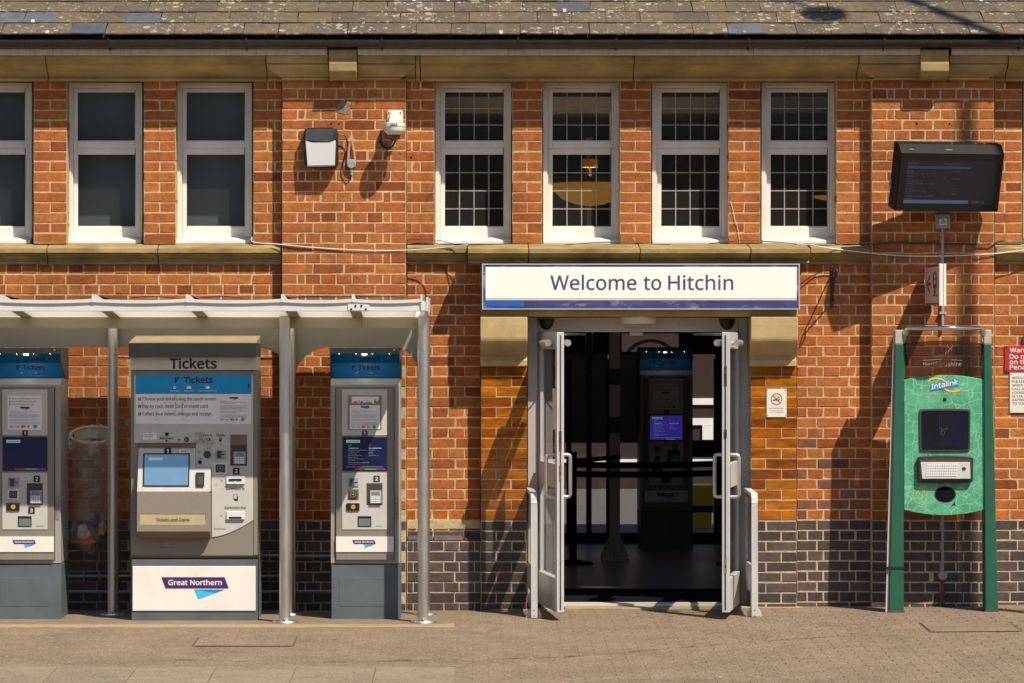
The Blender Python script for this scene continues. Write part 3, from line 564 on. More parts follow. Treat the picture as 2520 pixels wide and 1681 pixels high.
for a, b, side in ((655, 808, -1), (878, 1022, 1), (2118, 2267, -1), (2338, 2478, 1)):
    # projecting pieces with an ovolo end: upper slab and a quarter-round lower block
    A, B = X(a, .25), X(b, .25)
    MB().box(A + .003, B - .003, 0, PT + 0.115, zz(158), zz(137)).build('stone', M['stone'], cor, bevel=0.004)
    n = 8; m = MB(); w_ = 0.10
    for i in range(n):
        u0, u1 = i / n, (i + 1) / n
        def off(u): return w_ * (1 - math.cos(u * math.pi / 2)) if True else 0
        z0, z1 = zz(160) - (zz(160) - zz(190)) * u0, zz(160) - (zz(160) - zz(190)) * u1
        o0, o1 = off(u0), off(u1)
        la = A + .003 + (o0 if side < 0 else 0); lb = A + .003 + (o1 if side < 0 else 0); ra = B - .003 - (o0 if side > 0 else 0); rb = B - .003 - (o1 if side > 0 else 0)
        m.prism([(la, 0, z0), (ra, 0, z0), (ra, PT + .105 - o0 * .8, z0), (la, PT + .105 - o0 * .8, z0)], [(lb, 0, z1), (rb, 0, z1), (rb, PT + .105 - o1 * .8, z1), (lb, PT + .105 - o1 * .8, z1)])
    m.build('stone', M['stone'], cor)
    MB().box(A + (.11 if side < 0 else .003), B - (.11 if side > 0 else .003), 0, PT + .035, zz(196.6), zz(190.2)).build('stone', M['stone'], cor, bevel=0.003)
for a, b in ((808, 878), (2267, 2338)):
    t0 = 0.25; prof = [(0, zz(119, t0)), (t0 - .02, zz(119, t0)), (t0, zz(123, t0)), (t0, zz(140, t0)), (t0 + .012, zz(158, t0)), (t0 + .01, zz(175, t0)), (t0 - .02, zz(188, t0)), (t0 - .06, zz(195, t0)), (0, zz(195, t0))]
    MB().tz(prof, X(a, .3) + .002, X(b, .3) - .002).build('console', M['stone'], cor, bevel=0.006, seg=2)
# fascia board and soffit behind the gutter
fb = thing('fascia_board', 'peeling cream painted board running under the gutter', 'fascia board', (X(1260), 0.2, zz(137)))
for a, b in ((-60, 132), (132, 806), (880, 1250), (1250, 1853), (1853, 2265), (2340, 2492), (2492, 2600)):
    m = MB(); m.box(X(a, .2) + .001, X(b, .2) - .001, 0.05, 0.235, zz(136.3, .2), zz(121, .2)); m.box(X(a, .2) + .001, X(b, .2) - .001, 0.05, 0.225, zz(121, .2), zz(112, .2)); m.build('board', M['cream_paint'], fb, bevel=0.003)
# sill course below the plain windows, both sides
def sill_prof(o=0.0): return [(-0.2, zz(598, .05)), (-0.03, zz(600, .05)), (o + 0.075, zz(611, .05)), (o + 0.078, zz(623, .05)), (o + 0.052, zz(625, .05)), (o + 0.052, zz(628, .05))] + cyma((o + 0.045, zz(629, .05)), (o + 0.008, zz(643, .05)), 5) + [(o + 0.022, zz(644, .05)), (o + 0.022, zz(650, .05)), (-0.2, zz(650, .05))]
sc = thing('sill_course', 'moulded sandstone sill course under the three plain windows', 'sill course', (X(350), 0, zz(650)))
stones(sc, sill_prof(), [X(p) for p in (-60, 118, 390, 694)], mat='stone_dirty')
sc = thing('sill_course', 'short moulded sandstone course at the right photo edge under the cable', 'sill course', (X(2500), 0, zz(650)))
stones(sc, sill_prof(), [X(p) for p in (2447, 2600)], mat='stone_dirty')
hood = thing('door_hood', 'deep projecting sandstone hood course above the station name sign', 'hood course', (X(1575), 0, zz(650)))
stones(hood, sill_prof(), [X(p) for p in (1001, 1150)], mat='stone_dirty'); stones(hood, sill_prof(), [X(p) for p in (1992, 2143)], mat='stone_dirty')
HT = 0.33
hp = [(-0.2, Z(596, .1)), (0.0, Z(600, .1)), (HT, Z(612, .3)), (HT, Z(624, .3)), (HT - .03, Z(626, .3)), (HT - .03, Z(628, .3))] + cyma((HT - .035, Z(629, .3)), (HT - .085, Z(642, .3)), 5) + [(HT - .07, Z(643, .3)), (HT - .07, Z(648, .3)), (-0.2, Z(648, .3))]
stones(hood, hp, [X(p, .3) for p in (1150, 1301, 1575, 1847, 1994)], mat='stone_dirty')
lt = thing('door_lintel', 'plain sandstone lintel behind and below the station name sign', 'lintel', (X(1575), 0, Z(778, .2)))
for a, b in ((1183, 1300), (1300, 1850), (1850, 1963)): MB().box(X(a, .2) + .001, X(b, .2) - .001, -0.2, 0.22, Z(779, .2), Z(648.3, .2)).build('stone', M['lintel_stone'], lt, bevel=0.003)
for k, (a, b) in enumerate(((1182, 1298), (1847, 1963))):
    r = thing('stone_corbel', ['curved sandstone corbel left of the entrance doors', 'curved sandstone corbel right of the entrance doors'][k], 'corbel', (X((a + b) / 2), 0.2, Z(903, .2)), group='scrolled corbels at the door')
    t0 = 0.285; prof = [(0, Z(780, .25)), (t0, Z(780, .25)), (t0 + .002, Z(800, .25)), (t0, Z(830, .25))]
    for i in range(10): u = (i + 1) / 10; prof.append((t0 - 0.13 * (u ** 1.8), Z(830 + 48 * u, .25)))
    prof += [(t0 - .125, Z(884, .25)), (t0 - .11, Z(886, .25)), (t0 - .11, Z(902, .25)), (-.1, Z(902, .25)), (-.1, Z(780, .25))]
    MB().tz(prof, X(a, .25), X(b, .25)).build('scroll_block', M['lintel_stone'], r, bevel=0.006, seg=2)

# ------------------------------------------------------------------ roof, gutter
pitch = math.radians(26); T0 = 0.31; ZE = Z(88, T0)
roof = thing('slate_roof', 'lichen spotted brown slate roof slope with a few newer blue slates', 'roof', (X(1260), T0, ZE))
m = MB(); m._a([(XL - .3, T0 - .03, ZE - .012), (XR + 4.5, T0 - .03, ZE - .012), (XR + 4.5, T0 - .03 - 5.2 * math.cos(pitch), ZE - .012 + 5.2 * math.sin(pitch)), (XL - .3, T0 - .03 - 5.2 * math.cos(pitch), ZE - .012 + 5.2 * math.sin(pitch))], [(0, 1, 2, 3)], 0)  # deck stretched far right, out of view, to keep direct sun off the hall
m._a([(XL - .3, -6.3, ZE + 1.43), (XR + 4.5, -6.3, ZE + 1.43), (XR + 4.5, -9.6, ZE), (XL - .3, -9.6, ZE)], [(0, 1, 2, 3)], 0); m.build('roof_deck', M['iron'], roof)  # rear slope left open near the ridge so added daylight enters the hall
GA, SW = 0.2285, 0.2555
sl_meshes = {}
def slate_mesh(kind):
    v_ = R.randrange(6); key = (kind, v_)
    if key in sl_meshes: return sl_meshes[key]
    r = random.Random(v_ * 31 + 5); L = 0.36; wdt = SW / 2 - 0.0030; th = 0.0095; n = 5
    front = [(-wdt + 2 * wdt * i / n, (r.uniform(-0.004, 0.004) if 0 < i < n else r.choice((0, 0, 0.006)))) for i in range(n + 1)]
    v = [(x, y, th) for x, y in front] + [(x, y - 0.001, 0) for x, y in front] + [(wdt, L, th * .3), (-wdt, L, th * .3), (wdt, L, 0), (-wdt, L, 0)]
    k = n + 1; f = [tuple(range(k)) + (2 * k, 2 * k + 1)] + [(i + 1, i, k + i, k + i + 1) for i in range(n)] + [(0, 2 * k + 1, 2 * k + 3, k), (k - 1, 2 * k - 1, 2 * k + 2, 2 * k)]
    me = bpy.data.meshes.new('slate'); me.from_pydata(v, [], f); me.materials.append(M['slate_blue' if kind else 'slate']); me.update(); sl_meshes[key] = me; return me
# row: 0 is the eave; x of newer blue slates, photograph pixels
blue = {(0, 205), (1, 80), (1, 340), (3, 1020), (3, 1108), (2, 1393), (0, 1823), (3, 1935), (3, 2435), (1, 12), (4, 900), (4, 2100), (6, 600), (5, 1700), (6, 2300)}
clips = {(1, 72), (0, 116), (2, 1393), (0, 1233), (3, 1015), (3, 1101), (0, 1832), (3, 2445)}
for rowi in range(8):
    off_px = [0, 44, 8, 40, 4, 42, 6, 41][rowi]; d = rowi * GA
    for i in range(33):
        px = -60 + off_px + i * 85.2 + 20; x = X(px, .3); kind = any(rr == rowi and abs(p - px) < 43 for rr, p in blue)
        o = bpy.data.objects.new('slate', slate_mesh(kind)); C.objects.link(o); o.parent = roof
        o.location = Vector((x + R.uniform(-.002, .002), -(T0 - d * math.cos(pitch)) + R.uniform(-.003, .003), ZE + d * math.sin(pitch) + 0.008 + R.uniform(0, .003))) - ORG[roof.name]
        o.rotation_euler = (pitch - 0.022 + R.uniform(-.006, .006), R.uniform(-.012, .012), R.uniform(-.012, .012))
        if R.random() < .02: o.rotation_euler[2] += 0.03
for rowi, px in clips:
    d = rowi * GA; x = X(px, .3); zb = ZE + d * math.sin(pitch) + .018; tt = T0 - d * math.cos(pitch)
    MB().prism([(x - .012, tt + .004, zb - .004), (x + .012, tt + .004, zb - .004), (x + .012, tt + .004, zb + .012), (x - .012, tt + .004, zb + .012)], [(x - .012, tt - .03, zb + .012), (x + .012, tt - .03, zb + .012), (x + .012, tt - .03, zb + .022), (x - .012, tt - .03, zb + .022)]).build('clip', M['cable_white'] if px != 1832 else M['terracotta'], roof)
gt = thing('gutter', 'dark brown half round cast gutter along the eaves', 'gutter', (X(1260), .29, Z(106, .3)))
gc, gz, gr = 0.285, Z(99, .3), 0.052
half = lambda r: [(gc + r * math.sin(a), gz - r * math.cos(a)) for a in [math.radians(q) for q in range(-90, 91, 15)]]
m = MB(); prof = half(gr) + half(gr - .005)[::-1]; m.tz(prof, XL - .2, XR + .2); m.build('trough', M['gutter'], gt, smooth=True)
for px in (268, 606, 940, 1516, 1842, 2176, 2510):
    m = MB(); m.tz(half(gr + .004) + half(gr)[::-1], X(px, .3) - .006, X(px, .3) + .006); m.box(X(px, .3) - .006, X(px, .3) + .006, .225, .235, Z(124, .3), gz); m.box(X(px, .3) - .005, X(px, .3) + .005, gc + gr - .006, gc + gr + .005, gz - .004, gz + .012); m.build('bracket', M['gutter'], gt)
for px, wd in ((1274, .035), (1985, .006)):
    m = MB(); m.tz(half(gr + .008) + half(gr - .003)[::-1], X(px, .3) - wd, X(px, .3) - wd + .02 * (wd > .01) + .006); m.tz(half(gr + .008) + half(gr - .003)[::-1], X(px, .3) + wd - .02 * (wd > .01), X(px, .3) + wd + .006)
    if wd > .01: m.tz(half(gr + .005) + half(gr - .003)[::-1], X(px, .3) - .012, X(px, .3) + .012); m.tube([(X(px, .3), gc + gr + .006, gz), (X(px, .3) + .004, gc + gr + .008, gz + .016)], .007, 6)
    m.build('joint_collar', M['gutter'], gt)
m = MB(); m.box(XL, XR, -0.2, .20, ZE - .05, ZE - .03); m.box(XL - .3, XR + .3, .10, .13, ZE - .03, ZE + .07); struct(m.build('eaves_soffit_blocker', M['iron']))  # soffit, plus an upright board added to block stray sky through the gap

# ------------------------------------------------------------------ windows
RC = 0.205   # depth of the reveal behind the brick face
def window(px0, px1, leaded, label, grp):
    t = -RC; r = thing('sash_window', label, 'window', (X((px0 + px1) / 2, t), t, Z(600, t)), group=grp)
    x0, x1 = X(px0 + 1, t), X(px1 - 1, t); zt, zb = Z(204, t), Z(600, t); fw = 0.030
    m = MB()                                                       # outer frame, three rebates
    m.box(x0, x0 + fw, t - .1, t + .03, zb + .045, zt); m.box(x1 - fw, x1, t - .1, t + .03, zb + .045, zt); m.box(x0 + fw, x1 - fw, t - .1, t + .03, zt - fw, zt)
    m.box(x0 + fw, x0 + fw + .010, t - .1, t + .018, zb + .05, zt - fw); m.box(x1 - fw - .010, x1 - fw, t - .1, t + .018, zb + .05, zt - fw); m.box(x0 + fw + .01, x1 - fw - .01, t - .1, t + .018, zt - fw - .010, zt - fw)
    m.build('frame', M['white_paint'], r, bevel=.003)
    m = MB(); m.tz([(t - .1, zb), (t + .12, zb - .004), (t + .12, zb + .022), (t + .03, zb + .045), (t - .1, zb + .045)], x0, x1); m.build('sill', M['white_paint'], r, bevel=.003)
    gx0, gx1 = X(px0 + 24.5, t), X(px1 - 20, t)
    for nm, a, b, tt, bot in (('upper_sash', 227, 347, t - .005, 0), ('lower_sash', 380, 558, t - .02, 1)):
        za, zc = Z(a, t), Z(b, t); sa = x0 + fw + .011; sb = x1 - fw - .011
        ztop = zt - fw - .011 if not bot else Z(363, t); zbot = Z(363.8, t) if not bot else Z(586, t)
        s = MB(); s.box(sa, gx0, tt - .04, tt, zbot, ztop); s.box(gx1, sb, tt - .04, tt, zbot, ztop); s.box(gx0, gx1, tt - .04, tt, za, ztop); s.box(gx0, gx1, tt - .04, tt, zbot, zc)
        s.box(gx0, gx1, tt - .028, tt - .010, zc, zc + .006)
        so_ = s.build(nm, M['white_paint'], r, bevel=.003)
        g = MB(); g.box(gx0 - .003, gx1 + .003, tt - .024, tt - .020, zc - .003, za + .003); g.build('pane', M['pane'], so_)
        if leaded:
            g = MB(); rows = 3 if not bot else 4; lt_ = tt - .0185
            for i in range(1, 4):
                xx = gx0 + (gx1 - gx0) * i / 4; jj = R.uniform(-.002, .002)
                g.poly([(xx - .0042, lt_, zc), (xx + .0042, lt_, zc), (xx + .0042 + jj, lt_, za), (xx - .0042 + jj, lt_, za)])
            for i in range(1, rows):
                q = zc + (za - zc) * i / rows; jj = R.uniform(-.003, .003)
                g.poly([(gx0, lt_ - .001, q - .0042), (gx1, lt_ - .001, q - .0042 + jj), (gx1, lt_ - .001, q + .0042 + jj), (gx0, lt_ - .001, q + .0042)])
            g.build('lead_came', M['lead'], so_)
    if not leaded:
        m = MB(); m.box(gx0 - .02, gx1 + .02, t - .16, t - .15, Z(575, t), Z(215, t)); m.build('blind', M['navy_blind'], r)
    return r
gA, gB = 'plain sash windows left of the lamp pilaster', 'leaded sash windows over the door'
window(-106, 81, 0, 'plain white sash window cut off by the left photo edge', gA)
window(166, 352, 0, 'plain white sash window directly above the bin bag and the shelter', gA)
window(434, 622, 0, 'plain white sash window nearest the black wall lamp', gA)
window(1070, 1259, 1, 'leaded white sash window nearest the security camera', gB)
window(1335, 1524, 1, 'leaded white sash window with the glowing amber lamp behind its panes', gB)
window(1603, 1791, 1, 'leaded white sash window third from the camera pilaster, above the sign', gB)
window(1872, 2057, 1, 'leaded white sash window nearest the departure screen', gB)
window(2516, 2700, 0, 'white sash window sliver beyond the departure screen', gA)

# ------------------------------------------------------------------ the hall behind the doors
FY = 0.03
m = MB(); m.box(-3.9, 4.6, -9.0, -0.10, -0.1, FY); struct(m.build('hall_floor', M['floor_tile']))
m = MB(); m.box(-4.1, -3.9, -9.2, -0.36, -0.1, 4.3); m.box(4.6, 4.8, -9.2, -0.36, -0.1, 4.3); struct(m.build('hall_wall', M['plaster']))
m = MB(); m.box(-4.1, 4.8, -3.0, -0.3, 4.05, 4.2); m.box(-4.1, 4.8, -9.2, -5.6, 4.05, 4.2); m.box(-4.1, -1.2, -5.6, -3.0, 4.05, 4.2); struct(m.build('hall_ceiling', M['plaster']))  # ceiling left open in the middle as an invented skylight to brighten the hall
m = MB(); m.box(X(-60), X(1183), -0.36, -0.215, -0.1, Z(600)); m.box(X(1961), 4.6, -0.36, -0.215, -0.1, Z(600)); m.box(X(1183), X(1961), -0.36, -0.23, Z(700), Z(600)); struct(m.build('hall_inner_wall', M['plaster']))
DI = 8.9
def XI(px, y=DI): return X(px, -y)
def ZI(py, y=DI): return Z(py, -y)
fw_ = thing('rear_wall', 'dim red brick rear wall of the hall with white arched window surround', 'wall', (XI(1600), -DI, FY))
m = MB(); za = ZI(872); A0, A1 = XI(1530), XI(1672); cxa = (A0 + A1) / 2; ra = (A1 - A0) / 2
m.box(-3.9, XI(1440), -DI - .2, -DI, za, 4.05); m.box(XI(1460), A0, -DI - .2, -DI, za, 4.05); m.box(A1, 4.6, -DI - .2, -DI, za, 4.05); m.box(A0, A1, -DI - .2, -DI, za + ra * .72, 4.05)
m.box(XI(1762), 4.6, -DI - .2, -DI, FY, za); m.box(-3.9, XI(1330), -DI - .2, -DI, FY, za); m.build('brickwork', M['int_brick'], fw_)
m = MB(); ring(m, cxa, za - .15, ra * .93, ra * 1.05, -DI + .02, 20, a0=.2, a1=math.pi - .2); m.build('arch_surround', M['far_white'], fw_)
m = MB(); m.box(XI(1440), XI(1444.5), -DI - .1, -DI + .02, za, 4.0); m.box(XI(1455), XI(1460), -DI - .1, -DI + .02, za, 4.0); m.build('window_frame', M['far_white'], fw_)
sp = thing('glazed_screen', 'dark framed glazed partition with grey pinboards at the back of the hall', 'partition', (XI(1500), -7.9, FY))
m = MB()
for px, wd in ((1400, 6), (1449.5, 6.5), (1497, 5), (1573, 4), (1700, 4), (1762, 5), (1880, 6), (1330, 6)): m.box(X(px - wd, -7.9), X(px + wd, -7.9), -8.0, -7.9, FY, Z(820, -7.9) + (.9 if px == 1449.5 else -.25))
m.box(X(1330, -7.9), X(1880, -7.9), -7.99, -7.91, Z(1090, -7.9), Z(1084, -7.9)); m.box(X(1330, -7.9), X(1880, -7.9), -7.99, -7.91, Z(1318, -7.9), Z(1311, -7.9)); m.build('frame', M['gutter'], sp)
for a, b in ((1336, 1443), (1456, 1495), (1502, 1569)):
    m = MB(); m.box(X(a, -7.9), X(b, -7.9), -7.97, -7.93, Z(1084, -7.9), Z(872, -7.9)); m.build('pinboard', M['board_grey'], sp)
    m = MB(); m.box(X(a, -7.9), X(b, -7.9), -7.97, -7.925, Z(872, -7.9), Z(866, -7.9)); m.build('navy_trim', M['column_band'], sp)
    m = MB(); m.quad(X(a, -7.9), X(b, -7.9), Z(1311, -7.9), Z(1090, -7.9), -7.95); m.build('pane', M['clear'], sp)
m = MB(); m.box(X(1569, -7.9), X(1880, -7.9), -7.98, -7.92, Z(1392, -7.9), Z(1318, -7.9)); m.box(X(1330, -7.9), X(1569, -7.9), -7.98, -7.92, Z(1392, -7.9), Z(1318, -7.9)); m.box(X(1704, -7.9), X(1757, -7.9), -7.98, -7.92, Z(1125, -7.9), Z(1084, -7.9)); m.build('kick_panel', M['gutter'], sp)
# beyond the hall: platform and a banded brick building in daylight
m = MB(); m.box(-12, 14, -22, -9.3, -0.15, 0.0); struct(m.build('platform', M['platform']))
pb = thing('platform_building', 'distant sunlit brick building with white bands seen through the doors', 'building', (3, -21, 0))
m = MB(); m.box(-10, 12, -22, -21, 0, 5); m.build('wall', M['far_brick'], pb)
m = MB(); q = -21
for a, b in ((980, 996), (1029, 1046), (1130, 1138)): m.box(-10, 12, -21.0, -20.97, Z(b, q), Z(a, q))
m.build('white_band', M['far_white'], pb)
m = MB(); m.box(X(1728, q), X(1790, q), -21.0, -20.96, Z(1082, q), Z(1046.5, q)); m.build('white_pier', M['far_white'], pb)
yb = thing('yellow_cabinet', 'orange yellow cabinet standing on the platform beyond the hall', 'cabinet', (X(1730, -11), -11, 0))
m = MB(); m.box(X(1690, -11), X(1752, -11), -11.4, -11, 0.0, Z(1262, -11)); m.box(X(1690, -11), X(1775, -11), -11.4, -11, Z(1245, -11), Z(1194, -11)); m.build('cabinet_body', M['yellow'], yb, bevel=.005)
m = MB(); m.box(X(1690, -11), X(1775, -11), -11.38, -11.02, Z(1262, -11), Z(1245, -11)); m.build('shelf', M['black'], yb)
# steel column with flared foot
cy = -5.3; r = thing('hall_column', 'beige steel column with navy bands standing in the hall', 'column', (X(1513, cy), cy, FY))
m = MB(); a, b = X(1500, cy), X(1526, cy); m.box(a, b, cy - .1, cy, FY, 4.05); m.build('shaft', M['column'], r, bevel=.003)
for p, q in ((907, 947), (1026, 1066)): MB().box(a - .002, b + .002, cy - .102, cy + .002, Z(q, cy), Z(p, cy)).build('band', M['column_band'], r)
m = MB(); m.xz([(X(1478, cy), FY + .02), (X(1547, cy), FY + .02), (X(1546, cy), FY + .05), (b, Z(1318, cy)), (a, Z(1318, cy)), (X(1479, cy), FY + .05)], cy - .06, cy - .045); m.xt([(a + .045, cy), (a + .055, cy), (a + .055, cy + .11), (a + .045, cy + .11)], FY + .02, FY + .2)
m.box(X(1480, cy), X(1547, cy), cy - .2, cy + .13, FY, FY + .02); m.build('base_plate', M['column'], r)
# queue barrier
by = -4.7
for k, px in enumerate((1410, 1812)):
    r = thing('barrier_post', ['black queue barrier post just inside the left door leaf', 'black queue barrier post hidden by the right door leaf'][k], 'barrier post', (X(px, by), by, FY), group='belt barrier posts')
    m = MB(); x = X(px, by); m.cyl((x, by, FY + .03), 'z', .034, Z(1112, by) - FY - .03); m.build('post', M['matt_black'], r, smooth=True)
    m = MB(); m.lathe([(0, FY + .045), (.05, FY + .04), (.17, FY + .018), (.18, FY + .001)], x, by, 24); m.build('base_disc', M['matt_black'], r, smooth=True)
m = MB()
def belt(m, x0, z0, x1, z1, sag, h, t, n=12):
    for i in range(n):
        a, b = i / n, (i + 1) / n; f = lambda u: (x0 + (x1 - x0) * u, z0 + (z1 - z0) * u - sag * 4 * u * (1 - u)); p, q = f(a), f(b)
        m.prism([(p[0], t, p[1]), (q[0], t, q[1]), (q[0], t, q[1] + h), (p[0], t, p[1] + h)], [(p[0], t + .004, p[1]), (q[0], t + .004, q[1]), (q[0], t + .004, q[1] + h), (p[0], t + .004, p[1] + h)])
for z_ in (1152, 1175):
    m = MB(); belt(m, X(1418, by), Z(z_ - 1, by), X(1805, by), Z(z_ - 5, by), .012, .055, by + .01); tag(m.build('barrier_belt', M['matt_black']), 'black retractable belt across the hall, %s of the pair' % ('upper' if z_ < 1160 else 'lower'), 'barrier belt')
m = MB(); m.prism([(X(1416, by), by, Z(1140, by)), (X(1527, -5.1), -5.1, Z(1131, -5.1)), (X(1527, -5.1), -5.1, Z(1119, -5.1)), (X(1416, by), by, Z(1128, by))], [(X(1416, by), by - .004, Z(1140, by)), (X(1527, -5.1), -5.104, Z(1131, -5.1)), (X(1527, -5.1), -5.104, Z(1119, -5.1)), (X(1416, by), by - .004, Z(1128, by))])
tag(m.build('barrier_belt', M['matt_black']), 'black belt running back from the barrier post to the column', 'barrier belt')
m = MB(); m.box(X(1330), X(1840), -1.62, -0.115, FY, FY + .008); tag(m.build('door_mat', M['matt_black']), 'black ribbed mat just inside the entrance', 'mat')
# amber lamp bowl seen through the second leaded window
lx = X(1452, -4); lz = Z(470, -4)
r = thing('pendant_lamp', 'glowing amber glass bowl lamp behind the second leaded window', 'lamp', (lx, -4, lz + .6))
m = MB(); m.lathe([(0.001, Z(508, -4)), (.12, Z(503, -4)), (.24, Z(490, -4)), (.31, Z(470, -4)), (.33, Z(452, -4))], lx, -4, 28); m.build('glass_bowl', M['brass_glass'], r, smooth=True)
pl = bpy.data.lights.new('lamp_bulb', 'POINT'); pl.energy = 28; pl.color = (1, .78, .5); pl.shadow_soft_size = .05; po = bpy.data.objects.new('lamp_bulb', pl); C.objects.link(po); po.parent = r; po.location = (0, 0, -.62)
m = MB(); m.lathe([(.33, Z(452, -4)), (.36, Z(448, -4)), (.36, Z(440, -4)), (.33, Z(438, -4))], lx, -4, 28); m.build('rim', M['bronze'], r, smooth=True)
m = MB(); m.cyl((lx, -4, Z(440, -4)), 'z', .012, .35, 8); m.cyl((lx, -4, Z(412, -4)), 'z', .07, .07, 12); m.build('stem', M['bronze'], r)

lx2 = X(2046, -4.6)
r = thing('pendant_lamp', 'amber glass bowl lamp glinting behind the fourth leaded window', 'lamp', (lx2, -4.6, lz + .6))
m = MB(); m.lathe([(0.001, Z(494, -4.6)), (.08, Z(492, -4.6)), (.14, Z(488, -4.6)), (.165, Z(482, -4.6))], lx2, -4.6, 24); m.build('glass_bowl', M['brass_glass'], r, smooth=True)
m = MB(); m.cyl((lx2, -4.6, Z(482, -4.6)), 'z', .012, .9, 8); m.build('stem', M['bronze'], r)

# ------------------------------------------------------------------ entrance frame and doors
t = -0.07
ef = thing('entrance_frame', 'grey aluminium entrance frame filling the doorway', 'door frame', (X(1572), t, FY))
for a, b in ((1299, 1324), (1820, 1845)):
    m = MB(); m.box(X(a), X(b), t - .08, t, -0.02, Z(781)); m.build('jamb', M['alu'], ef, bevel=.003)
for a, b in ((1325, 1333), (1811, 1819)):
    m = MB(); m.box(X(a), X(b), t - .09, t - .012, FY, Z(818)); m.build('door_stop', M['alu_dark'] if a > 1500 else M['alu'], ef)
m = MB(); m.box(X(1324) + .001, X(1820) - .001, t - .12, t - .004, Z(817), Z(781)); m.build('header', M['alu'], ef, bevel=.003)
m = MB(); m.box(X(1333), X(1811), t - .1, t + .06, FY - .012, FY + .012); m.build('threshold', M['alu'], ef)
m = MB(); m.box(X(1551), X(1583), t - .05, t - .01, Z(826), Z(818)); m.build('latch_keep', M['alu'], ef)
for a, b in ((1298.5, 1183), (1845.5, 1961)): # stone reveal returns
    pass
for k, px in enumerate((1345, 1791)):
    r = thing('door_sensor', ['black dome door sensor above the left door leaf', 'black dome door sensor above the right door leaf'][k], 'sensor', (X(px), t, Z(800)), group='dome sensors on the header')
    m = MB(); z0 = Z(788); m.lathe([(0.001, z0 - .072), (.018, z0 - .069), (.036, z0 - .055), (.048, z0 - .036), (.056, z0 - .01), (.058, z0), (.001, z0)], X(px), t + .01, 20); m.build('dome', M['black'], r, smooth=True)
    m = MB(); m.box(X(px) - .058, X(px) + .058, t - .003, t + .02, z0, z0 + .005); m.build('mount', M['black'], r)
r = thing('door_light', 'round cream drum light on the door header under the sign', 'lamp', (X(1570), t + .09, Z(801)))
m = MB(); z0 = Z(780); m.lathe([(0.001, z0), (.135, z0), (.137, z0 - .02), (.125, z0 - .05), (.12, z0 - .054), (.001, z0 - .056)], X(1570), t + .14, 32); m.build('drum', M['cctv'], r, smooth=True)
m = MB(); m.lathe([(.10, z0 - .0565), (.06, z0 - .064), (.001, z0 - .066)], X(1570), t + .14, 32); m.build('diffuser', M['opal'], r, smooth=True)

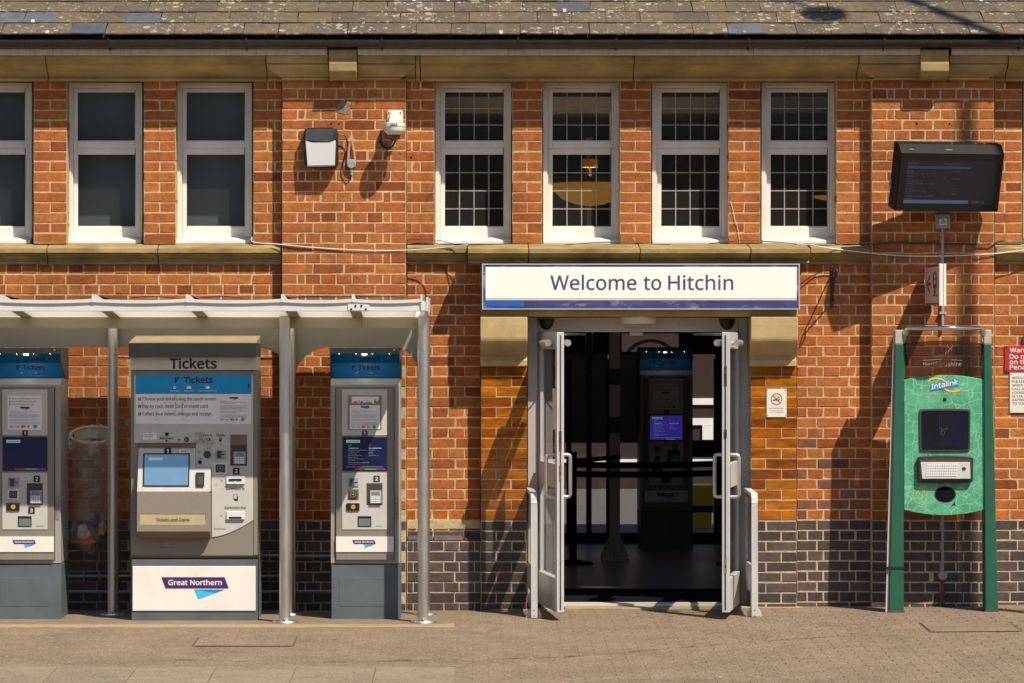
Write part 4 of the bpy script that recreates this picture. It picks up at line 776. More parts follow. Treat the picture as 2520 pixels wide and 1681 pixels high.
def door(k):
    left = k == 0
    hx, fx = (X(1331, t), X(1379, .86)) if left else (X(1816, t), X(1785.5, .86))
    ht, ft = t - .02, .86
    d = Vector((fx - hx, ft - ht)); L = d.length; d /= L; n = Vector((d.y, -d.x)) * (1 if left else -1)   # n points to the middle of the opening
    def W(s, o, z): return (hx + d.x * s + n.x * o, ht + d.y * s + n.y * o, z)
    r = thing('entrance_door', ['left glazed aluminium door leaf swung open towards the street', 'right glazed aluminium door leaf swung open towards the street'][k], 'door', (hx, ht, FY))
    zb, zt = FY + .015, Z(819); th = .026
    def bx(m, s0, s1, o0, o1, z0, z1, mi=0): m.prism([W(s0, o0, z0), W(s1, o0, z0), W(s1, o1, z0), W(s0, o1, z0)], [W(s0, o0, z1), W(s1, o0, z1), W(s1, o1, z1), W(s0, o1, z1)], mi)
    m = MB(); bx(m, 0, .035, -th * .8, th * .8, zb, zt); bx(m, L - .07, L, -th, th, zb, zt); bx(m, .035, L - .07, -th, th, zt - .12, zt); bx(m, .035, L - .07, -th, th, zb, zb + .24); m.build('leaf_frame', M['alu'], r, bevel=.003)
    m = MB(); bx(m, .035, L - .07, -.004, .004, zb + .24, zt - .12); m.build('pane', M['clear'], r)
    for s0, s1 in ((.05, .062), (L - .095, L - .083)): m = MB(); bx(m, s0, s1, -.012, .012, zb + .24, zt - .12); m.build('glazing_bead', M['alu'], r)
    m = MB(); bx(m, .07, L - .07, -th * .8, th * .8, .93, 1.10); m.build('push_panel', M['alu'], r)
    m = MB(); bx(m, L + .0, L + .003, -.004, .006, zb + .02, zt - .02); m.build('edge_seal', M['alu_dark'], r)
    m = MB(); zc = Z(1085 if left else 925, .86); bx(m, L, L + .004, -.009, .009, zc - .07, zc + .07); z2 = Z(1394 if not left else 1165, .86); bx(m, L, L + .004, -.008, .008, z2 - .055, z2 + .055); m.build('lock_plate', M['chrome'], r)
    m = MB(); bx(m, L + .004, L + .006, -.004, .004, zc - .02, zc + .015); bx(m, L + .004, L + .006, -.004, .004, z2 - .012, z2 + .012)
    if not left: z3 = Z(1068, .86); bx(m, L, L + .005, -.009, .009, z3 - .03, z3 + .03)
    m.build('keyhole', M['black'], r)
    z0, z1 = Z(1224, .84), Z(1120, .84)
    for sgn in (-1, 1):
        pts = []; o1 = .088; s = L - .10
        c = .02
        for (o, z) in ((th, z1), (o1 - c, z1), (o1 - .005, z1 - .006), (o1, z1 - c), (o1, z0 + c), (o1 - .005, z0 + .006), (o1 - c, z0), (th, z0)): pts.append(W(s, sgn * o, z))
        m = MB(); m.tube(pts, .0135, 10); m.build('pull_handle', M['steel'], r, smooth=True)
    # finger guard boss near the top, both faces
    z0 = Z(844, .6)
    for sgn in (-1, 1):
        m = MB(); p = W(L - .22, sgn * (th + .03), z0); q = W(L - .22, sgn * (th + .075), z0); m.tube([W(L - .22, sgn * th, z0), p], [.014, .016], 10); m.tube([W(L - .40, sgn * (th + .045), z0), W(L - .10, sgn * (th + .045), z0)], .024, 12); m.build('closer_boss', M['steel'], r, smooth=True)
    m = MB(); zc = Z(823, .2); m.tube([W(.45, th * (1), zt - .02), (hx + (.33 if left else -.33), -.02, zc)], .006, 6); m.tube([(hx + (.33 if left else -.33), -.02, zc), (hx + (.12 if left else -.12), -.05, zc + .01)], .008, 6); m.build('closer_arm', M['steel'], r)
    if left:
        m = MB(); p = [W(L - .3, -th * .0 - .006, Z(q, .5)) for q in (956, 1056)]; m.prism([W(L - .33, -.006, Z(1056, .5)), W(L - .20, -.006, Z(1056, .5)), W(L - .20, -.006, Z(956, .5)), W(L - .33, -.006, Z(956, .5))], [W(L - .33, -.0075, Z(1056, .5)), W(L - .20, -.0075, Z(1056, .5)), W(L - .20, -.0075, Z(956, .5)), W(L - .33, -.0075, Z(956, .5))]); m.build('taped_notice', M['notice'], r)
door(0); door(1)

def guard(k):
    left = k == 0; px = 1314.5 if left else 1857.5; tf = .72; x = X(px, tf); hw = .0235
    r = thing('guard_rail', ['grey metal guard rail with rounded top left of the open doors', 'grey metal guard rail with rounded top right of the open doors'][k], 'guard rail', (x, tf, G(x, tf)), group='guard rails beside the doors')
    zt = Z(1214, tf); zb = G(x, tf) + .006; xb = X(1303 if left else 1836, -.06)
    # curved top hoop running back to the wall
    prof = [(tf, zb), (tf, zt - .07), (tf - .012, zt - .03), (tf - .04, zt - .006), (tf - .08, zt + .002), (0.0, zt + .012)]
    m = MB()
    for (a, b) in zip(prof, prof[1:]):
        xa = x + (xb - x) * (tf - a[0]) / tf; xc = x + (xb - x) * (tf - b[0]) / tf; dn = .03
        m.prism([(xa - hw, a[0], a[1]), (xa + hw, a[0], a[1]), (xc + hw, b[0], b[1]), (xc - hw, b[0], b[1])], [(xa - hw, a[0] - dn, a[1] - (dn if a[0] < tf - .03 else 0)), (xa + hw, a[0] - dn, a[1] - (dn if a[0] < tf - .03 else 0)), (xc + hw, b[0] - (dn if b[0] > .1 else 0), b[1] - dn), (xc - hw, b[0] - (dn if b[0] > .1 else 0), b[1] - dn)])
    m.build('hoop', M['alu'], r, bevel=.003)
    m = MB()
    def PX(tt): return x + (xb - x) * (tf - tt) / tf
    for (t0, t1, z0, z1) in ((.02, .69, .16, .36), (.02, .05, .36, zt - .05), (.655, .69, .36, zt - .08)):
        m.prism([(PX(t0) - .012, t0, z0), (PX(t1) - .012, t1, z0), (PX(t1) + .012, t1, z0), (PX(t0) + .012, t0, z0)], [(PX(t0) - .012, t0, z1), (PX(t1) - .012, t1, z1), (PX(t1) + .012, t1, z1), (PX(t0) + .012, t0, z1)])
    m.build('panel_frame', M['alu'], r, bevel=.002)
    m = MB(); m.prism([(PX(.05) - .003, .05, .36), (PX(.655) - .003, .655, .36), (PX(.655) + .003, .655, .36), (PX(.05) + .003, .05, .36)], [(PX(.05) - .003, .05, zt - .05), (PX(.655) - .003, .655, zt - .06), (PX(.655) + .003, .655, zt - .06), (PX(.05) + .003, .05, zt - .05)]); m.build('pane', M['clear'], r)
    for sg in (-1, 1):
        m = MB(); m.xz([(x + sg * hw, zb), (x + sg * (hw + .035), zb), (x + sg * (hw + .028), zb + .03), (x + sg * hw, zb + .075)], tf - .05, tf - .04); m.build('foot_gusset', M['alu'], r)
    m = MB()
    for q in (1502, 1516, 1461, 1477): disc(m, x, Z(q, tf), .0045 if q > 1490 else .0025, tf + .0015, 10)
    m.build('screw', M['alu_dark'], r)
guard(0); guard(1)

# ------------------------------------------------------------------ station sign
t = 0.305
r = thing('station_sign', 'long white and navy station name sign reading Welcome to Hitchin', 'sign', (X(1578), t, Z(762, t)))
m = MB(); m.box(X(1187, t), X(1968, t), t - .07, t, Z(761, t), Z(649, t)); m.build('sign_box', M['sign_navy'], r, bevel=.002)
m = MB()
for q in ((1187, 1968, 649, 651.5), (1187, 1968, 759.5, 761.5)): m.box(X(q[0], t) - .001, X(q[1], t) + .001, t - .07, t + .004, Z(q[3], t), Z(q[2], t))
for q in ((1187, 1189), (1966, 1968)): m.box(X(q[0], t) - .001, X(q[1], t), t - .07, t + .004, Z(759.5, t), Z(651.5, t))
m.build('edge_trim', M['alu'], r)
m = MB(); m.box(X(1195, t), X(1960.5, t), t, t + .002, Z(734.5, t), Z(657, t)); m.build('name_panel', M['sign_white'], r)
m = MB(); m.box(X(1195, t), X(1960.5, t), t, t + .002, Z(738.8, t), Z(736.8, t)); m.build('white_line', M['white_ink'], r)
m = MB(); m.box(X(1195, t), X(1960.5, t), t + .002, t + .003, Z(736.2, t), Z(733.5, t)); m.build('pink_line', M['pink_line'], r)
m = MB(); m.box(X(1195.5, t), X(1290, t), t, t + .002, Z(754.5, t), Z(741, t)); m.build('blue_block', M['sign_blue'], r)
for wd, a, b in (('Welcome', 1355, 1566), ('to', 1584, 1627), ('Hitchin', 1645, 1804)):
    m = MB(); add_text(m, wd, X(a, t), X(b, t), Z(713, t), t + .0035, cap=.103, bold=.008, res=6); m.build('word', M['sign_text'], r)

# ------------------------------------------------------------------ ticket machines
def logo(root, x0, x1, z0, z1, t, tri=True, dim=False):
    """purple parallelogram with the operator name, blue wedge beneath"""
    h = z1 - z0; m = MB(); m.poly([(x0, t, z1), (x1 - h * .38, t, z1), (x1, t, z0), (x0 + h * .38, t, z0)]); m.build('logo_bar', M['ink'] if dim else M['purple'], root)
    w = x1 - x0; m = MB(); m.poly([(x0 + w * .485, t, z0 - h * .10), (x0 + w * .94, t, z0 - h * .10), (x0 + w * .55, t, z0 - h * .97)]); m.build('logo_wedge', M['sky_print'], root)
    m = MB(); m.poly([(x0 + w * .485, t + .0006, z0 - h * .10), (x0 + w * .94, t + .0006, z0 - h * .10), (x0 + w * .80, t + .0006, z0 - h * .40)]); m.build('logo_shade', M['deep_sky_print'], root)
    m = MB(); add_text(m, 'Great Northern', x0 + w * .105, x1 - w * .105, z0 + h * .30, t + .0012, cap=h * .45, bold=.022, res=3); m.build('logo_text', M['white_ink'], root)
def smallprint(m, x0, x1, z0, z1, t, lines, mi=0):
    for i, s in enumerate(lines):
        z = z1 - (z1 - z0) * (i + 1) / len(lines)
        if s: add_text(m, s, x0, x0 + (x1 - x0) * min(1, len(s) / 46), z, t, cap=(z1 - z0) / len(lines) * .5, res=1, bold=.01, mi=mi)
INFO = ['Information', 'This machine accepts all London Underground cards', 'Touch the screen to begin.', '', 'This machine is operated by Great Northern. If', 'you require a refund or have a query about your', 'ticket please contact Customer Relations at the', 'address shown on our website or by post.', '', 'If this machine is not working, please inform', 'a member of station staff.', '', 'Please ensure you have a valid ticket before you', 'travel, or you may be liable for a penalty fare.', 'We accept the following credit and debit cards']
def cards(root, x0, x1, z, t):
    w = (x1 - x0) / 5; h = w * .55
    m = MB()
    for i, mi in enumerate((0, 0)): add_text(m, 'VISA', x0 + w * i + w * .1, x0 + w * i + w * .8, z - h * .3, t, cap=h * .5, bold=.02, res=1)
    m.box(x0 + w * 4.15, x0 + w * 4.75, t - .0005, t, z - h * .5, z + h * .5); m.build('card_marks', M['purple'] if False else M['deep_sky_print'], root)
    m = MB(); disc(m, x0 + w * 2.33, z, h * .45, t, 12); m.build('card_marks', M['red_ink'], root)
    m = MB(); disc(m, x0 + w * 2.62, z, h * .45, t + .0005, 12); disc(m, x0 + w * 3.3, z, h * .45, t, 12); m.build('card_marks', M['orange_ink'], root)
def info_sheet(root, x0, x1, z0, z1, t, top=False):
    m = MB(); m.box(x0, x1, t - .002, t, z0, z1); sh = m.build('information_sheet', M['print_white'], root)
    w, h = x1 - x0, z1 - z0; zt = z1 - h * .04
    if top:
        m = MB()
        for i, s in enumerate(('Choose your ticket using the touch screen', 'Pay with debit card or credit card', 'Collect your tickets and receipt')):
            z = z1 - h * (.11 + .085 * i); add_text(m, s, x0 + w * .12, x0 + w * .12 + w * .84 * len(s) / 41, z, t + .001, cap=h * .034, bold=.01, res=2); m.box(x0 + w * .05, x0 + w * .085, t, t + .001, z, z + h * .035)
        zt = z1 - h * .33; m.build('instructions', M['ink'], sh)
    m = MB(); lw = w * .3; lx0 = x0 + w * .36; lh = w * .055; m.poly([(lx0, t + .001, zt), (lx0 + lw * .93, t + .001, zt), (lx0 + lw, t + .001, zt - lh), (lx0 + lw * .07, t + .001, zt - lh)]); m.build('logo_bar', M['ink'], sh)
    m = MB(); m.poly([(lx0 + lw * .5, t + .001, zt - lh * 1.1), (lx0 + lw * .9, t + .001, zt - lh * 1.1), (lx0 + lw * .56, t + .001, zt - lh * 2)]); m.build('logo_wedge', M['sky_print'], sh)
    m = MB(); smallprint(m, x0 + w * .06, x1 - w * .06, z0 + h * .17, zt - lh * 1.9, t + .001, INFO); m.build('small_print', M['ink_grey'], sh)
    cards(root, x0 + w * .04, x1 - w * .1, z0 + h * .10, t + .001)
def pinpad(root, x0, x1, z0, z1, t, deep=.06, mats=('keypad', 'lcd')):
    m = MB(); m.box(x0, x1, t, t + .0012, z0, z1); m.build('pin_recess', M['recess'], root)
    px0, px1 = x0 + (x1 - x0) * .2, x1 - (x1 - x0) * .06; pz1 = z0 + (z1 - z0) * .67
    m = MB(); m.prism([(px0, t + .001, z0 + .008), (px1, t + .001, z0 + .008), (px1, t + .001, pz1), (px0, t + .001, pz1)], [(px0, t + .018, z0 + .010), (px1, t + .018, z0 + .010), (px1, t + .006, pz1), (px0, t + .006, pz1)]); pp = m.build('pin_pad', M['keypad'], root, bevel=.002)
    w = px1 - px0; h = pz1 - z0
    m = MB(); m.prism([(px0 + w * .18, t + .009, z0 + h * .68), (px1 - w * .18, t + .009, z0 + h * .68), (px1 - w * .18, t + .007, pz1 - h * .1), (px0 + w * .18, t + .007, pz1 - h * .1)], [(px0 + w * .18, t + .0115, z0 + h * .68), (px1 - w * .18, t + .0115, z0 + h * .68), (px1 - w * .18, t + .009, pz1 - h * .1), (px0 + w * .18, t + .009, pz1 - h * .1)]); m.build('display', M['lcd'], pp)
    m = MB()
    for i in range(4):
        for j in range(4): a = px0 + w * (.12 + .2 * i); c = z0 + h * (.14 + .125 * j); tt = t + .0185 - .012 * (c - z0) / h; m.box(a, a + w * .15, tt - .003, tt + .002, c, c + h * .085)
    m.build('key', M['print_white'], pp, kind='stuff')
def tile(root, s, x, z, h, t, mat='ink', ink='white_ink'):
    """number square with a clipped corner"""
    m = MB(); m.xz([(x - h * .5, z - h * .5), (x + h * .5, z - h * .5), (x + h * .5, z + h * .5), (x - h * .35, z + h * .5), (x - h * .5, z + h * .35)], t, t + .0015); o = m.build('number_square', M[mat], root)
    m = MB(); add_text(m, s, x - h * .16, x + h * (.16 if s != '1' else .08), z - h * .27, t + .0022, cap=h * .55, bold=.03); m.build('numeral', M[ink], o)
def reader(root, x0, x1, z0, z1, t):
    m = MB(); m.box(x0, x1, t, t + .006, z0, z1); o = m.build('card_slot', M['keypad'], root, bevel=.001)
    w, h = x1 - x0, z1 - z0; m = MB(); m.xz([(x0 + w * .15, z1 - h * .08), (x0 + w * .6, z1 - h * .08), (x0 + w * .52, z0 + h * .5), (x0 + w * .6, z0 + h * .08), (x0 + w * .15, z0 + h * .08), (x0 + w * .22, z0 + h * .5)], t + .006, t + .014); m.box(x0 + w * .5, x1 - w * .1, t + .006, t + .009, z0 + h * .44, z0 + h * .54); m.build('slot_mouth', M['recess'], o)
def contactless(root, x0, x1, z0, z1, t, gold=False):
    w, h = x1 - x0, z1 - z0
    m = MB(); m.box(x0, x1, t, t + .002, z0, z1); o = m.build('contactless_pad', M['print_white'] if not gold else M['bronze'], root)
    m = MB(); m.box(x0 + w * .14, x1 - w * .14, t + .002, t + .010, z0 + h * .14, z1 - h * .14); m.build('pad', M['recess'], o, bevel=.002)
    m = MB(); disc(m, (x0 + x1) / 2, (z0 + z1) / 2, h * .07, t + .0115, 10); ring(m, (x0 + x1) / 2, (z0 + z1) / 2, h * .24, h * .27, t + .0112, 16); m.build('wave_mark', M['keypad'], o)
def arrow_logo(m, x, z, h, t, fl=1):
    """ticket flag mark: square with a slanted notch"""
    w = h * .95
    m.poly([(x, t, z), (x + w * .42, t, z), (x + w * .42, t, z + fl * h * .18), (x + w * .95, t, z + fl * h * .95), (x + w * .72, t, z + fl * h), (x + w * .28, t, z + fl * h * .36), (x + w * .22, t, z + fl * h * .50), (x + w * .58, t, z + fl * h), (x, t, z + fl * h * .9)])

def machine(dx, dt, dz, label, opt):
    t = .87
    def x(p, q=t): return X(p, q) + dx
    def z(p, q=t): return Z(p, q) + dz
    r = thing('ticket_machine', label, 'ticket machine', (x(898), t + dt, z(1521)), group='slim ticket machines')
    def T(q): return q + dt
    lit = opt.get('lit')
    # plinth and body
    m = MB(); m.box(x(815), x(985), T(.43), T(.865), -.012 if dz == 0 else FY, z(1388)); pl_ = m.build('plinth', M['slate_base'], r, bevel=.004)
    m = MB(); m.box(x(835), x(958), T(.8655), T(.867), z(1492), z(1421)); m.build('access_plate', M['slate_base'], pl_, bevel=.001)
    m = MB(); m.tz([(T(.42), z(1387)), (T(t), z(1387)), (T(t), z(947)), (T(.83), z(932)), (T(.42), z(932))], x(813.5), x(984.5)); m.build('cabinet', M['grey_body'], r, bevel=.004)
    m = MB(); m.box(x(827), x(969), T(t + .001), T(t + .018), z(1378), z(956)); m.build('service_door', M['taupe'], r, bevel=.003)
    u = t + .019
    m = MB(); m.box(x(825), x(827), T(t), T(t + .003), z(1379), z(954)); m.box(x(969), x(971), T(t), T(t + .003), z(1379), z(954)); m.box(x(825), x(971), T(t), T(t + .003), z(956), z(954)); m.build('door_gap', M['recess'], r)
    m = MB(); m.box(x(842), x(953), T(u), T(u + .003), z(1071.5), z(959)); pt = m.build('upper_plate', M['plate'], r, bevel=.002)
    m = MB(); m.box(x(842), x(953), T(u), T(u + .003), z(1303), z(1163)); pb_ = m.build('lower_plate', M['plate'], r, bevel=.002)
    m = MB(); m.box(x(827.5), x(968.8), T(t + .0185), T(t + .024), z(1358), z(1320)); m.build('logo_strip', M['board_white'], r)
    logo(r, x(867), x(925), z(1338.5), z(1328.5), T(t + .025), dim=bool(lit))
    u2 = u + .0035
    if opt['paper'] == 'torn':
        m = MB(); m.box(x(855.7), x(939.5), T(u2), T(u2 + .001), z(1058), z(973)); fr = m.build('notice_holder', M['taupe'], r)
        m = MB(); rr = random.Random(3); pts = [(x(861), z(976)), (x(932), z(976))]; q = 932
        while q > 861: pts.append((x(q), z(978 + rr.uniform(3, 17)))); q -= rr.uniform(1.5, 3.5)
        for i in range(1, len(pts) - 2): m.poly([(pts[i][0], T(u2 + .0018), z(976)), (pts[i + 1][0], T(u2 + .0018), z(976)), (pts[i + 1][0], T(u2 + .0018), pts[i + 1][1]), (pts[i][0], T(u2 + .0018), pts[i][1])])
        m.build('torn_paper', M['board_white'], fr)
        info_sheet(r, x(861), x(935), z(1056), z(997), T(u2 + .004))
    else: info_sheet(r, x(855), x(939.5), z(1058), z(973), T(u2 + .003), top=True)
    tile(r, '1', x(898), z(1066), .040, T(u2), mat='ink' if opt['paper'] != 'torn' else 'recess')
    # touch screen
    m = MB(); m.box(x(843), x(953), T(u), T(u + .004), z(1158.5), z(1075)); m.build('screen_bezel', M['black'], r, bevel=.002)
    m = MB(); m.box(x(845.5), x(950.5), T(u + .004), T(u + .0045), z(1156), z(1077.5)); sc_ = m.build('touch_screen', M['screen_navy_lit' if lit else 'screen_navy'], r)
    ts = T(u + .006)
    m = MB(); m.box(x(852.5), x(886), ts - .001, ts, z(1089.5), z(1082.5)); m.build('start_button', M['scr_mint'], sc_)
    m = MB(); add_text(m, 'Touch to start', x(854.5), x(884), z(1088), ts + .0005, bold=.03, res=2); m.build('button_text', M['navy_print'], sc_)
    if opt['screen']:
        m = MB(); add_text(m, 'Available here', x(858), x(883), z(1104), ts, bold=.03, res=2); add_text(m, 'Not available here', x(908), x(939), z(1104), ts, bold=.03, res=2)
        for i, s in enumerate(('Anytime, Off-Peak and Super Off-Peak tickets', 'for today and future travel', '7-day Season Tickets', 'Child and group travel (up to 9)', 'PlusBus and travelcards', 'Discounted tickets with any railcard', 'Ticket collection', 'The above tickets for travel from another station', 'Collect tickets bought online')): add_text(m, s, x(857), x(857 + len(s) * 1.05), z(1108.5 + i * 4.3), ts, res=1, bold=.005)
        for i, s in enumerate(('Advance tickets', 'Day Rangers', 'Rail Rovers', 'Replacement photocards')): add_text(m, s, x(908), x(908 + len(s) * 1.05), z(1108.5 + i * 4.3), ts, res=1, bold=.005)
        add_text(m, 'Visit our website or one of our Ticket Offices for the full range of tickets', x(853), x(943), z(1149.5), ts, res=2, bold=.01); m.build('screen_text', M['scr_text'], sc_)
        m = MB(); line(m, (x(857.5), z(1096)), (x(860), z(1099)), .003, ts); line(m, (x(860), z(1099)), (x(865), z(1093)), .003, ts); m.build('tick', M['scr_green'], sc_)
        m = MB(); line(m, (x(908), z(1093)), (x(913), z(1098)), .003, ts); line(m, (x(913), z(1093)), (x(908), z(1098)), .003, ts); m.build('cross', M['scr_red'], sc_)
    for a, b, mm in ((873, 898, 'scr_red'), (898, 926, 'scr_green'), (926, 949, 'scr_mag')): m = MB(); m.box(x(a), x(b), ts - .001, ts, z(1155.5), z(1153)); m.build('colour_bar', M[mm], sc_)
    # lower plate fittings
    tile(r, '2', x(927), z(1178), .046, T(u2), mat='recess' if opt['paper'] == 'torn' else 'ink'); reader(r, x(857), x(882.5), z(1197), z(1176), T(u2)); contactless(r, x(856), x(883), z(1229), z(1204), T(u2), gold=opt['paper'] == 'torn')
    m = MB(); m.box(x(853), x(885), T(u2), T(u2 + .010), z(1256), z(1238)); o = m.build('ticket_button_box', M['black'], r, bevel=.002)
    m = MB(); m.cyl((x(869.5), T(u2 + .010), z(1247)), 't', .0165, .006, 18); m.build('button', M['amber'], o)
    pinpad(r, x(902.5), x(941.5), z(1242), z(1189), T(u2))
    m = MB(); m.box(x(880.5), x(914), T(u2), T(u2 + .002), z(1296), z(1270)); m.build('ticket_slot', M['black'], r)
    m = MB(); m.box(x(883), x(911.5), T(u2 + .002), T(u2 + .003), z(1294), z(1276)); m.build('slot_flap', M['lcd'] if not lit else M['recess'], r)
    m = MB(); add_text(m, 'SCHEIDT&BACHMANN', x(925), x(944), z(1294.5), T(u2 + .001), res=1, bold=.02); m.build('maker_mark', M['ink_grey'], r)
    if opt['three']: tile(r, '3', x(914), z(1256), .046, T(u2))
    if opt.get('tag'):
        m = MB(); m.box(x(888), x(912), T(u2), T(u2 + .001), z(1180), z(1171)); o = m.build('asset_sticker', M['print_white'], r); m = MB(); add_text(m, opt['tag'], x(890), x(910), z(1179), T(u2 + .002), bold=.0); m.build('asset_number', M['ink_grey'], o)
    # lock handle slot in the right hand stile
    m = MB(); pts = [(x(976.7) + .012 * math.cos(a), z(1226) + .012 * math.sin(a)) for a in [math.pi * i / 8 for i in range(9)]] + [(x(976.7) + .012 * math.cos(a), z(1275) + .012 * math.sin(a)) for a in [math.pi + math.pi * i / 8 for i in range(9)]]
    m.xz(pts, T(t), T(t + .003)); o = m.build('lock_escutcheon', M['taupe'], r); m = MB(); disc(m, x(976), z(1233), .005, T(t + .005), 10); m.build('lock', M['chrome'], o)
    # header and hood
    hh = .57
    m = MB(); m.box(x(816, hh), x(985.5, hh), T(.42), T(hh), z(932), z(868, hh)); m.build('header_box', M['print_blue'], r)
    m = MB(); m.box(x(814, hh), x(987, hh), T(hh - .01), T(hh + .006), z(936), z(931)); m.build('header_trim', M['black'], r)
    m = MB()
    for a, b in ((811, 813.6), (983.4, 986)): m.tz([(T(.42), z(935)), (T(hh + .02), z(933)), (T(t), z(893)), (T(t), z(856)), (T(.42), z(856))], x(a), x(b))
    m.tz([(T(.42), z(856)), (T(t), z(856)), (T(t), z(870)), (T(t - .012), z(871)), (T(t - .012), z(859)), (T(.42), z(859))], x(813.6), x(983.4)); m.build('hood', M['hood_grey'], r)
    m = MB(); m.prism([(x(814), T(t - .015), z(869)), (x(983), T(t - .015), z(869)), (x(983), T(t - .015), z(870)), (x(814), T(t - .015), z(870))], [(x(814), T(hh + .005), z(893)), (x(983), T(hh + .005), z(893)), (x(983), T(hh + .005), z(894)), (x(814), T(hh + .005), z(894))]); m.build('hood_soffit', pm('glossy hood soffit', (0.02, 0.03, 0.04), .05, var=0, spec=.9) if 'gloss' not in M else M['gloss'], r)
    for px in (834, 875.5, 916.5, 958):
        m = MB(); m.lathe([(.001, z(870.2) - .003), (.006, z(870.2) - .002), (.0065, z(870.2) + .002)], x(px), T(t - .02), 10); m.build('spotlight', M['led'], r)
    ll = bpy.data.lights.new('header_light', 'POINT'); ll.energy = 0.08 if lit else 0.4; ll.shadow_soft_size = .02; lo = bpy.data.objects.new('header_light', ll); C.objects.link(lo); lo.parent = r; lo.location = Vector((x(896), -T(t - .07), z(876))) - ORG[r.name]
    m = MB(); disc(m, x(970), z(861), .007, T(t + .001), 12); m.build('indicator', M['yellow'], r)
    q = T(hh + .0015)
    m = MB(); add_text(m, 'Tickets', x(882, hh), x(934, hh), z(909.5, hh), q, cap=.031, bold=.034); m.build('header_text', M['navy_print'], r); m = MB(); arrow_logo(m, x(865.5, hh), z(909.5, hh), .033, q); m.build('ticket_mark', M['navy_print'], r)
    m = MB(); add_text(m, 'Pay by card', x(870, hh), x(886, hh), z(925.5, hh), q, res=1); add_text(m, 'Collect pre-paid tickets', x(896, hh), x(929, hh), z(925.5, hh), q, res=1); m.box(x(875, hh), x(882, hh), q - .001, q, z(920, hh), z(916, hh)); m.box(x(909, hh), x(917, hh), q - .001, q, z(919, hh), z(915.5, hh)); m.box(x(911.5, hh), x(914.5, hh), q - .001, q, z(920.5, hh), z(919, hh)); m.build('header_icons', M['pale_ink'], r)
    return r
M['gloss'] = pm('glossy hood soffit', (0.01, 0.025, 0.045), .04, var=0, spec=1.0, coat=1.0)
machine(0, 0, 0, 'slim ticket machine with torn poster remnant, right of the wide machine', dict(paper='torn', screen=True, three=False))
machine(-835.4 * .9652 / PPM, 0, 0, 'slim ticket machine cut by the left photo edge with numbered 1, 2, 3 steps', dict(paper='sheet', screen=False, three=True, tag='4483'))
machine(2.59, -7.67, .0, 'dark ticket machine with lit purple screen inside the hall, seen through the doors', dict(paper='sheet', screen=True, three=False, lit=True))

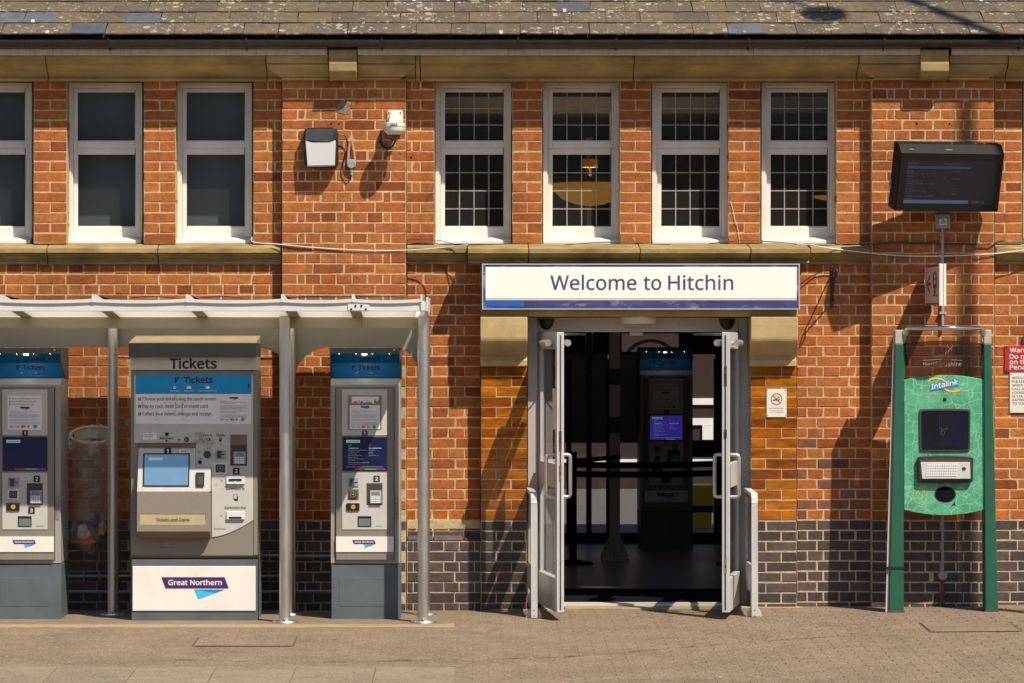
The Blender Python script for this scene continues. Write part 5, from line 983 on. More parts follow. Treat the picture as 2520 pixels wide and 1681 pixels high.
def wide_machine():
    t = 1.00
    def x(p, q=t): return X(p, q)
    def z(p, q=t): return Z(p, q)
    r = thing('wide_ticket_machine', 'wide cash and card ticket machine with pale blue screen under the shelter', 'ticket machine', (x(478), t, z(1529)))
    m = MB(); m.box(x(323), x(633.5), .54, t - .01, -.012, z(1377)); m.build('plinth', M['slate_base'], r, bevel=.004)
    m = MB(); m.box(x(326), x(629), t - .01, t - .002, z(1503.5), z(1393.5)); wb = m.build('kick_board', M['board_white'], r, bevel=.002)
    logo(r, x(397), x(563), z(1448), z(1420.5), t)
    m = MB(); m.box(x(322), x(632), .52, t, z(1368), z(912)); m.build('cabinet', M['taupe'], r, bevel=.004)
    m = MB(); m.tz([(.52, z(1377)), (t - .03, z(1377)), (t + .004, z(1367)), (.52, z(1367))], x(321), x(634)); m.build('bottom_rim', M['bronze'], r)
    m = MB(); m.box(x(624.5), x(633.5), t - .02, t + .006, z(1366), z(912)); m.build('side_rail', M['taupe'], r, bevel=.002)
    m = MB(); m.box(x(321), x(630.5), .52, t + .01, z(911), z(878.5)); m.build('header_sign', M['plate'], r, bevel=.002)
    m = MB(); m.box(x(321), x(631), t - .01, t + .004, z(913), z(911)); m.build('header_gap', M['black'], r)
    m = MB(); add_text(m, 'Tickets', x(419), x(533), z(906.5), t + .012, cap=z(883) - z(906.5), bold=.026, res=5); m.build('header_text', M['ink'], r)
    m = MB(); m.tz([(.52, z(878.5)), (t + .05, z(878.5)), (t + .05, z(845)), (.52, z(845))], x(318), x(631)); m.build('hood', M['hood_grey'], r, bevel=.002)
    m = MB(); zt0, zt1 = z(844.7, t), Z(826, .52)
    m.tz([(.52, zt0 - .002), (t + .05, zt0), (t + .05, zt0 + .003), (.52, zt1)], x(318), x(631)); m.build('hood_top', M['hood_tan'], r)
    # pale fascia with the curved lower right corner
    pts = [(330, 926), (333, 922), (620, 922), (623.5, 926), (623.5, 1280)]
    for i in range(1, 9): u = i / 8; pts.append((623.5 - 102 * u, 1280 + 42 * (1 - (1 - u) ** 1.6)))
    pts += [(521, 1151), (482, 1151), (482, 1090), (333, 1090), (330, 1087)]
    m = MB(); m.xz([(x(a), z(b)) for a, b in pts], t, t + .006); m.build('fascia_plate', M['plate'], r, bevel=.0015)
    u = t + .007
    m = MB(); m.box(x(334), x(618.7), u - .001, u + .001, z(969.7), z(921.8)); lb = m.build('blue_panel', M['print_blue'], r)
    m = MB(); m.box(x(334), x(618.7), u - .001, u + .0012, z(1043.5), z(969.7)); wp = m.build('instruction_panel', M['print_white'], r)
    q = u + .002
    m = MB(); add_text(m, 'Tickets', x(452.5), x(523), z(942), q, cap=z(928) - z(942), bold=.034, res=4); m.build('panel_title', M['navy_print'], lb); m = MB(); arrow_logo(m, x(430), z(941.5), z(927.5) - z(941.5), q); m.build('ticket_mark', M['navy_print'], lb)
    for s, a, b in (('Pay by cash', 419, 441.5), ('Pay by card', 454, 476.5), ('Collect pre-paid tickets', 489, 534.5)): m = MB(); add_text(m, s, x(a), x(b), z(963.3), q, bold=.012, res=2); m.build('icon_caption', M['white_ink'], lb)
    m = MB(); m.box(x(460), x(470.5), q - .001, q, z(957), z(950.5)); m.build('card_icon', M['white_ink'], lb)
    m = MB(); ring(m, x(430), z(953.5), .006, .0115, q, 6); m.build('cash_icon', M['white_ink'], lb)
    m = MB(); m.box(x(506), x(516.5), q - .001, q, z(955.5), z(950)); m.box(x(509), x(513.5), q - .001, q, z(957.5), z(955.5)); m.build('collect_icon', M['white_ink'], lb)
    for i, (s, wd) in enumerate((('Choose your ticket using the touch screen', 531.5), ('Pay by cash, debit card or credit card', 511), ('Collect your tickets, change and receipt', 520.5))):
        zb = z(985.5 + 18.4 * i)
        m = MB(); add_text(m, s, x(351.5), x(wd), zb, q, cap=.0235, bold=.011, res=3); m.build('instruction_text', M['ink'], wp)
        m = MB(); m.box(x(340.7), x(347.6), q - .001, q, zb - .001, zb + .0215); nb = m.build('number_square', M['ink'], wp)
        m = MB(); add_text(m, str(i + 1), x(342.8), x(345.6), zb + .003, q + .001, cap=.015, bold=.03); m.build('numeral', M['white_ink'], nb)
    m = MB()
    for px, q0_, q1_, wd_ in ((352, 985, 1008, 2.2), (432, 972, 1014, 2.0), (449, 990, 1033, 2.6), (386, 1008, 1060, 1.6), (370, 1053, 1080, 1.6), (553, 982, 1040, 1.0)): m.poly([(x(px - wd_), q + .0016, z(q0_)), (x(px + wd_), q + .0016, z(q0_ - 3)), (x(px + wd_ * .7), q + .0016, z(q1_)), (x(px - wd_ * .6), q + .0016, z(q1_ + 2))])
    m.build('drip_mark', M['drip'], r)
    m = MB(); m.poly([(x(478), u + .0006, z(1065)), (x(512), u + .0006, z(1060)), (x(530), u + .0006, z(1080)), (x(520), u + .0006, z(1105)), (x(488), u + .0006, z(1116)), (x(474), u + .0006, z(1090))]); m.build('soot_smudge', M['smudge'], r)
    info_sheet(r, x(537.5), x(612), z(1038.5), z(974.5), q + .002)
    m = MB(); disc(m, x(612.5), z(947), .009, q, 14); m.box(x(611), x(614), q, q + .004, z(955), z(947)); m.build('panel_lock', M['black'], r)
    m = MB(); m.box(x(352), x(386.5), u, u + .001, z(1082), z(1065)); st_ = m.build('sticker', M['print_white'], r); m = MB(); add_text(m, 'This machine is', x(354), x(380), z(1070.5), q, bold=.01, res=2); add_text(m, 'emptied daily', x(354), x(376), z(1075), q, bold=.01, res=2); m.build('sticker_text', M['ink'], st_)
    for s, a, b, c in (('Barcodes', 394, 427, 1081), ('Coins', 500.5, 521, 1073.5), ('Cards', 532.5, 553, 1073.5), ('Banknotes In', 557, 602.5, 1204.5), ('Banknotes Out', 553.5, 605.5, 1251.5)): m = MB(); add_text(m, s, x(a), x(b), z(c), q, bold=.014, res=3); m.build('caption', M['ink'], r)
    m = MB(); m.poly([(x(407), q, z(1083)), (x(414), q, z(1083)), (x(410.5), q, z(1088.5))]); m.build('down_arrow', M['ink'], r); m = MB(); m.box(x(407), x(415), q - .001, q, z(1072.5), z(1066)); m.box(x(405.5), x(416.5), q - .001, q, z(1067), z(1064.5)); m.build('barcode_icon', M['ink'], r)
    m = MB(); disc(m, x(514), z(1081.5), .010, q, 14); disc(m, x(511), z(1081.5), .010, q - .0005, 14); m.build('coin_icon', M['ink'], r)
    m = MB(); m.box(x(539.5), x(545.5), q - .001, q, z(1087), z(1077)); m.build('card_icon', M['ink'], r)
    m = MB(); m.box(x(488.5), x(497), q - .001, q, z(1142), z(1133)); disc(m, x(492.5), z(1129), .006, q, 12); m.build('headphone_icon', M['ink'], r)
    m = MB(); disc(m, x(441), z(1082), .0065, q, 14); m.build('microphone_hole', M['ink'], r)
    m = MB(); m.box(x(575), x(584), q - .001, q, z(1228), z(1216.5)); m.box(x(577), x(586), q - .002, q - .0006, z(1232), z(1220)); m.build('banknote_icon', M['ink'], r)
    m = MB(); m.box(x(576), x(583), q, q + .0006, z(1227), z(1217.3)); disc(m, x(512.2), z(1081.5), .007, q + .0006, 12); m.box(x(541), x(543.5), q, q + .0006, z(1081), z(1078.5)); m.build('print_gap', M['plate'], r)
    m = MB(); disc(m, x(459.5), z(1081.5), .018, q, 20); m.build('sensor_eye', M['black'], r); m = MB(); disc(m, x(459.5), z(1081.5), .011, q + .001, 20); m.build('sensor_lens', M['lcd'], r)
    m = MB()
    for (a, b, d_) in ((510.5, 1092, 'd'), (543, 1092, 'd'), (545.5, 1181, 'r'), (533.5, 1192, 'l'), (545.5, 1268, 'r')):
        e = {'d': [(-3, 0), (3, 0), (0, 5)], 'r': [(-2, -3), (-2, 3), (4, 0)], 'l': [(2, -3), (2, 3), (-4, 0)]}[d_]; m.poly([(x(a + p), q, z(b + w_)) for p, w_ in e])
    m.build('guide_arrows', M['hood_tan'], r)
    m = MB(); m.cyl((x(510.5), u, z(1118.5)), 't', .0305, .006, 24); m.build('coin_slot', M['keypad'], r, smooth=True); m = MB(); m.box(x(509.7), x(511.3), u + .006, u + .007, z(1125), z(1112)); m.cyl((x(510.5), u + .0005, z(1118.5)), 't', .025, .0058, 24); m.build('coin_slit', M['recess'], r)
    reader(r, x(530.5), x(556), z(1128.5), z(1108), u); contactless(r, x(526.5), x(559), z(1166), z(1139), u)
    m = MB(); m.box(x(567), x(608), u - .001, u + .0005, z(1146), z(1069.5)); m.build('pin_bay', M['bronze'], r)
    pinpad(r, x(567), x(607), z(1145), z(1095), u + .001); tile(r, '2', x(581.5), z(1159.5), .048, u)
    for (zb, zt, kind) in ((1192, 1171.5, 'in'), (1279, 1257.5, 'out')):
        m = MB(); m.prism([(x(556), u, z(zb)), (x(603), u, z(zb)), (x(603), u, z(zt)), (x(556), u, z(zt))], [(x(558.5), u + .016, z(zb - 1)), (x(600.5), u + .016, z(zb - 1)), (x(601), u + .005, z(zt + 2)), (x(558), u + .005, z(zt + 2))]); o = m.build('banknote_slot', M['alu'], r, bevel=.0015)
        m = MB(); zc = zb - 12 if kind == 'in' else zb - 5.5; m.box(x(564), x(595), u + .010, u + .0175, z(zc + 2.5), z(zc - 2)); m.build('slot_mouth', M['black'], o)
        if kind == 'in': m = MB(); m.xz([(x(573), z(1190)), (x(586), z(1190)), (x(579.5), z(1183))], u + .017, u + .020); m.build('slot_pointer', M['board_white'], o)
    m = MB(); add_text(m, 'SCHEIDT&BACHMANN', x(528), x(556), z(1301.5), q, res=1, bold=.02); m.build('maker_mark', M['ink_grey'], r)
    # protruding screen console
    c = t + .05; d_ = t + .085
    m = MB(); m.prism([(x(339), t - .02, z(1101)), (x(482), t - .02, z(1101)), (x(482), t - .02, z(1151)), (x(520.5), t - .02, z(1151)), (x(520.5), t - .02, z(1209)), (x(339), t - .02, z(1209))],
        [(x(342), t + .004, z(1101)), (x(481), t + .004, z(1101)), (x(481.5), t + .034, z(1151)), (x(520), t + .034, z(1151)), (x(517.5), c + .035, z(1209)), (x(340), c + .035, z(1209))])
    cs = m.build('screen_console', M['plate'], r, bevel=.002)
    m = MB(); m.tz([(t - .02, z(1209)), (d_, z(1209)), (d_ + .012, z(1306)), (t + .06, z(1321)), (t - .02, z(1321))], x(340), x(517)); m.build('delivery_console', M['taupe'], r, bevel=.002)
    m = MB(); m.tz([(t - .02, z(1322)), (t + .06, z(1322)), (d_ + .013, z(1307)), (d_ + .013, z(1306.2)), (t - .02, z(1306))], x(339.5), x(519)); m.build('console_underside', M['bronze'], r)
    m = MB(); m.box(x(339), x(482), t + .005, t + .010, z(1102), z(1090)); m.build('console_shade', M['bronze'], r)
    def sl(py): return t + .006 + (c + .032 - t - .006) * (py - 1101) / 108 + .002
    def slab(a, b, p0, p1, lift, th, nm, mat):
        m = MB(); m.prism([(x(a), sl(p1) + lift - th, z(p1)), (x(b), sl(p1) + lift - th, z(p1)), (x(b), sl(p0) + lift - th, z(p0)), (x(a), sl(p0) + lift - th, z(p0))], [(x(a), sl(p1) + lift, z(p1)), (x(b), sl(p1) + lift, z(p1)), (x(b), sl(p0) + lift, z(p0)), (x(a), sl(p0) + lift, z(p0))]); return m.build(nm, M[mat], r, bevel=.001)
    slab(353.5, 467.5, 1115.5, 1196.5, .004, .01, 'screen_bezel', 'black'); slab(357, 464.5, 1118.5, 1193.5, .0055, .003, 'touch_screen', 'screen_blue'); slab(367, 401, 1125.5, 1132.5, .0065, .001, 'screen_button', 'scr_text')
    slab(484.5, 504.5, 1162, 1196, .012, .02, 'barcode_reader', 'black'); slab(488, 501.5, 1170, 1191, .0135, .002, 'reader_window', 'recess')
    tile(r, '1', x(413.5), z(1110), .048, sl(1110) + .004); m = MB(); m.box(x(441), x(468), sl(1110) + .002, sl(1110) + .006, z(1115), z(1106)); m.build('asset_sticker', M['print_white'], r); m = MB(); add_text(m, '4484', x(445), x(465), z(1113.8), sl(1110) + .007); m.build('asset_number', M['ink_grey'], r)
    m = MB(); m.box(x(347), x(508), d_ + .006, d_ + .010, z(1292), z(1264.5)); o = m.build('collection_flap', M['hood_tan'], r); ORG[o.name] = ORG[r.name]
    m = MB(); m.box(x(346), x(509), d_ + .005, d_ + .0085, z(1293.3), z(1263.2)); m.build('flap_frame', M['recess'], r)
    m = MB(); add_text(m, 'Tickets and Coins', x(387), x(469), z(1281), d_ + .0125, bold=.015, res=3); m.build('flap_text', M['recess'], r)
    m = MB()
    for a, b, p, q_ in ((394.5, 427.5, 1331, 1331.6), (394.5, 427.5, 1347.4, 1348), (394.5, 395, 1331, 1348), (427, 427.5, 1331, 1348)): m.box(x(a), x(b), t, t + .001, z(q_), z(p))
    m.build('patch_outline', M['recess'], r)
wide_machine()

# ------------------------------------------------------------------ shelter over the machines
sh = thing('machine_shelter', 'white and grey canopy shelter on steel posts over the ticket machines', 'shelter', (X(520), .8, 0))
tf, tb, ZR = 1.66, .395, 2.285; SX0, SX1 = X(-80, tf), X(1052, tf)
def zf(py): return Z(py, tf)
m = MB(); m.tz([(tf - .05, zf(766)), (tf, zf(766)), (tf, zf(744)), (tf - .05, zf(740))], SX0, SX1); m.build('front_beam', M['canopy_white'], sh, bevel=.002)
tm = 1.10
m = MB(); m.box(SX0, X(890, tm), tm - .05, tm - .005, Z(808, tm), Z(781, tm)); m.build('cross_beam', M['canopy'], sh, bevel=.002)
m = MB(); m.box(X(891, tm), X(1036, tm), tm - .05, tm - .003, Z(808, tm), Z(781, tm)); m.build('cross_beam', M['canopy'], sh, bevel=.002)
m = MB(); m.box(SX0, X(1040, tb), tb, tb + .05, ZR - .07, ZR - .012); m.build('rear_beam', M['canopy'], sh)
m = MB(); q0, q1 = Z(766, tf) + .004, Z(780.5, tm)
m.poly([(SX0, tf - .052, q0), (X(1046, tf), tf - .052, q0), (X(1036, tm), tm - .04, q1), (SX0, tm - .04, q1)]); m.build('soffit_sheet', M['opal_soffit'], sh)
fins = [-5, 228, 459, 694, 868, 1037]
for a, b in zip([-80] + fins[0:], fins + []):
    xa, xb = X(a + 2, tf), X(b - 3, tf); n = 10; m = MB()
    def sg(u): return .010 * 4 * u * (1 - u)
    for i in range(n):                                             # sagging opal sheet between two glazing bars
        u0, u1 = i / n, (i + 1) / n; p, q = xa + (xb - xa) * u0, xa + (xb - xa) * u1; za = zf(737)
        m.poly([(p, tf + .003, za - sg(u0)), (q, tf + .003, za - sg(u1)), (q, tb, ZR - sg(u1) * .3), (p, tb, ZR - sg(u0) * .3)])
    m.build('roof_sheet', M['opal_roof'], sh)
    m = MB()
    for i in range(n):
        u0, u1 = i / n, (i + 1) / n; p, q = xa + (xb - xa) * u0, xa + (xb - xa) * u1; za = zf(735.5)
        m.prism([(p, tf + .004, za - sg(u0)), (q, tf + .004, za - sg(u1)), (q, tf + .004, za - sg(u1) - .022), (p, tf + .004, za - sg(u0) - .022)], [(p, tf + .013, za - sg(u0)), (q, tf + .013, za - sg(u1)), (q, tf + .013, za - sg(u1) - .022), (p, tf + .013, za - sg(u0) - .022)])
    m.build('sheet_edge', M['canopy_white'], sh)
for f in fins:
    x = X(f, tf); m = MB(); n = 8; prof = [(tf + .012, zf(737))] + [(tf + .01 - .80 * i / n, zf(737) + (zf(724) - zf(737)) * math.cos(math.pi / 2 * (i / n)) ** .8) for i in range(n + 1)] + [(tb + .05, ZR)]
    m.tz(prof, x - .005, x + .005); m.build('glazing_bar', M['canopy_white'], sh)
    m = MB(); m.tz([(tf + .002, zf(752)), (tf + .002, zf(737)), (tf + .016, zf(735)), (tf + .016, zf(743))], x - .008, x + .008); m.build('bar_clip', M['canopy_white'], sh)
for px in (39, 260, 483, 715, 874):
    x = X(px, tf); m = MB(); m.prism([(x - .038, tf - .05, q0 - .003), (x + .038, tf - .05, q0 - .003), (x + .038, tm - .03, q1 - .003), (x - .038, tm - .03, q1 - .003)], [(x - .038, tf - .05, q0 + .04), (x + .038, tf - .05, q0 + .04), (x + .038, tm - .03, q1 + .06), (x - .038, tm - .03, q1 + .06)]); m.build('rafter', M['canopy'], sh)
m = MB(); m.box(X(856, tf), X(909, tf), tf + .001, tf + .007, zf(764.5), zf(744.5)); o = m.build('splice_plate', M['canopy_white'], sh, bevel=.001)
for p, q in ((864.5, 741.5), (875, 752.5), (889.5, 752.5), (864.5, 761), (900.5, 761)): m = MB(); m.cyl((X(p, tf), tf + .007, zf(q)), 't', .0075, .005, 10); m.build('bolt', M['chrome'], o)
m = MB(); m.tz([(tf + .016, zf(731)), (tf + .016, zf(766)), (tm, q1), (tb, ZR - .07), (tb, ZR + .01), (tf - .6, zf(731))], X(1049, tf), X(1052, tf) + .004); m.build('end_plate', M['canopy_white'], sh)
m = MB(); m.box(X(1035, tf), X(1048.5, tf), tf + .001, tf + .012, zf(765), zf(745)); m.build('corner_block', M['canopy_white'], sh, bevel=.002)
for k, (px, tt, ztop) in enumerate(((701, 1.15, 2.163), (1041.5, 1.15, 2.163), (278, .46, 2.21), (713.5, .46, 2.21), (1044.5, .46, 2.21), (-60, 1.15, 2.16))):
    x = X(px, tt); m = MB(); m.cyl((x, tt, -.004), 'z', .0395, ztop + .004, 24); p = m.build('post', M['steel'], sh, smooth=True)
    m = MB(); m.lathe([(.001, .012), (.085, .010), (.09, .004), (.09, -.006)], x, tt, 28); m.build('base_flange', M['steel'], p, smooth=True)
    m = MB(); m.lathe([(.001, .03), (.006, .028), (.008, .012)], x + .0, tt + .064, 8); m.build('bolt', M['chrome'], p)
def arch_panel(x0, x1, z0, z1, arcs, t0, t1):
    pts = [(x0, z1)]
    L, Rr = arcs
    if L: pts += [(x0, L[1])] + [(x0 + L[0] * (1 - math.cos(a)), L[1] + (z0 - L[1]) * math.sin(a)) for a in [math.pi / 2 * i / 14 for i in range(1, 15)]]
    else: pts += [(x0, z0)]
    if Rr: pts += [(x1 - Rr[0] * (1 - math.cos(a)), Rr[1] + (z0 - Rr[1]) * math.sin(a)) for a in [math.pi / 2 * i / 14 for i in range(14, 0, -1)]] + [(x1, Rr[1])]
    else: pts += [(x1, z0)]
    pts += [(x1, z1)]
    m = MB(); m.xz(pts[::-1], t0, t1); return m
t0 = .40
def xb_(p): return X(p, t0)
m = arch_panel(X(-60, t0), xb_(704), Z(855, t0), Z(762, t0), (None, (xb_(704) - xb_(622), Z(903, t0))), t0, t0 + .010); m.build('back_panel', M['back_panel'], sh)
m = arch_panel(xb_(726), xb_(1035), Z(855, t0), Z(762, t0), ((xb_(812) - xb_(726), Z(932, t0)), (xb_(1035) - xb_(968), Z(940, t0))), t0, t0 + .010); m.build('back_panel', M['back_panel'], sh)
m = MB(); m.box(X(719, .47), X(724, .47), .45, .50, Z(1050, .45), Z(838, .45)); m.build('post_clip', M['canopy'], sh)

# bin bag on its hoop
bx, bt = X(229, .36), .33; zr = Z(1068, .3)
r = thing('bin_bag', 'clear plastic bin bag of litter hanging from a hoop beside the steel post', 'bin bag', (bx, bt, Z(1360, .3)))
a_, b_ = .168, .115
def ell(k, n=28, s=1.0): q = 2 * math.pi * k / n; return (bx + a_ * s * math.cos(q), bt + b_ * s * math.sin(q))
m = MB(); pts = [(ell(k)[0], ell(k)[1], zr - .055 * (ell(k)[1] - bt) / b_ - .006) for k in range(29)]; m.tube(pts, .011, 8, cap=False); m.build('hoop', M['hoop_cream'], r, smooth=True)
m = MB()
for k in range(2, 13): (xa, ta), (xc, tc) = ell(k + 14, s=.97), ell(k + 15, s=.97); za, zc = zr - .055 * (ta - bt) / b_, zr - .055 * (tc - bt) / b_; m.poly([(xa, ta, za), (xc, tc, zc), (xc, tc, zc - .085), (xa, ta, za - .085)])
m.build('back_plate', M['hoop_cream'], r)
rb = random.Random(5); n = 44; levels = [(1.10, zr - .09, .0), (1.17, zr - .045, 0), (1.07, zr + .012, 0), (1.0, zr - .004, 0), (.90, zr - .10, 0), (.82, zr - .28, 0), (.76, zr - .48, .0), (.72, zr - .62, .01), (.70, zr - .70, .02), (.58, zr - .78, .03), (.26, zr - .84, -.0), (.04, zr - .87, -.03)]
V = []; ph = [rb.uniform(0, 6) for _ in range(6)]
for li, (s, zq, sk) in enumerate(levels):
    for k in range(n):
        q = 2 * math.pi * k / n; f = 1 + .05 * math.sin(7 * q + ph[0] + li * .25) + .035 * math.sin(13 * q + ph[1] - li * .3) + rb.uniform(-.02, .02)
        tilt = -.055 * math.sin(q) if li < 5 else 0
        V.append((bx + a_ * s * f * math.cos(q) - sk * 1.2 - .035 * (li > 4) * (li - 4) / 6, bt + b_ * s * f * math.sin(q), zq + tilt + rb.uniform(-.008, .008) * (1 if 0 < li < 11 else 2)))
m = MB(); m._a(V, [(i * n + k, i * n + (k + 1) % n, (i + 1) * n + (k + 1) % n, (i + 1) * n + k) for i in range(len(levels) - 1) for k in range(n)], 0)
m._a([(bx + .15, bt + .05, zr + .02), (bx + .21, bt + .06, zr + .055), (bx + .235, bt + .05, zr - .01), (bx + .19, bt + .07, zr - .11), (bx + .155, bt + .08, zr - .10)], [(0, 1, 2), (0, 2, 3), (0, 3, 4)], 0); m.build('bag_film', M['bag'], r, smooth=True)
m = MB(); m.tube([(bx + a_ - .01, bt, zr), (X(272, .45), .42, zr - .01)], .008, 6); m.build('bracket', M['black'], r)
def crumple(name, mat, cx, cz, s, seed, flat=(1, .6, 1)):
    q = random.Random(seed); m = MB(); N = 7; vs = []
    for i in range(N + 1):
        for j in range(10):
            th_, p = math.pi * i / N, 2 * math.pi * j / 10; rr = s * q.uniform(.7, 1.15); vs.append((cx + rr * flat[0] * math.sin(th_) * math.cos(p), bt + rr * flat[1] * math.sin(th_) * math.sin(p), cz + rr * flat[2] * math.cos(th_)))
    m._a(vs, [(i * 10 + j, i * 10 + (j + 1) % 10, (i + 1) * 10 + (j + 1) % 10, (i + 1) * 10 + j) for i in range(N) for j in range(10)], 0)
    tag(m.build(name, M[mat]), {'litter_w': 'crumpled white and green wrapper low in the clear bin bag', 'litter_o': 'orange edged food carton at the bottom of the clear bin bag', 'litter_b': 'dark blue foil wrapper high in the litter of the bin bag', 'litter_y': 'gold foil wrapper beside the post in the clear bin bag'}[mat], 'litter', 'litter in the bin bag')
z_ = lambda py: Z(py, .3); x_ = lambda px: X(px, .3)
crumple('food_carton', 'litter_o', x_(214), z_(1330), .062, 1, (1.3, .7, .6)); crumple('wrapper', 'litter_w', x_(208), z_(1312), .055, 2, (1.0, .9, 1.15)); crumple('foil_wrapper', 'litter_b', x_(238), z_(1283), .042, 3); crumple('foil_wrapper', 'litter_y', x_(252), z_(1298), .045, 4, (.8, .7, 1.3))
# service pipes along the foot of the wall
for k, (py, rr) in enumerate(((1366, .012), (1417, .011), (1455, .011))):
    m = MB(); pts = [(X(150), .05, Z(py)), (X(690), .05, Z(py))]; 
    if k == 0: pts = [(X(640), .055, Z(1366)), (X(692), .055, Z(1366))]
    m.tube(pts, rr, 8)
    tag(m.build('service_pipe', M['pvc_grey'], smooth=True), ['short grey pipe at plinth height right of the wide machine', 'upper grey pipe on the dark plinth behind the machines', 'lower grey pipe on the dark plinth behind the machines'][k], 'pipe')
for k, py in enumerate((1366, 1452)):
    m = MB(); m.tube([(X(696), PT + .03, Z(py)), (X(850), PT + .03, Z(py))], .011, 8); tag(m.build('service_pipe', M['pvc_grey'], smooth=True), ['upper grey pipe on the pilaster plinth behind the shelter post', 'lower grey pipe on the pilaster plinth behind the shelter post'][k], 'pipe')

# ------------------------------------------------------------------ pilaster fittings: lamp, junction box, camera
t = PT
def px_poly(pts, tt): return [(X(a, tt), Z(b, tt)) for a, b in pts]
r = thing('wall_lamp', 'black framed wall lamp with pale diffuser on the left pilaster', 'wall lamp', (X(790), t, Z(412)))
oc = [(747, 330), (751, 319), (758, 315), (820, 313), (829, 318), (832, 328), (833, 400), (827, 411), (822, 413), (757, 413), (749, 405)]
m = MB(); m.xz(px_poly(oc, .15), t, t + .09); m.build('housing', M['black'], r, bevel=.006, seg=2)
m = MB(); m.prism([(X(a, .2), t + .09, Z(b, .2)) for a, b in ((751, 345), (829, 343), (827, 352), (815, 350), (765, 350), (751, 347))], [(X(a, .2), t + .09 + (.03 if b > 330 else .0), Z(b, .2)) for a, b in ((753, 318), (827, 316), (829, 343), (812, 350), (766, 350), (751, 345))]); m.build('cowl', M['black'], r)
m = MB(); m.prism([(X(a, .2), t + .088, Z(b, .2)) for a, b in ((751, 345), (762, 346), (767, 350), (810, 350), (816, 345), (827, 344), (824, 409), (756, 411))], [(X(a, .2), t + .118, Z(b, .2)) for a, b in ((752, 346), (762, 347), (767, 351), (810, 351), (816, 346), (826, 345), (823, 407), (757, 408))]); m.build('diffuser', M['opal'], r, bevel=.002)
for a, b in ((750, 320), (789, 316), (827, 319), (748, 364), (831, 363)): m = MB(); m.cyl((X(a, .2), t + .09, Z(b, .2)), 't', .0045, .004, 8); m.build('screw', M['chrome'], r)
def wire(name, pts, rad, mat, label, n=6, parent=None):
    P = [Vector(p) for p in pts]; out = []
    for i in range(len(P) - 1):                                    # Catmull-Rom through the given points
        p0, p1, p2, p3 = P[max(i - 1, 0)], P[i], P[i + 1], P[min(i + 2, len(P) - 1)]
        for j in range(4): u = j / 4; out.append(.5 * ((2 * p1) + (-p0 + p2) * u + (2 * p0 - 5 * p1 + 4 * p2 - p3) * u * u + (-p0 + 3 * p1 - 3 * p2 + p3) * u ** 3))
    out.append(P[-1]); m = MB(); m.tube([tuple(p) for p in out], rad, n); o = m.build(name, M[mat], parent, smooth=True)
    if parent is None: tag(o, label, 'cable')
    return o
wire('lamp_lead', [(X(835, .15), t + .05, Z(333)), (X(850, .15), t + .04, Z(340)), (X(855, .1), t + .02, Z(365)), (X(845, .1), t + .02, Z(405)), (X(846, .1), t + .02, Z(430)), (X(858, .1), t + .02, Z(441)), (X(866, .1), t + .02, Z(434))], .0045, 'black', '', parent=r)
r = thing('junction_box', 'round grey junction box with two painted conduits beside the wall lamp', 'junction box', (X(865), t, Z(432)))
m = MB(); m.cyl((X(865, .1), t, Z(404, .1)), 't', .033, .035, 24); m.build('round_box', M['pvc_grey'], r, bevel=.003); m = MB(); m.box(X(854, .1), X(876.5, .1), t, t + .030, Z(404, .1), Z(393, .1)); m.build('entry_block', M['pvc_grey'], r, bevel=.002)
for a, b in ((857, 861), (873, 866)): m = MB(); m.tube([(X(a, .1), t + .016, Z(393, .1)), (X(a + (.5 if a < 860 else -2), .1), t + .014, Z(375, .1)), (X(b, .1), t + .01, Z(350, .1))], .0095, 8); m.build('conduit', M['terracotta'], r, smooth=True)
m = MB(); m.cyl((X(865.5, .1), t + .016, Z(431, .1)), 'z', .011, .045, 10); m.cyl((X(865.5, .1), t + .016, Z(425, .1)), 'z', .014, .012, 6); m.build('gland', M['pvc_grey'], r)
m = MB(); m.xz(px_poly([(855, 349), (858, 340), (865, 332), (871, 342), (873, 349), (863, 348)], .1), t, t + .004); m.build('filler_patch', M['mortar'], r)
for a in (857.5, 873): m = MB(); disc(m, X(a, .1), Z(406, .1), .0035, t + .0355, 8); m.build('screw', M['recess'], r)
r = thing('mortar_patch', 'ragged grey mortar scar high on the left pilaster above the lamp', 'mortar patch', (X(846), t, Z(280)))
m = MB(); m.xz(px_poly([(838, 252), (845, 247), (850, 250), (858, 249), (865, 254), (860, 262), (862, 272), (858, 281), (846, 281), (835, 278), (829, 272), (832, 262), (834, 257)], .1), t, t + .004); m.build('patch', M['slab'], r)
r = thing('security_camera', 'ivory dome security camera with black loop conduit on the left pilaster', 'security camera', (X(970), t, Z(350)))
m = MB(); m.xz(px_poly([(953, 302), (953, 276), (956, 271), (989, 271), (992, 276), (992, 302)], .12), t, t + .012); m.build('wall_plate', M['cctv'], r, bevel=.003)
m = MB(); cxp, ct = X(971, .28), t + .195
m.prism([(X(962, .2), t, Z(272, .2)), (X(981, .2), t, Z(272, .2)), (X(987, .2), t, Z(302, .2)), (X(957, .2), t, Z(302, .2))], [(X(962, .2), t + .07, Z(272, .2)), (X(981, .2), t + .07, Z(272, .2)), (X(987, .2), ct, Z(302, .2)), (X(957, .2), ct, Z(302, .2))]); m.build('arm', M['cctv'], r, bevel=.006)
m = MB(); m.lathe([(.001, Z(300, .29)), (.055, Z(301, .29)), (.078, Z(304, .29)), (.080, Z(312, .29)), (.076, Z(313, .29)), (.076, Z(322, .29)), (.070, Z(325, .29)), (.048, Z(332, .29)), (.001, Z(332, .29))], cxp, ct, 32); m.build('housing', M['cctv'], r, smooth=True)
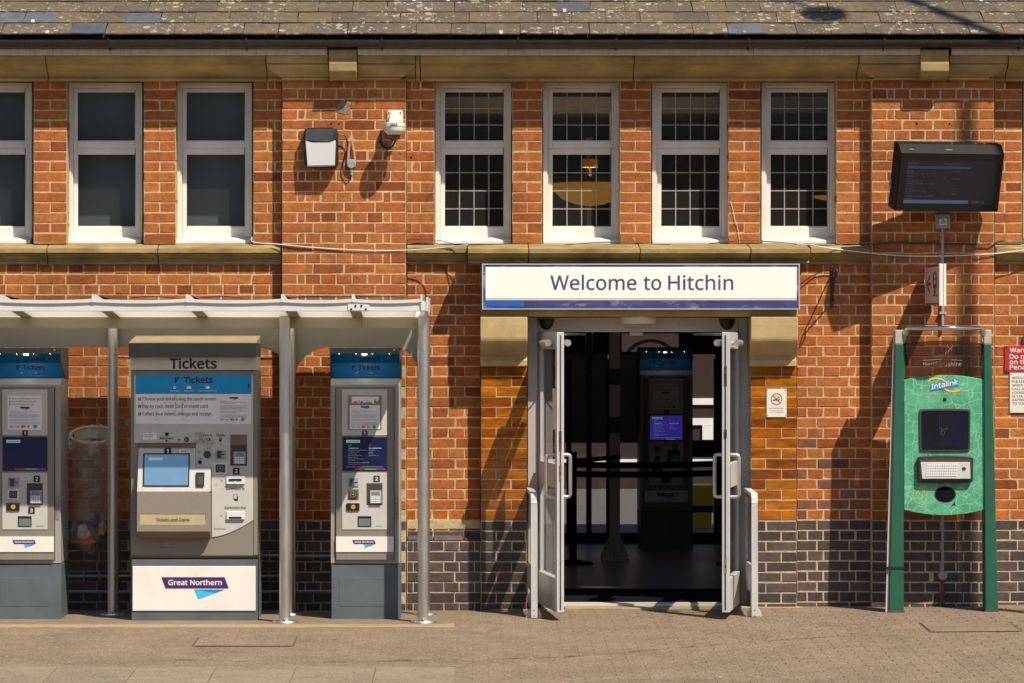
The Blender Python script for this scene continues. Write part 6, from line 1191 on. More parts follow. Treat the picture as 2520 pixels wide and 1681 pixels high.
m = MB(); m.lathe([(.044, Z(331.5, .29)), (.043, Z(337, .29)), (.036, Z(342, .29)), (.020, Z(346.5, .29)), (.001, Z(348, .29))], cxp, ct, 24); m.build('dome', M['dome'], r, smooth=True)
m = MB(); m.lathe([(.030, Z(331, .29)), (.030, Z(338, .29)), (.001, Z(342, .29))], cxp, ct, 16); m.build('lens_block', M['black'], r, smooth=True)
m = MB(); m.box(X(961.5, .37), X(978, .37), ct + .079, ct + .081, Z(309, .37), Z(304, .37)); o = m.build('name_badge', M['black'], r); m = MB(); add_text(m, 'OPTYMA', X(963, .37), X(976.5, .37), Z(308, .37), ct + .082, res=1, bold=.02); m.build('badge_text', M['white_ink'], o)
for a in (957.5, 985.5): m = MB(); m.cyl((X(a, .12), t + .012, Z(278, .12)), 't', .006, .004, 10); m.build('screw', M['recess'], r)
wire('loop_conduit', [(X(940, .15), t + .03, Z(320, .15)), (X(935, .15), t + .03, Z(338, .15)), (X(940, .15), t + .03, Z(357, .15)), (X(955, .15), t + .03, Z(365, .15)), (X(968, .15), t + .03, Z(358, .15)), (X(974, .15), t + .05, Z(346, .15))], .0105, 'black', '', 8, parent=r)
wire('yellow_lead', [(X(962, .16), t + .055, Z(368, .16)), (X(970, .16), t + .055, Z(361, .16)), (X(974, .16), t + .055, Z(352, .16)), (X(976, .16), t + .06, Z(345, .16))], .003, 'yellow', '', 5, parent=r)
# drilled holes in the brickwork
HL = {(889, 234): 'left drilled hole of two just under the cornice beside the console', (923, 233): 'right drilled hole of two just under the cornice above the camera', (781, 262): 'left drilled hole left of the ragged mortar scar', (815, 261): 'drilled hole close against the ragged mortar scar',
 (815, 305): 'left drilled hole of the pair just above the wall lamp', (834, 305): 'right drilled hole of the pair just above the wall lamp', (842, 377): 'drilled hole between the wall lamp and its lead', (970, 379): 'lower left drilled hole under the camera conduit loop', (985, 379): 'lower right drilled hole under the camera conduit loop',
 (985, 362): 'drilled hole beside the camera conduit loop at the pilaster edge', (846, 484): 'lone drilled hole well below the wall lamp', (2256, 304): 'left drilled hole above the departure screen', (2337, 304): 'right drilled hole above the departure screen', (1012, 387): 'large drilled hole in the pier next to the camera pilaster', (878, 683): 'drilled hole low on the pilaster above the shelter roof'}
for px, py, rr in ((889, 234, .005), (923, 233, .005), (781, 262, .004), (815, 261, .004), (815, 305, .006), (834, 305, .006), (842, 377, .004), (970, 379, .0035), (985, 379, .0035), (985, 362, .0035), (846, 484, .004), (2256, 304, .006), (2337, 304, .006), (1012, 387, .0075), (878, 683, .004)):
    tt = PT if (694 < px < 1000 or 2145 < px < 2447) else 0
    m = MB(); m.cyl((X(px, tt), tt - .03, Z(py, tt)), 't', rr, .0335, 10); tag(m.build('drill_hole', M['matt_black']), HL[(px, py)], 'drill hole', 'drilled holes in the brickwork')
# cables across the front
wire('white_cable', [(X(620), -.02, Z(584)), (X(626), .04, Z(597)), (X(694, .1), .105, Z(603)), (X(780, .1), .11, Z(611)), (X(900, .1), .11, Z(617.5)), (X(1000, .1), .112, Z(617)), (X(1080, .15), .15, Z(612)), (X(1150, .3), .335, Z(606))], .0045, 'cable_white', 'slack white cable from the third plain window across the pilaster to the hood')
wire('white_cable', [(X(1998, .3), .30, Z(606)), (X(2040, .1), .12, Z(612)), (X(2145, .12), .115, Z(624.5)), (X(2230, .12), .12, Z(631)), (X(2320, .12), .125, Z(631)), (X(2440, .12), .115, Z(626)), (X(2540, .1), .09, Z(614))], .0045, 'cable_white', 'slack white cable across the departure screen pilaster to the right edge')
wire('white_cable', [(X(1874, .1), .02, Z(593)), (X(1930, .2), .15, Z(601)), (X(1998, .3), .30, Z(606))], .0045, 'cable_white', 'white cable rising from the hood to the fourth leaded window sill')
for k, (pts, lab) in enumerate(([[(1000, 590), (1035, 588), (1085, 591), (1120, 600), (1180, 602), (1255, 600)], 'black cable sagging over the hood from the camera pilaster'], [[(1000, 600), (1040, 597), (1120, 602), (1190, 602.5)], 'lower black cable along the sill course by the camera pilaster'],
        [[(1390, 603), (1450, 598), (1520, 596), (1590, 600), (1650, 602)], 'black cable arching along the hood between the second and third leaded windows'], [[(1743, 600), (1800, 594), (1850, 591), (1900, 595), (1980, 602), (2060, 603), (2145, 599)], 'black cable along the hood under the fourth leaded window'])):
    wire('black_cable', [(X(a, .2), .215 if 1150 < a < 1995 else .10, Z(b, .2)) for a, b in pts], .0035, 'black', lab)
wire('black_cable', [(X(1002), .03, Z(590)), (X(1001), .02, Z(604)), (X(1001.5), .02, Z(660)), (X(1002), .02, Z(728))], .004, 'black', 'black cable dropping down the corner of the camera pilaster')
for k, dy in enumerate((0, 2.5)):
    wire('black_cable', [(X(a, .12), .117 if a < 2450 else .05, Z(b + dy, .12)) for a, b in ((2143, 599), (2200, 596), (2280, 597), (2360, 599), (2420, 600), (2445, 597), (2480, 591), (2540, 595))], .0035, 'black', ['upper of the two black cables clipped under the departure screen', 'lower of the two black cables clipped under the departure screen'][k])
for k, pts in enumerate(([(320, 733), (370, 729), (430, 733)], [(600 + 0, 733), (540, 729), (490, 733)], [(700, 733), (760, 729), (860, 730), (960, 729), (1003, 733)], [(700, 731), (800, 731), (900, 728), (1000, 731)])):
    wire('black_cable', [(X(a, .3), .25, Z(b, .3)) for a, b in pts], .004, 'black', ['black cable lying on the shelter roof above the wide machine', 'black cable on the shelter roof between wide machine and post', 'black cable on the shelter roof right of the front post', 'thin black cable on the shelter roof behind the splice plate'][k])
wire('white_wire', [(X(1797), .008, Z(495)), (X(1803), .008, Z(515)), (X(1808), .008, Z(540)), (X(1815), .008, Z(560)), (X(1820), .008, Z(597))], .002, 'cable_white', 'thin broken white wire down the pier between third and fourth leaded windows')
m = MB(); ring(m, X(1556, .33), Z(592.5, .33), .018, .0215, .335, 20); o = MB(); pts = [(X(1556, .33) + .02 * math.cos(a), .335, Z(592.5, .33) + .02 * math.sin(a)) for a in [2 * math.pi * i / 16 for i in range(17)]]; o.tube(pts, .002, 6); tag(o.build('wire_loop', M['cable_white']), 'small white wire loop standing on the hood above the sign', 'wire loop')

# ------------------------------------------------------------------ no smoking sign
t = GT + .004
r = thing('no_smoking_sign', 'white no smoking notice with red ring on the amber tiles', 'sign', (X(1911, t), t, Z(1026, t)))
m = MB(); m.box(X(1886.5, t), X(1935.5, t), t, t + .005, Z(1026.5, t), Z(957, t)); m.build('plate', M['notice'], r, bevel=.001)
u = t + .006; cx, cz = X(1911, t), Z(982, t)
m = MB(); m.box(cx - .027, cx + .010, u, u + .0005, cz - .011, cz - .003); m.box(cx + .013, cx + .016, u, u + .0005, cz - .011, cz - .003); m.box(cx + .019, cx + .022, u, u + .0005, cz - .011, cz - .003); m.build('cigarette', M['ink'], r)
m = MB(); ring(m, cx + .002, cz + .014, .007, .009, u + .0004, 12, sx=1.7); ring(m, cx + .016, cz + .006, .006, .008, u + .0004, 12, sx=1.3); m.build('smoke_mark', M['ink_grey'], r)
m = MB(); ring(m, cx, cz, .037, .0425, u + .001, 32); line(m, (cx - .027, cz + .027), (cx + .027, cz - .027), .0055, u + .0012); m.build('red_ring', M['red_ink'], r)
m = MB(); add_text(m, 'NO SMOKING.', X(1893.5, t), X(1929, t), Z(1006, t), u + .001, cap=.0095, bold=.0); m.build('sign_text', M['red_ink'], r)
m = MB(); add_text(m, "It is against the law to", X(1894.5, t), X(1927, t), Z(1011.5, t), u + .001, res=1); add_text(m, "smoke in these premises", X(1893.5, t), X(1928.5, t), Z(1015.5, t), u + .001, res=1); m.build('small_print', M['ink_grey'], r)
for a in (1889, 1933):
    for b in (960, 1023): m = MB(); disc(m, X(a, t), Z(b, t), .0035, u + .001, 8); m.build('screw', M['recess'], r)

# ------------------------------------------------------------------ hanging basket brackets
def bracket(px, label):
    x = X(px); r = thing('hanging_bracket', label, 'bracket', (x, 0, Z(757)), group='black iron hanging brackets')
    m = MB(); m.box(x - .011, x + .011, .002, .010, Z(757), Z(659)); m.build('back_plate', M['black'], r, bevel=.001)
    m = MB(); m.tube([(x, .01, Z(672)), (x + .004, .15, Z(668)), (x + .006, .27, Z(664))], .006, 6)
    pts = [(x + .006, .27 + .028 * math.sin(a), Z(664) - .028 + .028 * math.cos(a)) for a in [math.pi * 1.6 * i / 8 for i in range(9)]]; m.tube(pts, .006, 6); m.build('arm', M['black'], r)
    m = MB(); n = 16; m.tube([(x + .006 * math.sin(i * 2.4), .012 + .24 * (i / n) ** 1.0, Z(742 - 70 * i / n) + .003 * math.cos(i * 2.4)) for i in range(n + 1)], .006, 6); m.build('twisted_stay', M['black'], r)
    for q in (664, 672, 745, 752): m = MB(); disc(m, x, Z(q), .003, .011, 8); m.build('screw', M['pvc_grey'], r)
bracket(2047, 'black iron hanging basket bracket on the wall right of the station sign'); bracket(2592, 'black iron hanging bracket beyond the right photo edge')

# ------------------------------------------------------------------ departure screen
cxs, czs, ts = X(2335, .45), Z(444, .45), .42
r = thing('departure_screen', 'black outdoor departure screen tilted down on the right pilaster', 'screen', (cxs, ts, czs))
r.rotation_euler = (math.radians(15), 0, math.radians(14)); ORG[r.name] = Vector((0, 0, 0))
W2, H2 = .400, .222
def B(m, nm, mat, par=None, **k): return m.build(nm, M[mat], par or r, local=True, **k)
m = MB(); m.tz([(-.12, -H2), (.03, -H2), (.038, H2 - .014), (-.03, H2 + .042), (-.12, H2 + .042)], -W2, W2); B(m, 'housing', 'tv_black', bevel=.004, seg=2)
def tsf(z): return .033 + .0085 * (z + H2) / (2 * H2)
def Q(m, x0, x1, z0, z1, o): m.poly([(x0, tsf(z0) + o, z0), (x1, tsf(z0) + o, z0), (x1, tsf(z1) + o, z1), (x0, tsf(z1) + o, z1)])
m = MB(); Q(m, -W2 + .004, W2 - .004, -H2 + .004, H2 - .022, .001); B(m, 'front_glass', 'gloss_black')
SW2, SZ0, SZ1 = .345, -H2 + .055, H2 - .065
m = MB(); Q(m, -SW2, SW2, SZ0, SZ1, .002); scn = B(m, 'display', 'scr_dark')
m = MB(); Q(m, -SW2 + .005, SW2 * .42, SZ1 - .062, SZ1 - .043, .003); B(m, 'header_bar', 'scr_bar', scn)
m = MB(); Q(m, -SW2, SW2 * .45, SZ0 + .004, SZ0 + .030, .003); B(m, 'footer_bar', 'scr_bar2', scn)
tx = lambda m, s, x0, x1, z, **k: add_text(m, s, x0, x1, z, tsf(z) + .0035, **k)
m = MB(); tx(m, '13:49:10', SW2 * .50, SW2 * .80, SZ0 + .008, bold=.02, res=2); B(m, 'clock', 'scr_dim', scn)
m = MB(); tx(m, 'itchin', -SW2 + .006, -SW2 + .09, SZ1 - .034, res=2); B(m, 'screen_title', 'scr_dim', scn); m = MB(); tx(m, 'Departures', -.06, .06, SZ1 - .034, res=2); B(m, 'screen_title', 'scr_dim', scn)
for i, (s_, p, st) in enumerate((('bridge', '2', 'On time'), ('meslink service. 1st Class', '', ''), ('rrbora', '', ''), ('sham', '1', 'On time'), ('ndon St.Pancras', '', ''), ('meslink service. 1st Class', '', ''), ('s Front', '', ''), ('bridge', '2', 'On time'), ('at Northern service', '', ''), ('borough', '2', '14:37'), ('meslink service. 1st Class', '', ''), ('rrbora', '', ''))):
    z_q = SZ1 - .085 - i * .0187; m = MB()
    tx(m, s_, -SW2 + .004, -SW2 + .004 + .0085 * len(s_), z_q, res=1)
    if p: tx(m, p, -.055, -.048, z_q, res=1); tx(m, st, .01, .01 + .009 * len(st), z_q, res=1)
    B(m, 'departure_line', 'scr_dim', scn)
for a in (0.02, .20, .27): m = MB(); m.cyl((a, -.05, H2 + .042), 'z', .009, .007, 10); B(m, 'bolt', 'chrome')
m = MB(); m.box(-.05, .0, .012, .020, H2 + .005, H2 + .012); B(m, 'catch', 'pvc_grey'); m = MB(); m.box(-.33, -.3, .012, .020, H2 + .005, H2 + .012); B(m, 'catch', 'pvc_grey')
m = MB(); m.box(-.10, .10, -.27, -.12, -.06, .08); B(m, 'wall_mount', 'black')
m = MB(); m.tube([(-W2 - .004, -.1, -.02), (-W2 - .012, -.09, -.05), (-W2 - .006, -.08, -.08)], .009, 8); B(m, 'cable_entry', 'pvc_grey')
# grey switch box and conduit below
t = PT
r = thing('switch_box', 'small grey electrical box with warning label below the departure screen', 'electrical box', (X(2320), t, Z(562)))
m = MB(); m.box(X(2303, .15), X(2338, .15), t, t + .06, Z(562, .15), Z(527, .15)); m.build('box', M['pvc_grey'], r, bevel=.004)
u = t + .061; m = MB(); m.prism([(X(2312, u), u, Z(555, u)), (X(2331, u), u, Z(554, u)), (X(2329, u), u, Z(537, u)), (X(2311, u), u, Z(539, u))], [(X(2312, u), u + .0006, Z(555, u)), (X(2331, u), u + .0006, Z(554, u)), (X(2329, u), u + .0006, Z(537, u)), (X(2311, u), u + .0006, Z(539, u))]); o = m.build('warning_label', M['notice'], r)
m = MB(); A, Bq, Cq = (X(2316, u), Z(549, u)), (X(2327, u), Z(548.5, u)), (X(2321.3, u), Z(539.5, u))
for p, q in ((A, Bq), (Bq, Cq), (Cq, A)): line(m, p, q, .0035, u + .0015)
line(m, (X(2321.5, u), Z(547, u)), (X(2321.5, u), Z(543, u)), .003, u + .0015); m.build('warning_triangle', M['ink'], o)
m = MB(); m.cyl((X(2320, .13), t + .022, Z(811, .13)), 'z', .0115, Z(562, .13) - Z(811, .13), 12); tag(m.build('conduit_pipe', M['pvc_grey'], smooth=True), 'vertical grey conduit from the electrical box down behind the kiosk', 'conduit')
m = MB(); m.cyl((X(2320, .13), t + .022, Z(1408, .13)), 'z', .0105, Z(1200, .13) - Z(1408, .13), 12); tag(m.build('conduit_pipe', M['pvc_grey'], smooth=True), 'grey conduit under the kiosk panel leading to the round box', 'conduit')
for q in (771,):
    m = MB(); m.box(X(2311, .12), X(2329, .12), t + .002, t + .036, Z(774, .12), Z(767.5, .12)); tag(m.build('pipe_clip', M['pvc_grey'], bevel=.003), 'grey saddle clip holding the conduit below the picture sign', 'pipe clip')
r = thing('round_box', 'round grey conduit box low on the dark plinth under the kiosk', 'junction box', (X(2320), t, Z(1428)))
m = MB(); m.cyl((X(2320, .13), t + .005, Z(1416, .13)), 't', .034, .034, 24); m.build('box', M['pvc_grey'], r, bevel=.003)
m = MB(); m.cyl((X(2320, .13), t + .022, Z(1486, .13)), 'z', .015, Z(1428, .13) - Z(1486, .13), 12); m.box(X(2310, .13), X(2330, .13), t, t + .03, Z(1470, .13), Z(1464, .13)); m.cyl((X(2320, .13), t + .022, Z(1472, .13)), 'z', .021, .03, 8); m.build('rusty_pipe', M['rust'], r)
# projecting pictogram sign
t0, t1 = PT + .03, PT + .62
r = thing('pictogram_sign', 'small projecting sign with a red arrow and train symbol on the conduit', 'sign', (X(2300, .3), t0, Z(752, .2)))
fx0, fx1, bxk = X(2276, t0), X(2312, t1), .012
zb0, zt0_, zb1, zt1_ = Z(749, t0), Z(654, t0), Z(751, t1), Z(650, t1)
def F(u, v, o=0): # u along the face (0 by the wall, 1 outermost), v height
    tt = t0 + (t1 - t0) * u; return (fx0 + (fx1 - fx0) * u - o, tt, Z(751, .35) + (Z(652, .35) - Z(751, .35)) * v)
m = MB(); m.prism([F(0, 0), F(1, 0), F(1, 1), F(0, 1)], [F(0, 0, -.02), F(1, 0, -.02), F(1, 1, -.02), F(0, 1, -.02)]); m.build('panel', M['board_white'], r)
m = MB(); m.poly([F(.08, .05, .002), F(.93, .05, .002), F(.93, .94, .002), F(.08, .94, .002)]); m.build('face', M['pink_face'], r)
m = MB(); m.poly([F(.08, .0, .0025), F(.93, .0, .0025), F(.93, .05, .0025), F(.08, .05, .0025)]); m.poly([F(.08, .94, .0025), F(.93, .94, .0025), F(.93, 1, .0025), F(.08, 1, .0025)]); m.build('maroon_band', M['maroon_ink'], r)
m = MB()
m.poly([F(.42, .48, .004), F(.42, .56, .004), F(.25, .56, .004), F(.42, .72, .004), F(.34, .72, .004), F(.14, .52, .004), F(.34, .30, .004), F(.42, .30, .004), F(.25, .48, .004)]); m.build('arrow', M['maroon_ink'], r)
m = MB()
for (a, b, c, d_) in ((.60, .66, .42, .78), (.78, .84, .42, .78), (.66, .78, .75, .80), (.60, .84, .42, .50), (.62, .82, .62, .65), (.60, .66, .20, .26), (.80, .86, .20, .26), (.63, .81, .30, .34), (.68, .76, .22, .42), (.71, .74, .80, .86)): m.poly([F(a, c, .004), F(b, c, .004), F(b, d_, .004), F(a, d_, .004)])
m.build('train_symbol', M['maroon_ink'], r)
m = MB(); xe = X(2313, t1); m.box(xe - .006, xe + .022, t1 - .01, t1 + .012, Z(753, t1), Z(649, t1)); m.build('edge_profile', M['board_white'], r, bevel=.002)
m = MB(); m.box(xe + .026, xe + .044, t1 - .03, t1 + .010, Z(753, t1), Z(649, t1)); m.prism([(xe + .02, t1 - .02, Z(752, t1)), (xe + .03, t0, Z(752, t1)), (xe + .045, t0, Z(752, t1)), (xe + .04, t1 - .02, Z(752, t1))], [(xe + .02, t1 - .02, Z(650, t1)), (xe + .03, t0, Z(650, t1)), (xe + .045, t0, Z(650, t1)), (xe + .04, t1 - .02, Z(650, t1))]); m.build('back_panel', M['board_white'], r)
m = MB(); m.box(xe - .01, xe + .05, PT, PT + .06, Z(700, t0) - .02, Z(700, t0) + .02); m.build('wall_fixing', M['pvc_grey'], r)

# ------------------------------------------------------------------ green travel kiosk
kt = .50
def x(p, q=kt): return X(p, q)
def z(p, q=kt): return Z(p, q)
r = thing('travel_kiosk', 'green travel information kiosk with keyboard between two tall posts', 'kiosk', (x(2325), kt, G(x(2325), kt)))
zg = G(x(2325), kt)
for k, (top, bot) in enumerate((((2203, 2223.5), (2188, 2224.5)), ((2421.5, 2440), (2425, 2457)))):
    m = MB(); dp = .14
    f0 = [(x(bot[0]), kt, zg), (x(bot[1]), kt, zg), (x(top[1]), kt, z(847)), (x(top[0]), kt, z(847))]
    m.prism([(a, kt - dp, c) for a, _, c in f0], f0); p = m.build('post', M['kiosk_green'], r, bevel=.006, seg=2)
    m = MB(); a, b = top; m.prism([(x(a), kt - dp, z(846.5)), (x(b), kt - dp, z(846.5)), (x(b), kt - dp, z(812)), (x(a), kt - dp, z(812))], [(x(a), kt, z(846.5)), (x(b), kt, z(846.5)), (x(b), kt, z(812)), (x(a), kt, z(812))]); m.build('post_cap', M['cast'], p, bevel=.003)
    if k == 0: m = MB(); m.prism([(x(2198.5), kt - .02, z(847)), (x(2202), kt - .02, z(847)), (x(2187), kt - .02, zg), (x(2180), kt - .02, zg)], [(x(2198.5), kt - .03, z(847)), (x(2202), kt - .03, z(847)), (x(2187), kt - .03, zg), (x(2180), kt - .03, zg)]); m.build('cream_strip', M['pink_face'], r); m = MB(); m.box(x(2182.5), x(2225.5), kt - .145, kt + .003, z(1401), z(1395)); m.build('black_tape', M['black'], p)
    sx = 1 if k == 0 else -1; xe = x(2223.5) if k == 0 else x(2422)
    m = MB(); m.prism([(xe, kt - .06, z(932)), (xe, kt - .06, z(846)), (xe + sx * .012, kt - .03, z(870)), (xe + sx * .018, kt - .03, z(900)), (xe + sx * .012, kt - .03, z(925))], [(xe, kt - .01, z(932)), (xe, kt - .01, z(846)), (xe + sx * .012, kt - .02, z(870)), (xe + sx * .018, kt - .02, z(900)), (xe + sx * .012, kt - .02, z(925))]); m.build('side_fin', M['kiosk_green'], r)
    m = MB(); q = x(2232) if k == 0 else x(2417); m.xz([(xe, z(1235)), (xe, z(1256)), (q + sx * .02, z(1256)), (q + sx * .035, z(1244))], kt - .05, kt - .04); m.build('gusset', M['cast'], r)
    m = MB(); m.box(x(bot[0]) - .004, x(bot[1]) + .004, kt - dp - .004, kt + .004, zg - .01, zg + .018); m.build('rusted_foot', M['rust'], p)
arc = lambda px0, px1, pe, pm_, n=14: [(x(px0 + (px1 - px0) * i / n), z(pe + (pm_ - pe) * (1 - (2 * i / n - 1) ** 2))) for i in range(n + 1)]
m = MB(); pts = arc(2225.5, 2424, 935, 923) + arc(2424, 2225.5, 1255, 1268.5); m.xz(pts, kt - .045, kt - .02); face = m.build('front_panel', M['crackle'], r, bevel=.003)
tp = kt - .02
m = MB(); n = 14
for i in range(n):
    for (ea, em, eb) in ((0, 0, 0),):
        p0 = 2226 + 197 * i / n; p1 = 2226 + 197 * (i + 1) / n; hgt = lambda p: 846 - 8 * (1 - (2 * (p - 2226) / 197 - 1) ** 2) - 0
        bul = lambda p: .06 * (1 - (2 * (p - 2226) / 197 - 1) ** 2); lowz = lambda p: 937 - 12 * (1 - (2 * (p - 2226) / 197 - 1) ** 2)
        m.prism([(x(p0), kt - .04, z(lowz(p0))), (x(p1), kt - .04, z(lowz(p1))), (x(p1), kt - .04 + bul(p1), z(hgt(p1))), (x(p0), kt - .04 + bul(p0), z(hgt(p0)))], [(x(p0), kt - .045, z(lowz(p0))), (x(p1), kt - .045, z(lowz(p1))), (x(p1), kt - .045 + bul(p1), z(hgt(p1))), (x(p0), kt - .045 + bul(p0), z(hgt(p0)))])
m.build('smoked_glass', M['smoked'], r)
M['etch'] = pm('etched white', (.30, .27, .25), .6, var=0)
def gl(p, q): u = 1 - (2 * (p - 2226) / 197 - 1) ** 2; v = (932 - q) / 90; return kt - .022 + .06 * u * v
m = MB(); add_text(m, 'Hertfordshire', x(2271.5), x(2365.5), z(901), kt - .0, cap=.030, bold=.004); m.v = [Vector((v.x, -gl(2318, 895), v.z)) for v in m.v]; m.build('etched_name', M['etch'], r)
m = MB(); line(m, (x(2270), z(887)), (x(2318), z(884)), .003, gl(2318, 885)); line(m, (x(2318), z(884)), (x(2367), z(887)), .003, gl(2318, 885)); m.build('etched_line', M['etch'], r)
m = MB(); dz = [(2325, 882), (2326, 870), (2327, 866), (2333, 865), (2336, 858), (2341, 859), (2340, 864), (2339, 870), (2339, 882)]
for p, q in zip(dz, dz[1:]): line(m, (x(p[0]), z(p[1])), (x(q[0]), z(q[1])), .0025, gl(2330, 868))
for a, b, c, d_ in ((2336, 858, 2331, 852), (2331, 852, 2332, 847), (2338, 858, 2343, 852), (2343, 852, 2341, 847), (2330, 865, 2331, 882), (2334, 866, 2334, 882)): line(m, (x(a), z(b)), (x(c), z(d_)), .0022, gl(2330, 868))
m.build('etched_deer', M['etch'], r)
m = MB(); N = 18; pts = [(x(2226), kt - .01, z(822)), (x(2229), kt + .01, z(812))] + [(x(2232 + 183 * i / N), kt + .02 + .15 * math.sin(math.pi * i / N), z(808, kt + .02 + .15 * math.sin(math.pi * i / N))) for i in range(N + 1)] + [(x(2419), kt + .01, z(812)), (x(2422), kt - .01, z(822))]
m.tube(pts, .017, 10); m.build('top_hoop', M['chrome'], r, smooth=True)
m = MB(); m.xz([(x(2224), z(812)), (x(2240), z(812)), (x(2232), z(824)), (x(2226), z(846))], kt - .03, kt - .01); m.xz([(x(2421), z(812)), (x(2407), z(812)), (x(2414), z(824)), (x(2420), z(846))], kt - .03, kt - .01); m.build('hoop_bracket', M['cast'], r)
u = tp + .002
# logo: two yellow crescents, a blue ribbon with the name
m = MB()
for sx, c, a0 in ((1, (2305, 945), .15), (-1, (2347, 950), math.pi + .15)):
    for i in range(14):
        a, b = a0 + 2.7 * i / 14, a0 + 2.7 * (i + 1) / 14; wa, wb = .010 * math.sin(math.pi * i / 14) + .0006, .010 * math.sin(math.pi * (i + 1) / 14) + .0006; ra = .055
        m.poly([(x(c[0]) + ra * 1.15 * math.cos(a), u, z(c[1]) + (ra * .62) * math.sin(a)), (x(c[0]) + (ra + wa * 2) * 1.15 * math.cos(a), u, z(c[1]) + (ra + wa * 2) * .62 * math.sin(a)), (x(c[0]) + (ra + wb * 2) * 1.15 * math.cos(b), u, z(c[1]) + (ra + wb * 2) * .62 * math.sin(b)), (x(c[0]) + ra * 1.15 * math.cos(b), u, z(c[1]) + ra * .62 * math.sin(b))])
m.build('logo_crescent', M['yellow'], face)
m = MB(); m.poly([(x(2290), u + .001, z(963)), (x(2360), u + .001, z(949)), (x(2360), u + .001, z(933)), (x(2290), u + .001, z(946))]); m.build('logo_ribbon', M['deep_sky_print'], face)
m = MB(); add_text(m, 'Intalink', x(2293), x(2358), z(958), u + .002, cap=.036, bold=.025, tf=lambda X_, T_, Z_: (X_, T_, Z_ + (X_ - x(2293)) * .19)); m.build('logo_name', M['notice'], face)
m = MB(); add_text(m, 'Hertfordshire Travel Information', x(2273), x(2377), z(973), u, bold=.0, res=2); m.build('logo_caption', M['hood_tan'], face)
m = MB(); m.cyl((x(2326), u - .004, z(983)), 't', .0125, .006, 16); m.build('camera_hole', M['black'], face)
def rr_box(m, a, b, c, d_, t0, t1, bow=0, rad=4, n=8):
    pts = []
    for i in range(n + 1): u_ = i / n; pts.append((x(a + rad + (b - a - 2 * rad) * u_), z(c - bow * (1 - (2 * u_ - 1) ** 2))))
    pts.append((x(b), z(c + rad))); pts.append((x(b - 1), z(d_ - rad)))
    for i in range(n + 1): u_ = 1 - i / n; pts.append((x(a + rad + (b - a - 2 * rad) * u_), z(d_ + bow * .6 * (1 - (2 * u_ - 1) ** 2))))
    pts.append((x(a + 1), z(d_ - rad))); pts.append((x(a), z(c + rad))); m.xz(pts, t0, t1)
m = MB(); rr_box(m, 2262.5, 2389, 1007, 1110, tp - .02, tp + .012, bow=1.5); o = m.build('screen_surround', M['recess'], face, bevel=.004, seg=2)
m = MB(); rr_box(m, 2267.5, 2385, 1011.5, 1106, tp + .012, tp + .0135, bow=1); o2 = m.build('screen', M['scr_dark'], o)
m = MB()
for i in range(14): m.box(x(2312 + i * 5), x(2313.6 + i * 5), tp + .0138, tp + .0142, z(1098), z(1018))
m.build('screen_stripe', M['screen_navy'], o2, kind='stuff')
m = MB(); add_text(m, 'Touch', x(2311), x(2332), z(1058), tp + .0146, res=2); m.build('screen_word', M['scr_dim'], o2)
def hand(m, cx, cz, s, t, wd):
    P = [(-.5, -.1), (-.42, .28), (-.28, .30), (-.22, .02), (.12, .70), (.26, .64), (.12, .18), (.20, .36), (.34, .30), (.30, .08), (.36, .22), (.50, .14), (.48, -.25), (.20, -.70), (-.30, -.52), (-.5, -.1)]
    for p, q in zip(P, P[1:]): line(m, (cx + p[0] * s, cz + p[1] * s), (cx + q[0] * s, cz + q[1] * s), wd, t)
m = MB(); hand(m, x(2320), z(1064), .03, tp + .0146, .003); m.build('screen_hand', M['scr_dim'], o2)
m = MB(); rr_box(m, 2257.5, 2394.5, 1124, 1187, tp - .02, tp + .035, bow=3); kb = m.build('keyboard_tray', M['black'], face, bevel=.006, seg=2)
m = MB(); rr_box(m, 2262, 2390, 1128, 1183, tp + .035, tp + .036, bow=2); m.build('tray_recess', M['recess'], kb)
def kz(v): return (z(1178) + (z(1137) - z(1178)) * v, tp + .05 - .012 * v)
m = MB(); z0, ta = kz(0); z1, tb_ = kz(1); m.prism([(x(2268), tp + .03, z0), (x(2387), tp + .03, z0), (x(2386), tp + .03, z1), (x(2265), tp + .03, z1)], [(x(2268), ta, z0), (x(2387), ta, z0), (x(2386), tb_, z1), (x(2265), tb_, z1)]); m.build('keyboard', M['keys'], kb, bevel=.002)
m = MB()
for j in range(5):
    for i in range(14):
        zc, tc_ = kz(.16 + j * .155); a = 2277 + i * 5.5 + j * .8; m.box(x(a), x(a + 4.1), tc_ - .002, tc_ + .004, zc, zc + .0125)
m.build('keys', M['print_white'], kb, kind='stuff')
zc, tc_ = kz(.6); m = MB(); m.cyl((x(2371), tc_ - .004, zc), 't', .014, .007, 18); tbq = m.build('trackball_ring', M['chrome'], kb); m = MB(); m.lathe([(.001, 0), (.008, 0)], 0, 0, 8) if False else None
m = MB(); m.cyl((x(2371), tc_ + .003, zc), 't', .0085, .005, 14); m.build('trackball', M['navy_print'], tbq)
m = MB(); disc(m, x(2327), z(1217), .060, tp + .0015, 28, sx=1.32); ho = m.build('ticket_cup_rim', M['recess'], face); m = MB(); disc(m, x(2327), z(1217), .054, tp + .003, 28, sx=1.34); m.build('ticket_cup', M['matt_black'], ho)
m = MB(); hand(m, x(2264), z(1218), .105, u, .0035); m.build('hand_outline', M['hood_tan'] if False else M['yellow'], face)
m = MB(); m.poly([(x(2342), u, z(1246)), (x(2347), u, z(1240)), (x(2349), u, z(1233)), (x(2353), u, z(1244)), (x(2348), u, z(1243))]); m.build('peeled_patch', M['black'], face)

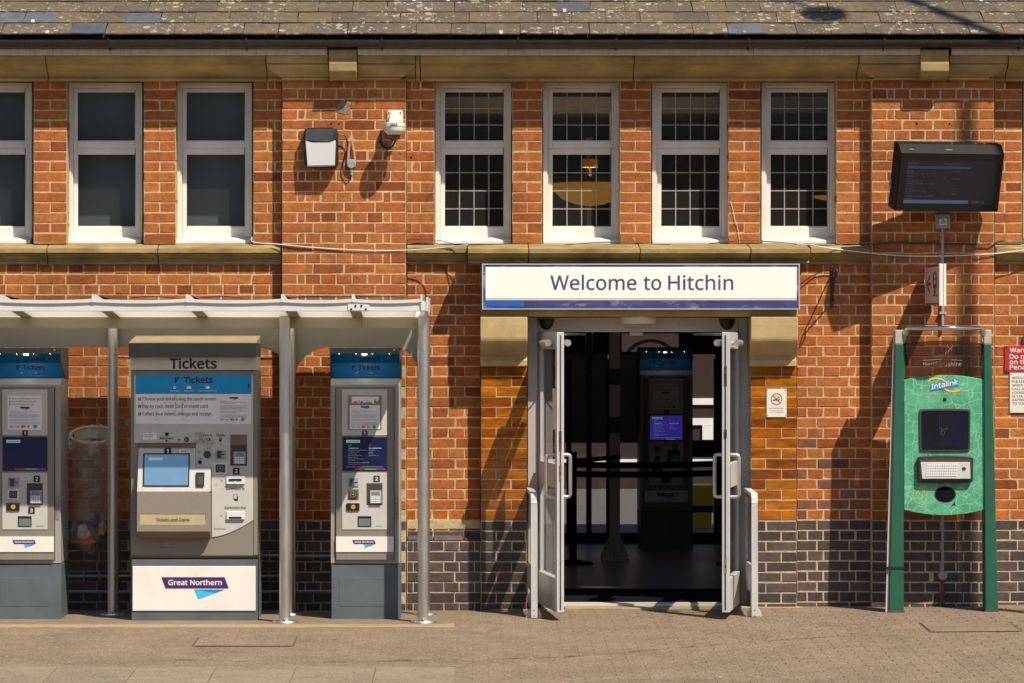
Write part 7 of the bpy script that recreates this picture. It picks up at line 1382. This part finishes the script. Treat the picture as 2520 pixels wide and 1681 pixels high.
# ------------------------------------------------------------------ warning signs at the right edge
t = .005
r = thing('warning_sign', 'red enamel railway warning sign cut by the right photo edge', 'sign', (X(2520), t, Z(916)))
m = MB(); m.box(X(2471.5), X(2640), t - .003, t + .006, Z(916), Z(851)); m.build('plate', M['red_sign'], r, bevel=.002)
for s, a, b, q in (('Warning', 2484.5, 2552, 867), ('Do not trespass', 2484.5, 2608, 883), ('on the railway', 2484.5, 2598, 896), ('Penalty £1000', 2484.5, 2598, 909)): m = MB(); add_text(m, s, X(a), X(b), Z(q), t + .007, cap=.0325, bold=.022, res=3); m.build('sign_line', M['notice'], r)
for a, b in ((2476, 855.5), (2476, 912)): m = MB(); disc(m, X(a), Z(b), .006, t + .008, 10); m.build('screw', M['black'], r)
r = thing('access_notice', 'off white printed notice below the red warning sign', 'notice', (X(2530), t, Z(1016)))
m = MB(); m.box(X(2484.5), X(2640), t - .003, t + .005, Z(1016), Z(917.5)); m.build('plate', M['notice'], r, bevel=.001)
for i, s in enumerate(('WOULD ALL PASSENGERS', 'PLEASE NOTE THAT', 'WHEN THE TICKET', 'HALL DOORS ARE', 'LOCKED ACCESS', 'IS VIA PLATFORM', 'GATEWAY. PLEASE GO', 'TO YOUR LEFT')): m = MB(); add_text(m, s, X(2490.5), X(2490.5 + len(s) * 5.15), Z(932.5 + i * 9.05), t + .0062, cap=.0165, res=2); m.build('notice_line', M['ink'], r)
for a, b in ((2487.5, 920.5), (2487.5, 1012)): m = MB(); disc(m, X(a), Z(b), .004, t + .0065, 10); m.build('screw', M['recess'], r)

# ------------------------------------------------------------------ street lamp on the forecourt, outside the frame: its shadow falls on the right pilaster
lt_t = 3.9; sx_, sy_ = .82, 1.0
lxp = X(2378, PT) + sx_ * (lt_t - PT)
r = thing('street_lamp', 'tall forecourt lamp post outside the photo casting its shadow on the pilaster', 'street lamp', (lxp, lt_t, G(lxp, lt_t)))
m = MB(); m.tube([(lxp, lt_t, -.2), (lxp, lt_t, 3.0), (lxp, lt_t, 12.4)], [.075, .07, .05], 12); m.build('column', M['alu'], r, smooth=True)
lnx, lnt, lnz = X(2025) + .82 * 3.77, 3.70, 11.17
m = MB(); m.tube([(lxp, lt_t, 12.2), (lxp - .4, lt_t - .08, 12.5), (lnx, lnt, 12.55)], .03, 8); m.tube([(lnx, lnt, 12.55), (lnx, lnt, lnz + .1)], .018, 6); m.build('arm', M['alu'], r)
m = MB(); m.lathe([(.001, lnz + .16), (.10, lnz + .14), (.17, lnz + .04), (.16, lnz - .06), (.08, lnz - .13), (.001, lnz - .14)], lnx, lnt, 16); m.build('lantern', M['alu'], r, smooth=True)

# ------------------------------------------------------------------ unseen tree belt, added behind the camera to darken reflections in glass and steel
rt = random.Random(21); m = MB(); vs, fs = [], []
for i in range(260):
    a = math.pi * (1.02 + .96 * (i + rt.random()) / 260); rad = 62 + rt.uniform(-5, 6); cx, cy, s_ = rad * math.cos(a), rad * math.sin(a) * .95 - 6, rt.uniform(2.6, 4.6)
    for cz in (rt.uniform(-1, 1), rt.uniform(1, 4), rt.uniform(4, 7.5)):
        for q in range(26):
            th_, ph_ = math.acos(rt.uniform(-1, 1)), rt.uniform(0, 6.283); p = Vector((cx, cy, cz)) + Vector((math.sin(th_) * math.cos(ph_), math.sin(th_) * math.sin(ph_), math.cos(th_))) * s_ * rt.uniform(.5, 1)
            e1 = Vector((rt.uniform(-1, 1), rt.uniform(-1, 1), rt.uniform(-1, 1))).normalized() * rt.uniform(.6, 1.3); e2 = e1.cross(Vector((rt.uniform(-1, 1), rt.uniform(-1, 1), rt.uniform(-1, 1)))).normalized() * rt.uniform(.6, 1.3); o = len(vs)
            vs += [p - e1, p + e2, p + e1, p - e2]; fs.append((o, o + 1, o + 2, o + 3))
me = bpy.data.meshes.new('added_tree_belt'); me.from_pydata(vs, [], fs); me.materials.append(M['leaf']); o = bpy.data.objects.new('added_tree_belt', me); C.objects.link(o); o['kind'] = 'stuff'

# ------------------------------------------------------------------ small litter on the paving
for px, py, mat, lab in ((2427, 1517, 'yellow', 'tiny yellow leaf on the paving in front of the kiosk'), (1652, 1522, 'litter_o', 'tiny orange scrap on the paving in front of the doors'), (1772, 1675, 'board_white', 'tiny white scrap at the bottom edge of the paving')):
    tt = (8325 * 1.95 - (py - 850) * 25) / -((py - 850) + 250); xx = X(px, tt); zz_ = G(xx, tt) + .008
    m = MB(); m.poly([(xx - .014, tt - .01, zz_), (xx + .012, tt - .016, zz_ + .002), (xx + .018, tt + .008, zz_ + .005), (xx - .004, tt + .014, zz_ + .001)]); tag(m.build('litter_scrap', M[mat]), lab, 'litter')

# worn marks on the paving: chewing gum, tyre and trolley streaks
rg = random.Random(9); m = MB()
for i in range(90):
    tt = rg.uniform(1.5, 4.6); xx = rg.uniform(-3.3, 3.9); rr = rg.uniform(.008, .018); n_ = 9
    m.poly([(xx + rr * math.cos(6.283 * k / n_) * rg.uniform(.8, 1.2), tt + rr * math.sin(6.283 * k / n_), G(xx, tt + rr * math.sin(6.283 * k / n_)) + (.0115 if tt > 3.6 else .0065)) for k in range(n_)])
m.build('gum_spots', M['gum'], pav)['kind'] = 'stuff'
m = MB()
for i in range(70):
    tt = rg.uniform(1.6, 4.6); xx = rg.uniform(-3.3, 3.9); L_ = rg.uniform(.06, .35); w_ = rg.uniform(.004, .014); dt_ = rg.uniform(-.05, .05); zf_ = .0115 if tt > 3.6 else .0068
    m.poly([(xx, tt, G(xx, tt) + zf_), (xx + L_, tt + dt_, G(xx + L_, tt + dt_) + zf_), (xx + L_, tt + dt_ + w_, G(xx + L_, tt + dt_ + w_) + zf_), (xx, tt + w_, G(xx, tt + w_) + zf_)])
for i in range(24):
    u = i / 24; xx = -1.9 + 4.6 * u; tt = 3.3 - 1.2 * u ** 1.6 + .25 * math.sin(5 * u); x2 = xx + .19; t2 = 3.3 - 1.2 * (u + 1 / 24) ** 1.6 + .25 * math.sin(5 * (u + 1 / 24))
    m.poly([(xx, tt, G(xx, tt) + .007), (x2, t2, G(x2, t2) + .007), (x2, t2 + .03, G(x2, t2 + .03) + .007), (xx, tt + .03, G(xx, tt + .03) + .007)])
m.build('scuff_marks', M['scuff'], pav)['kind'] = 'stuff'
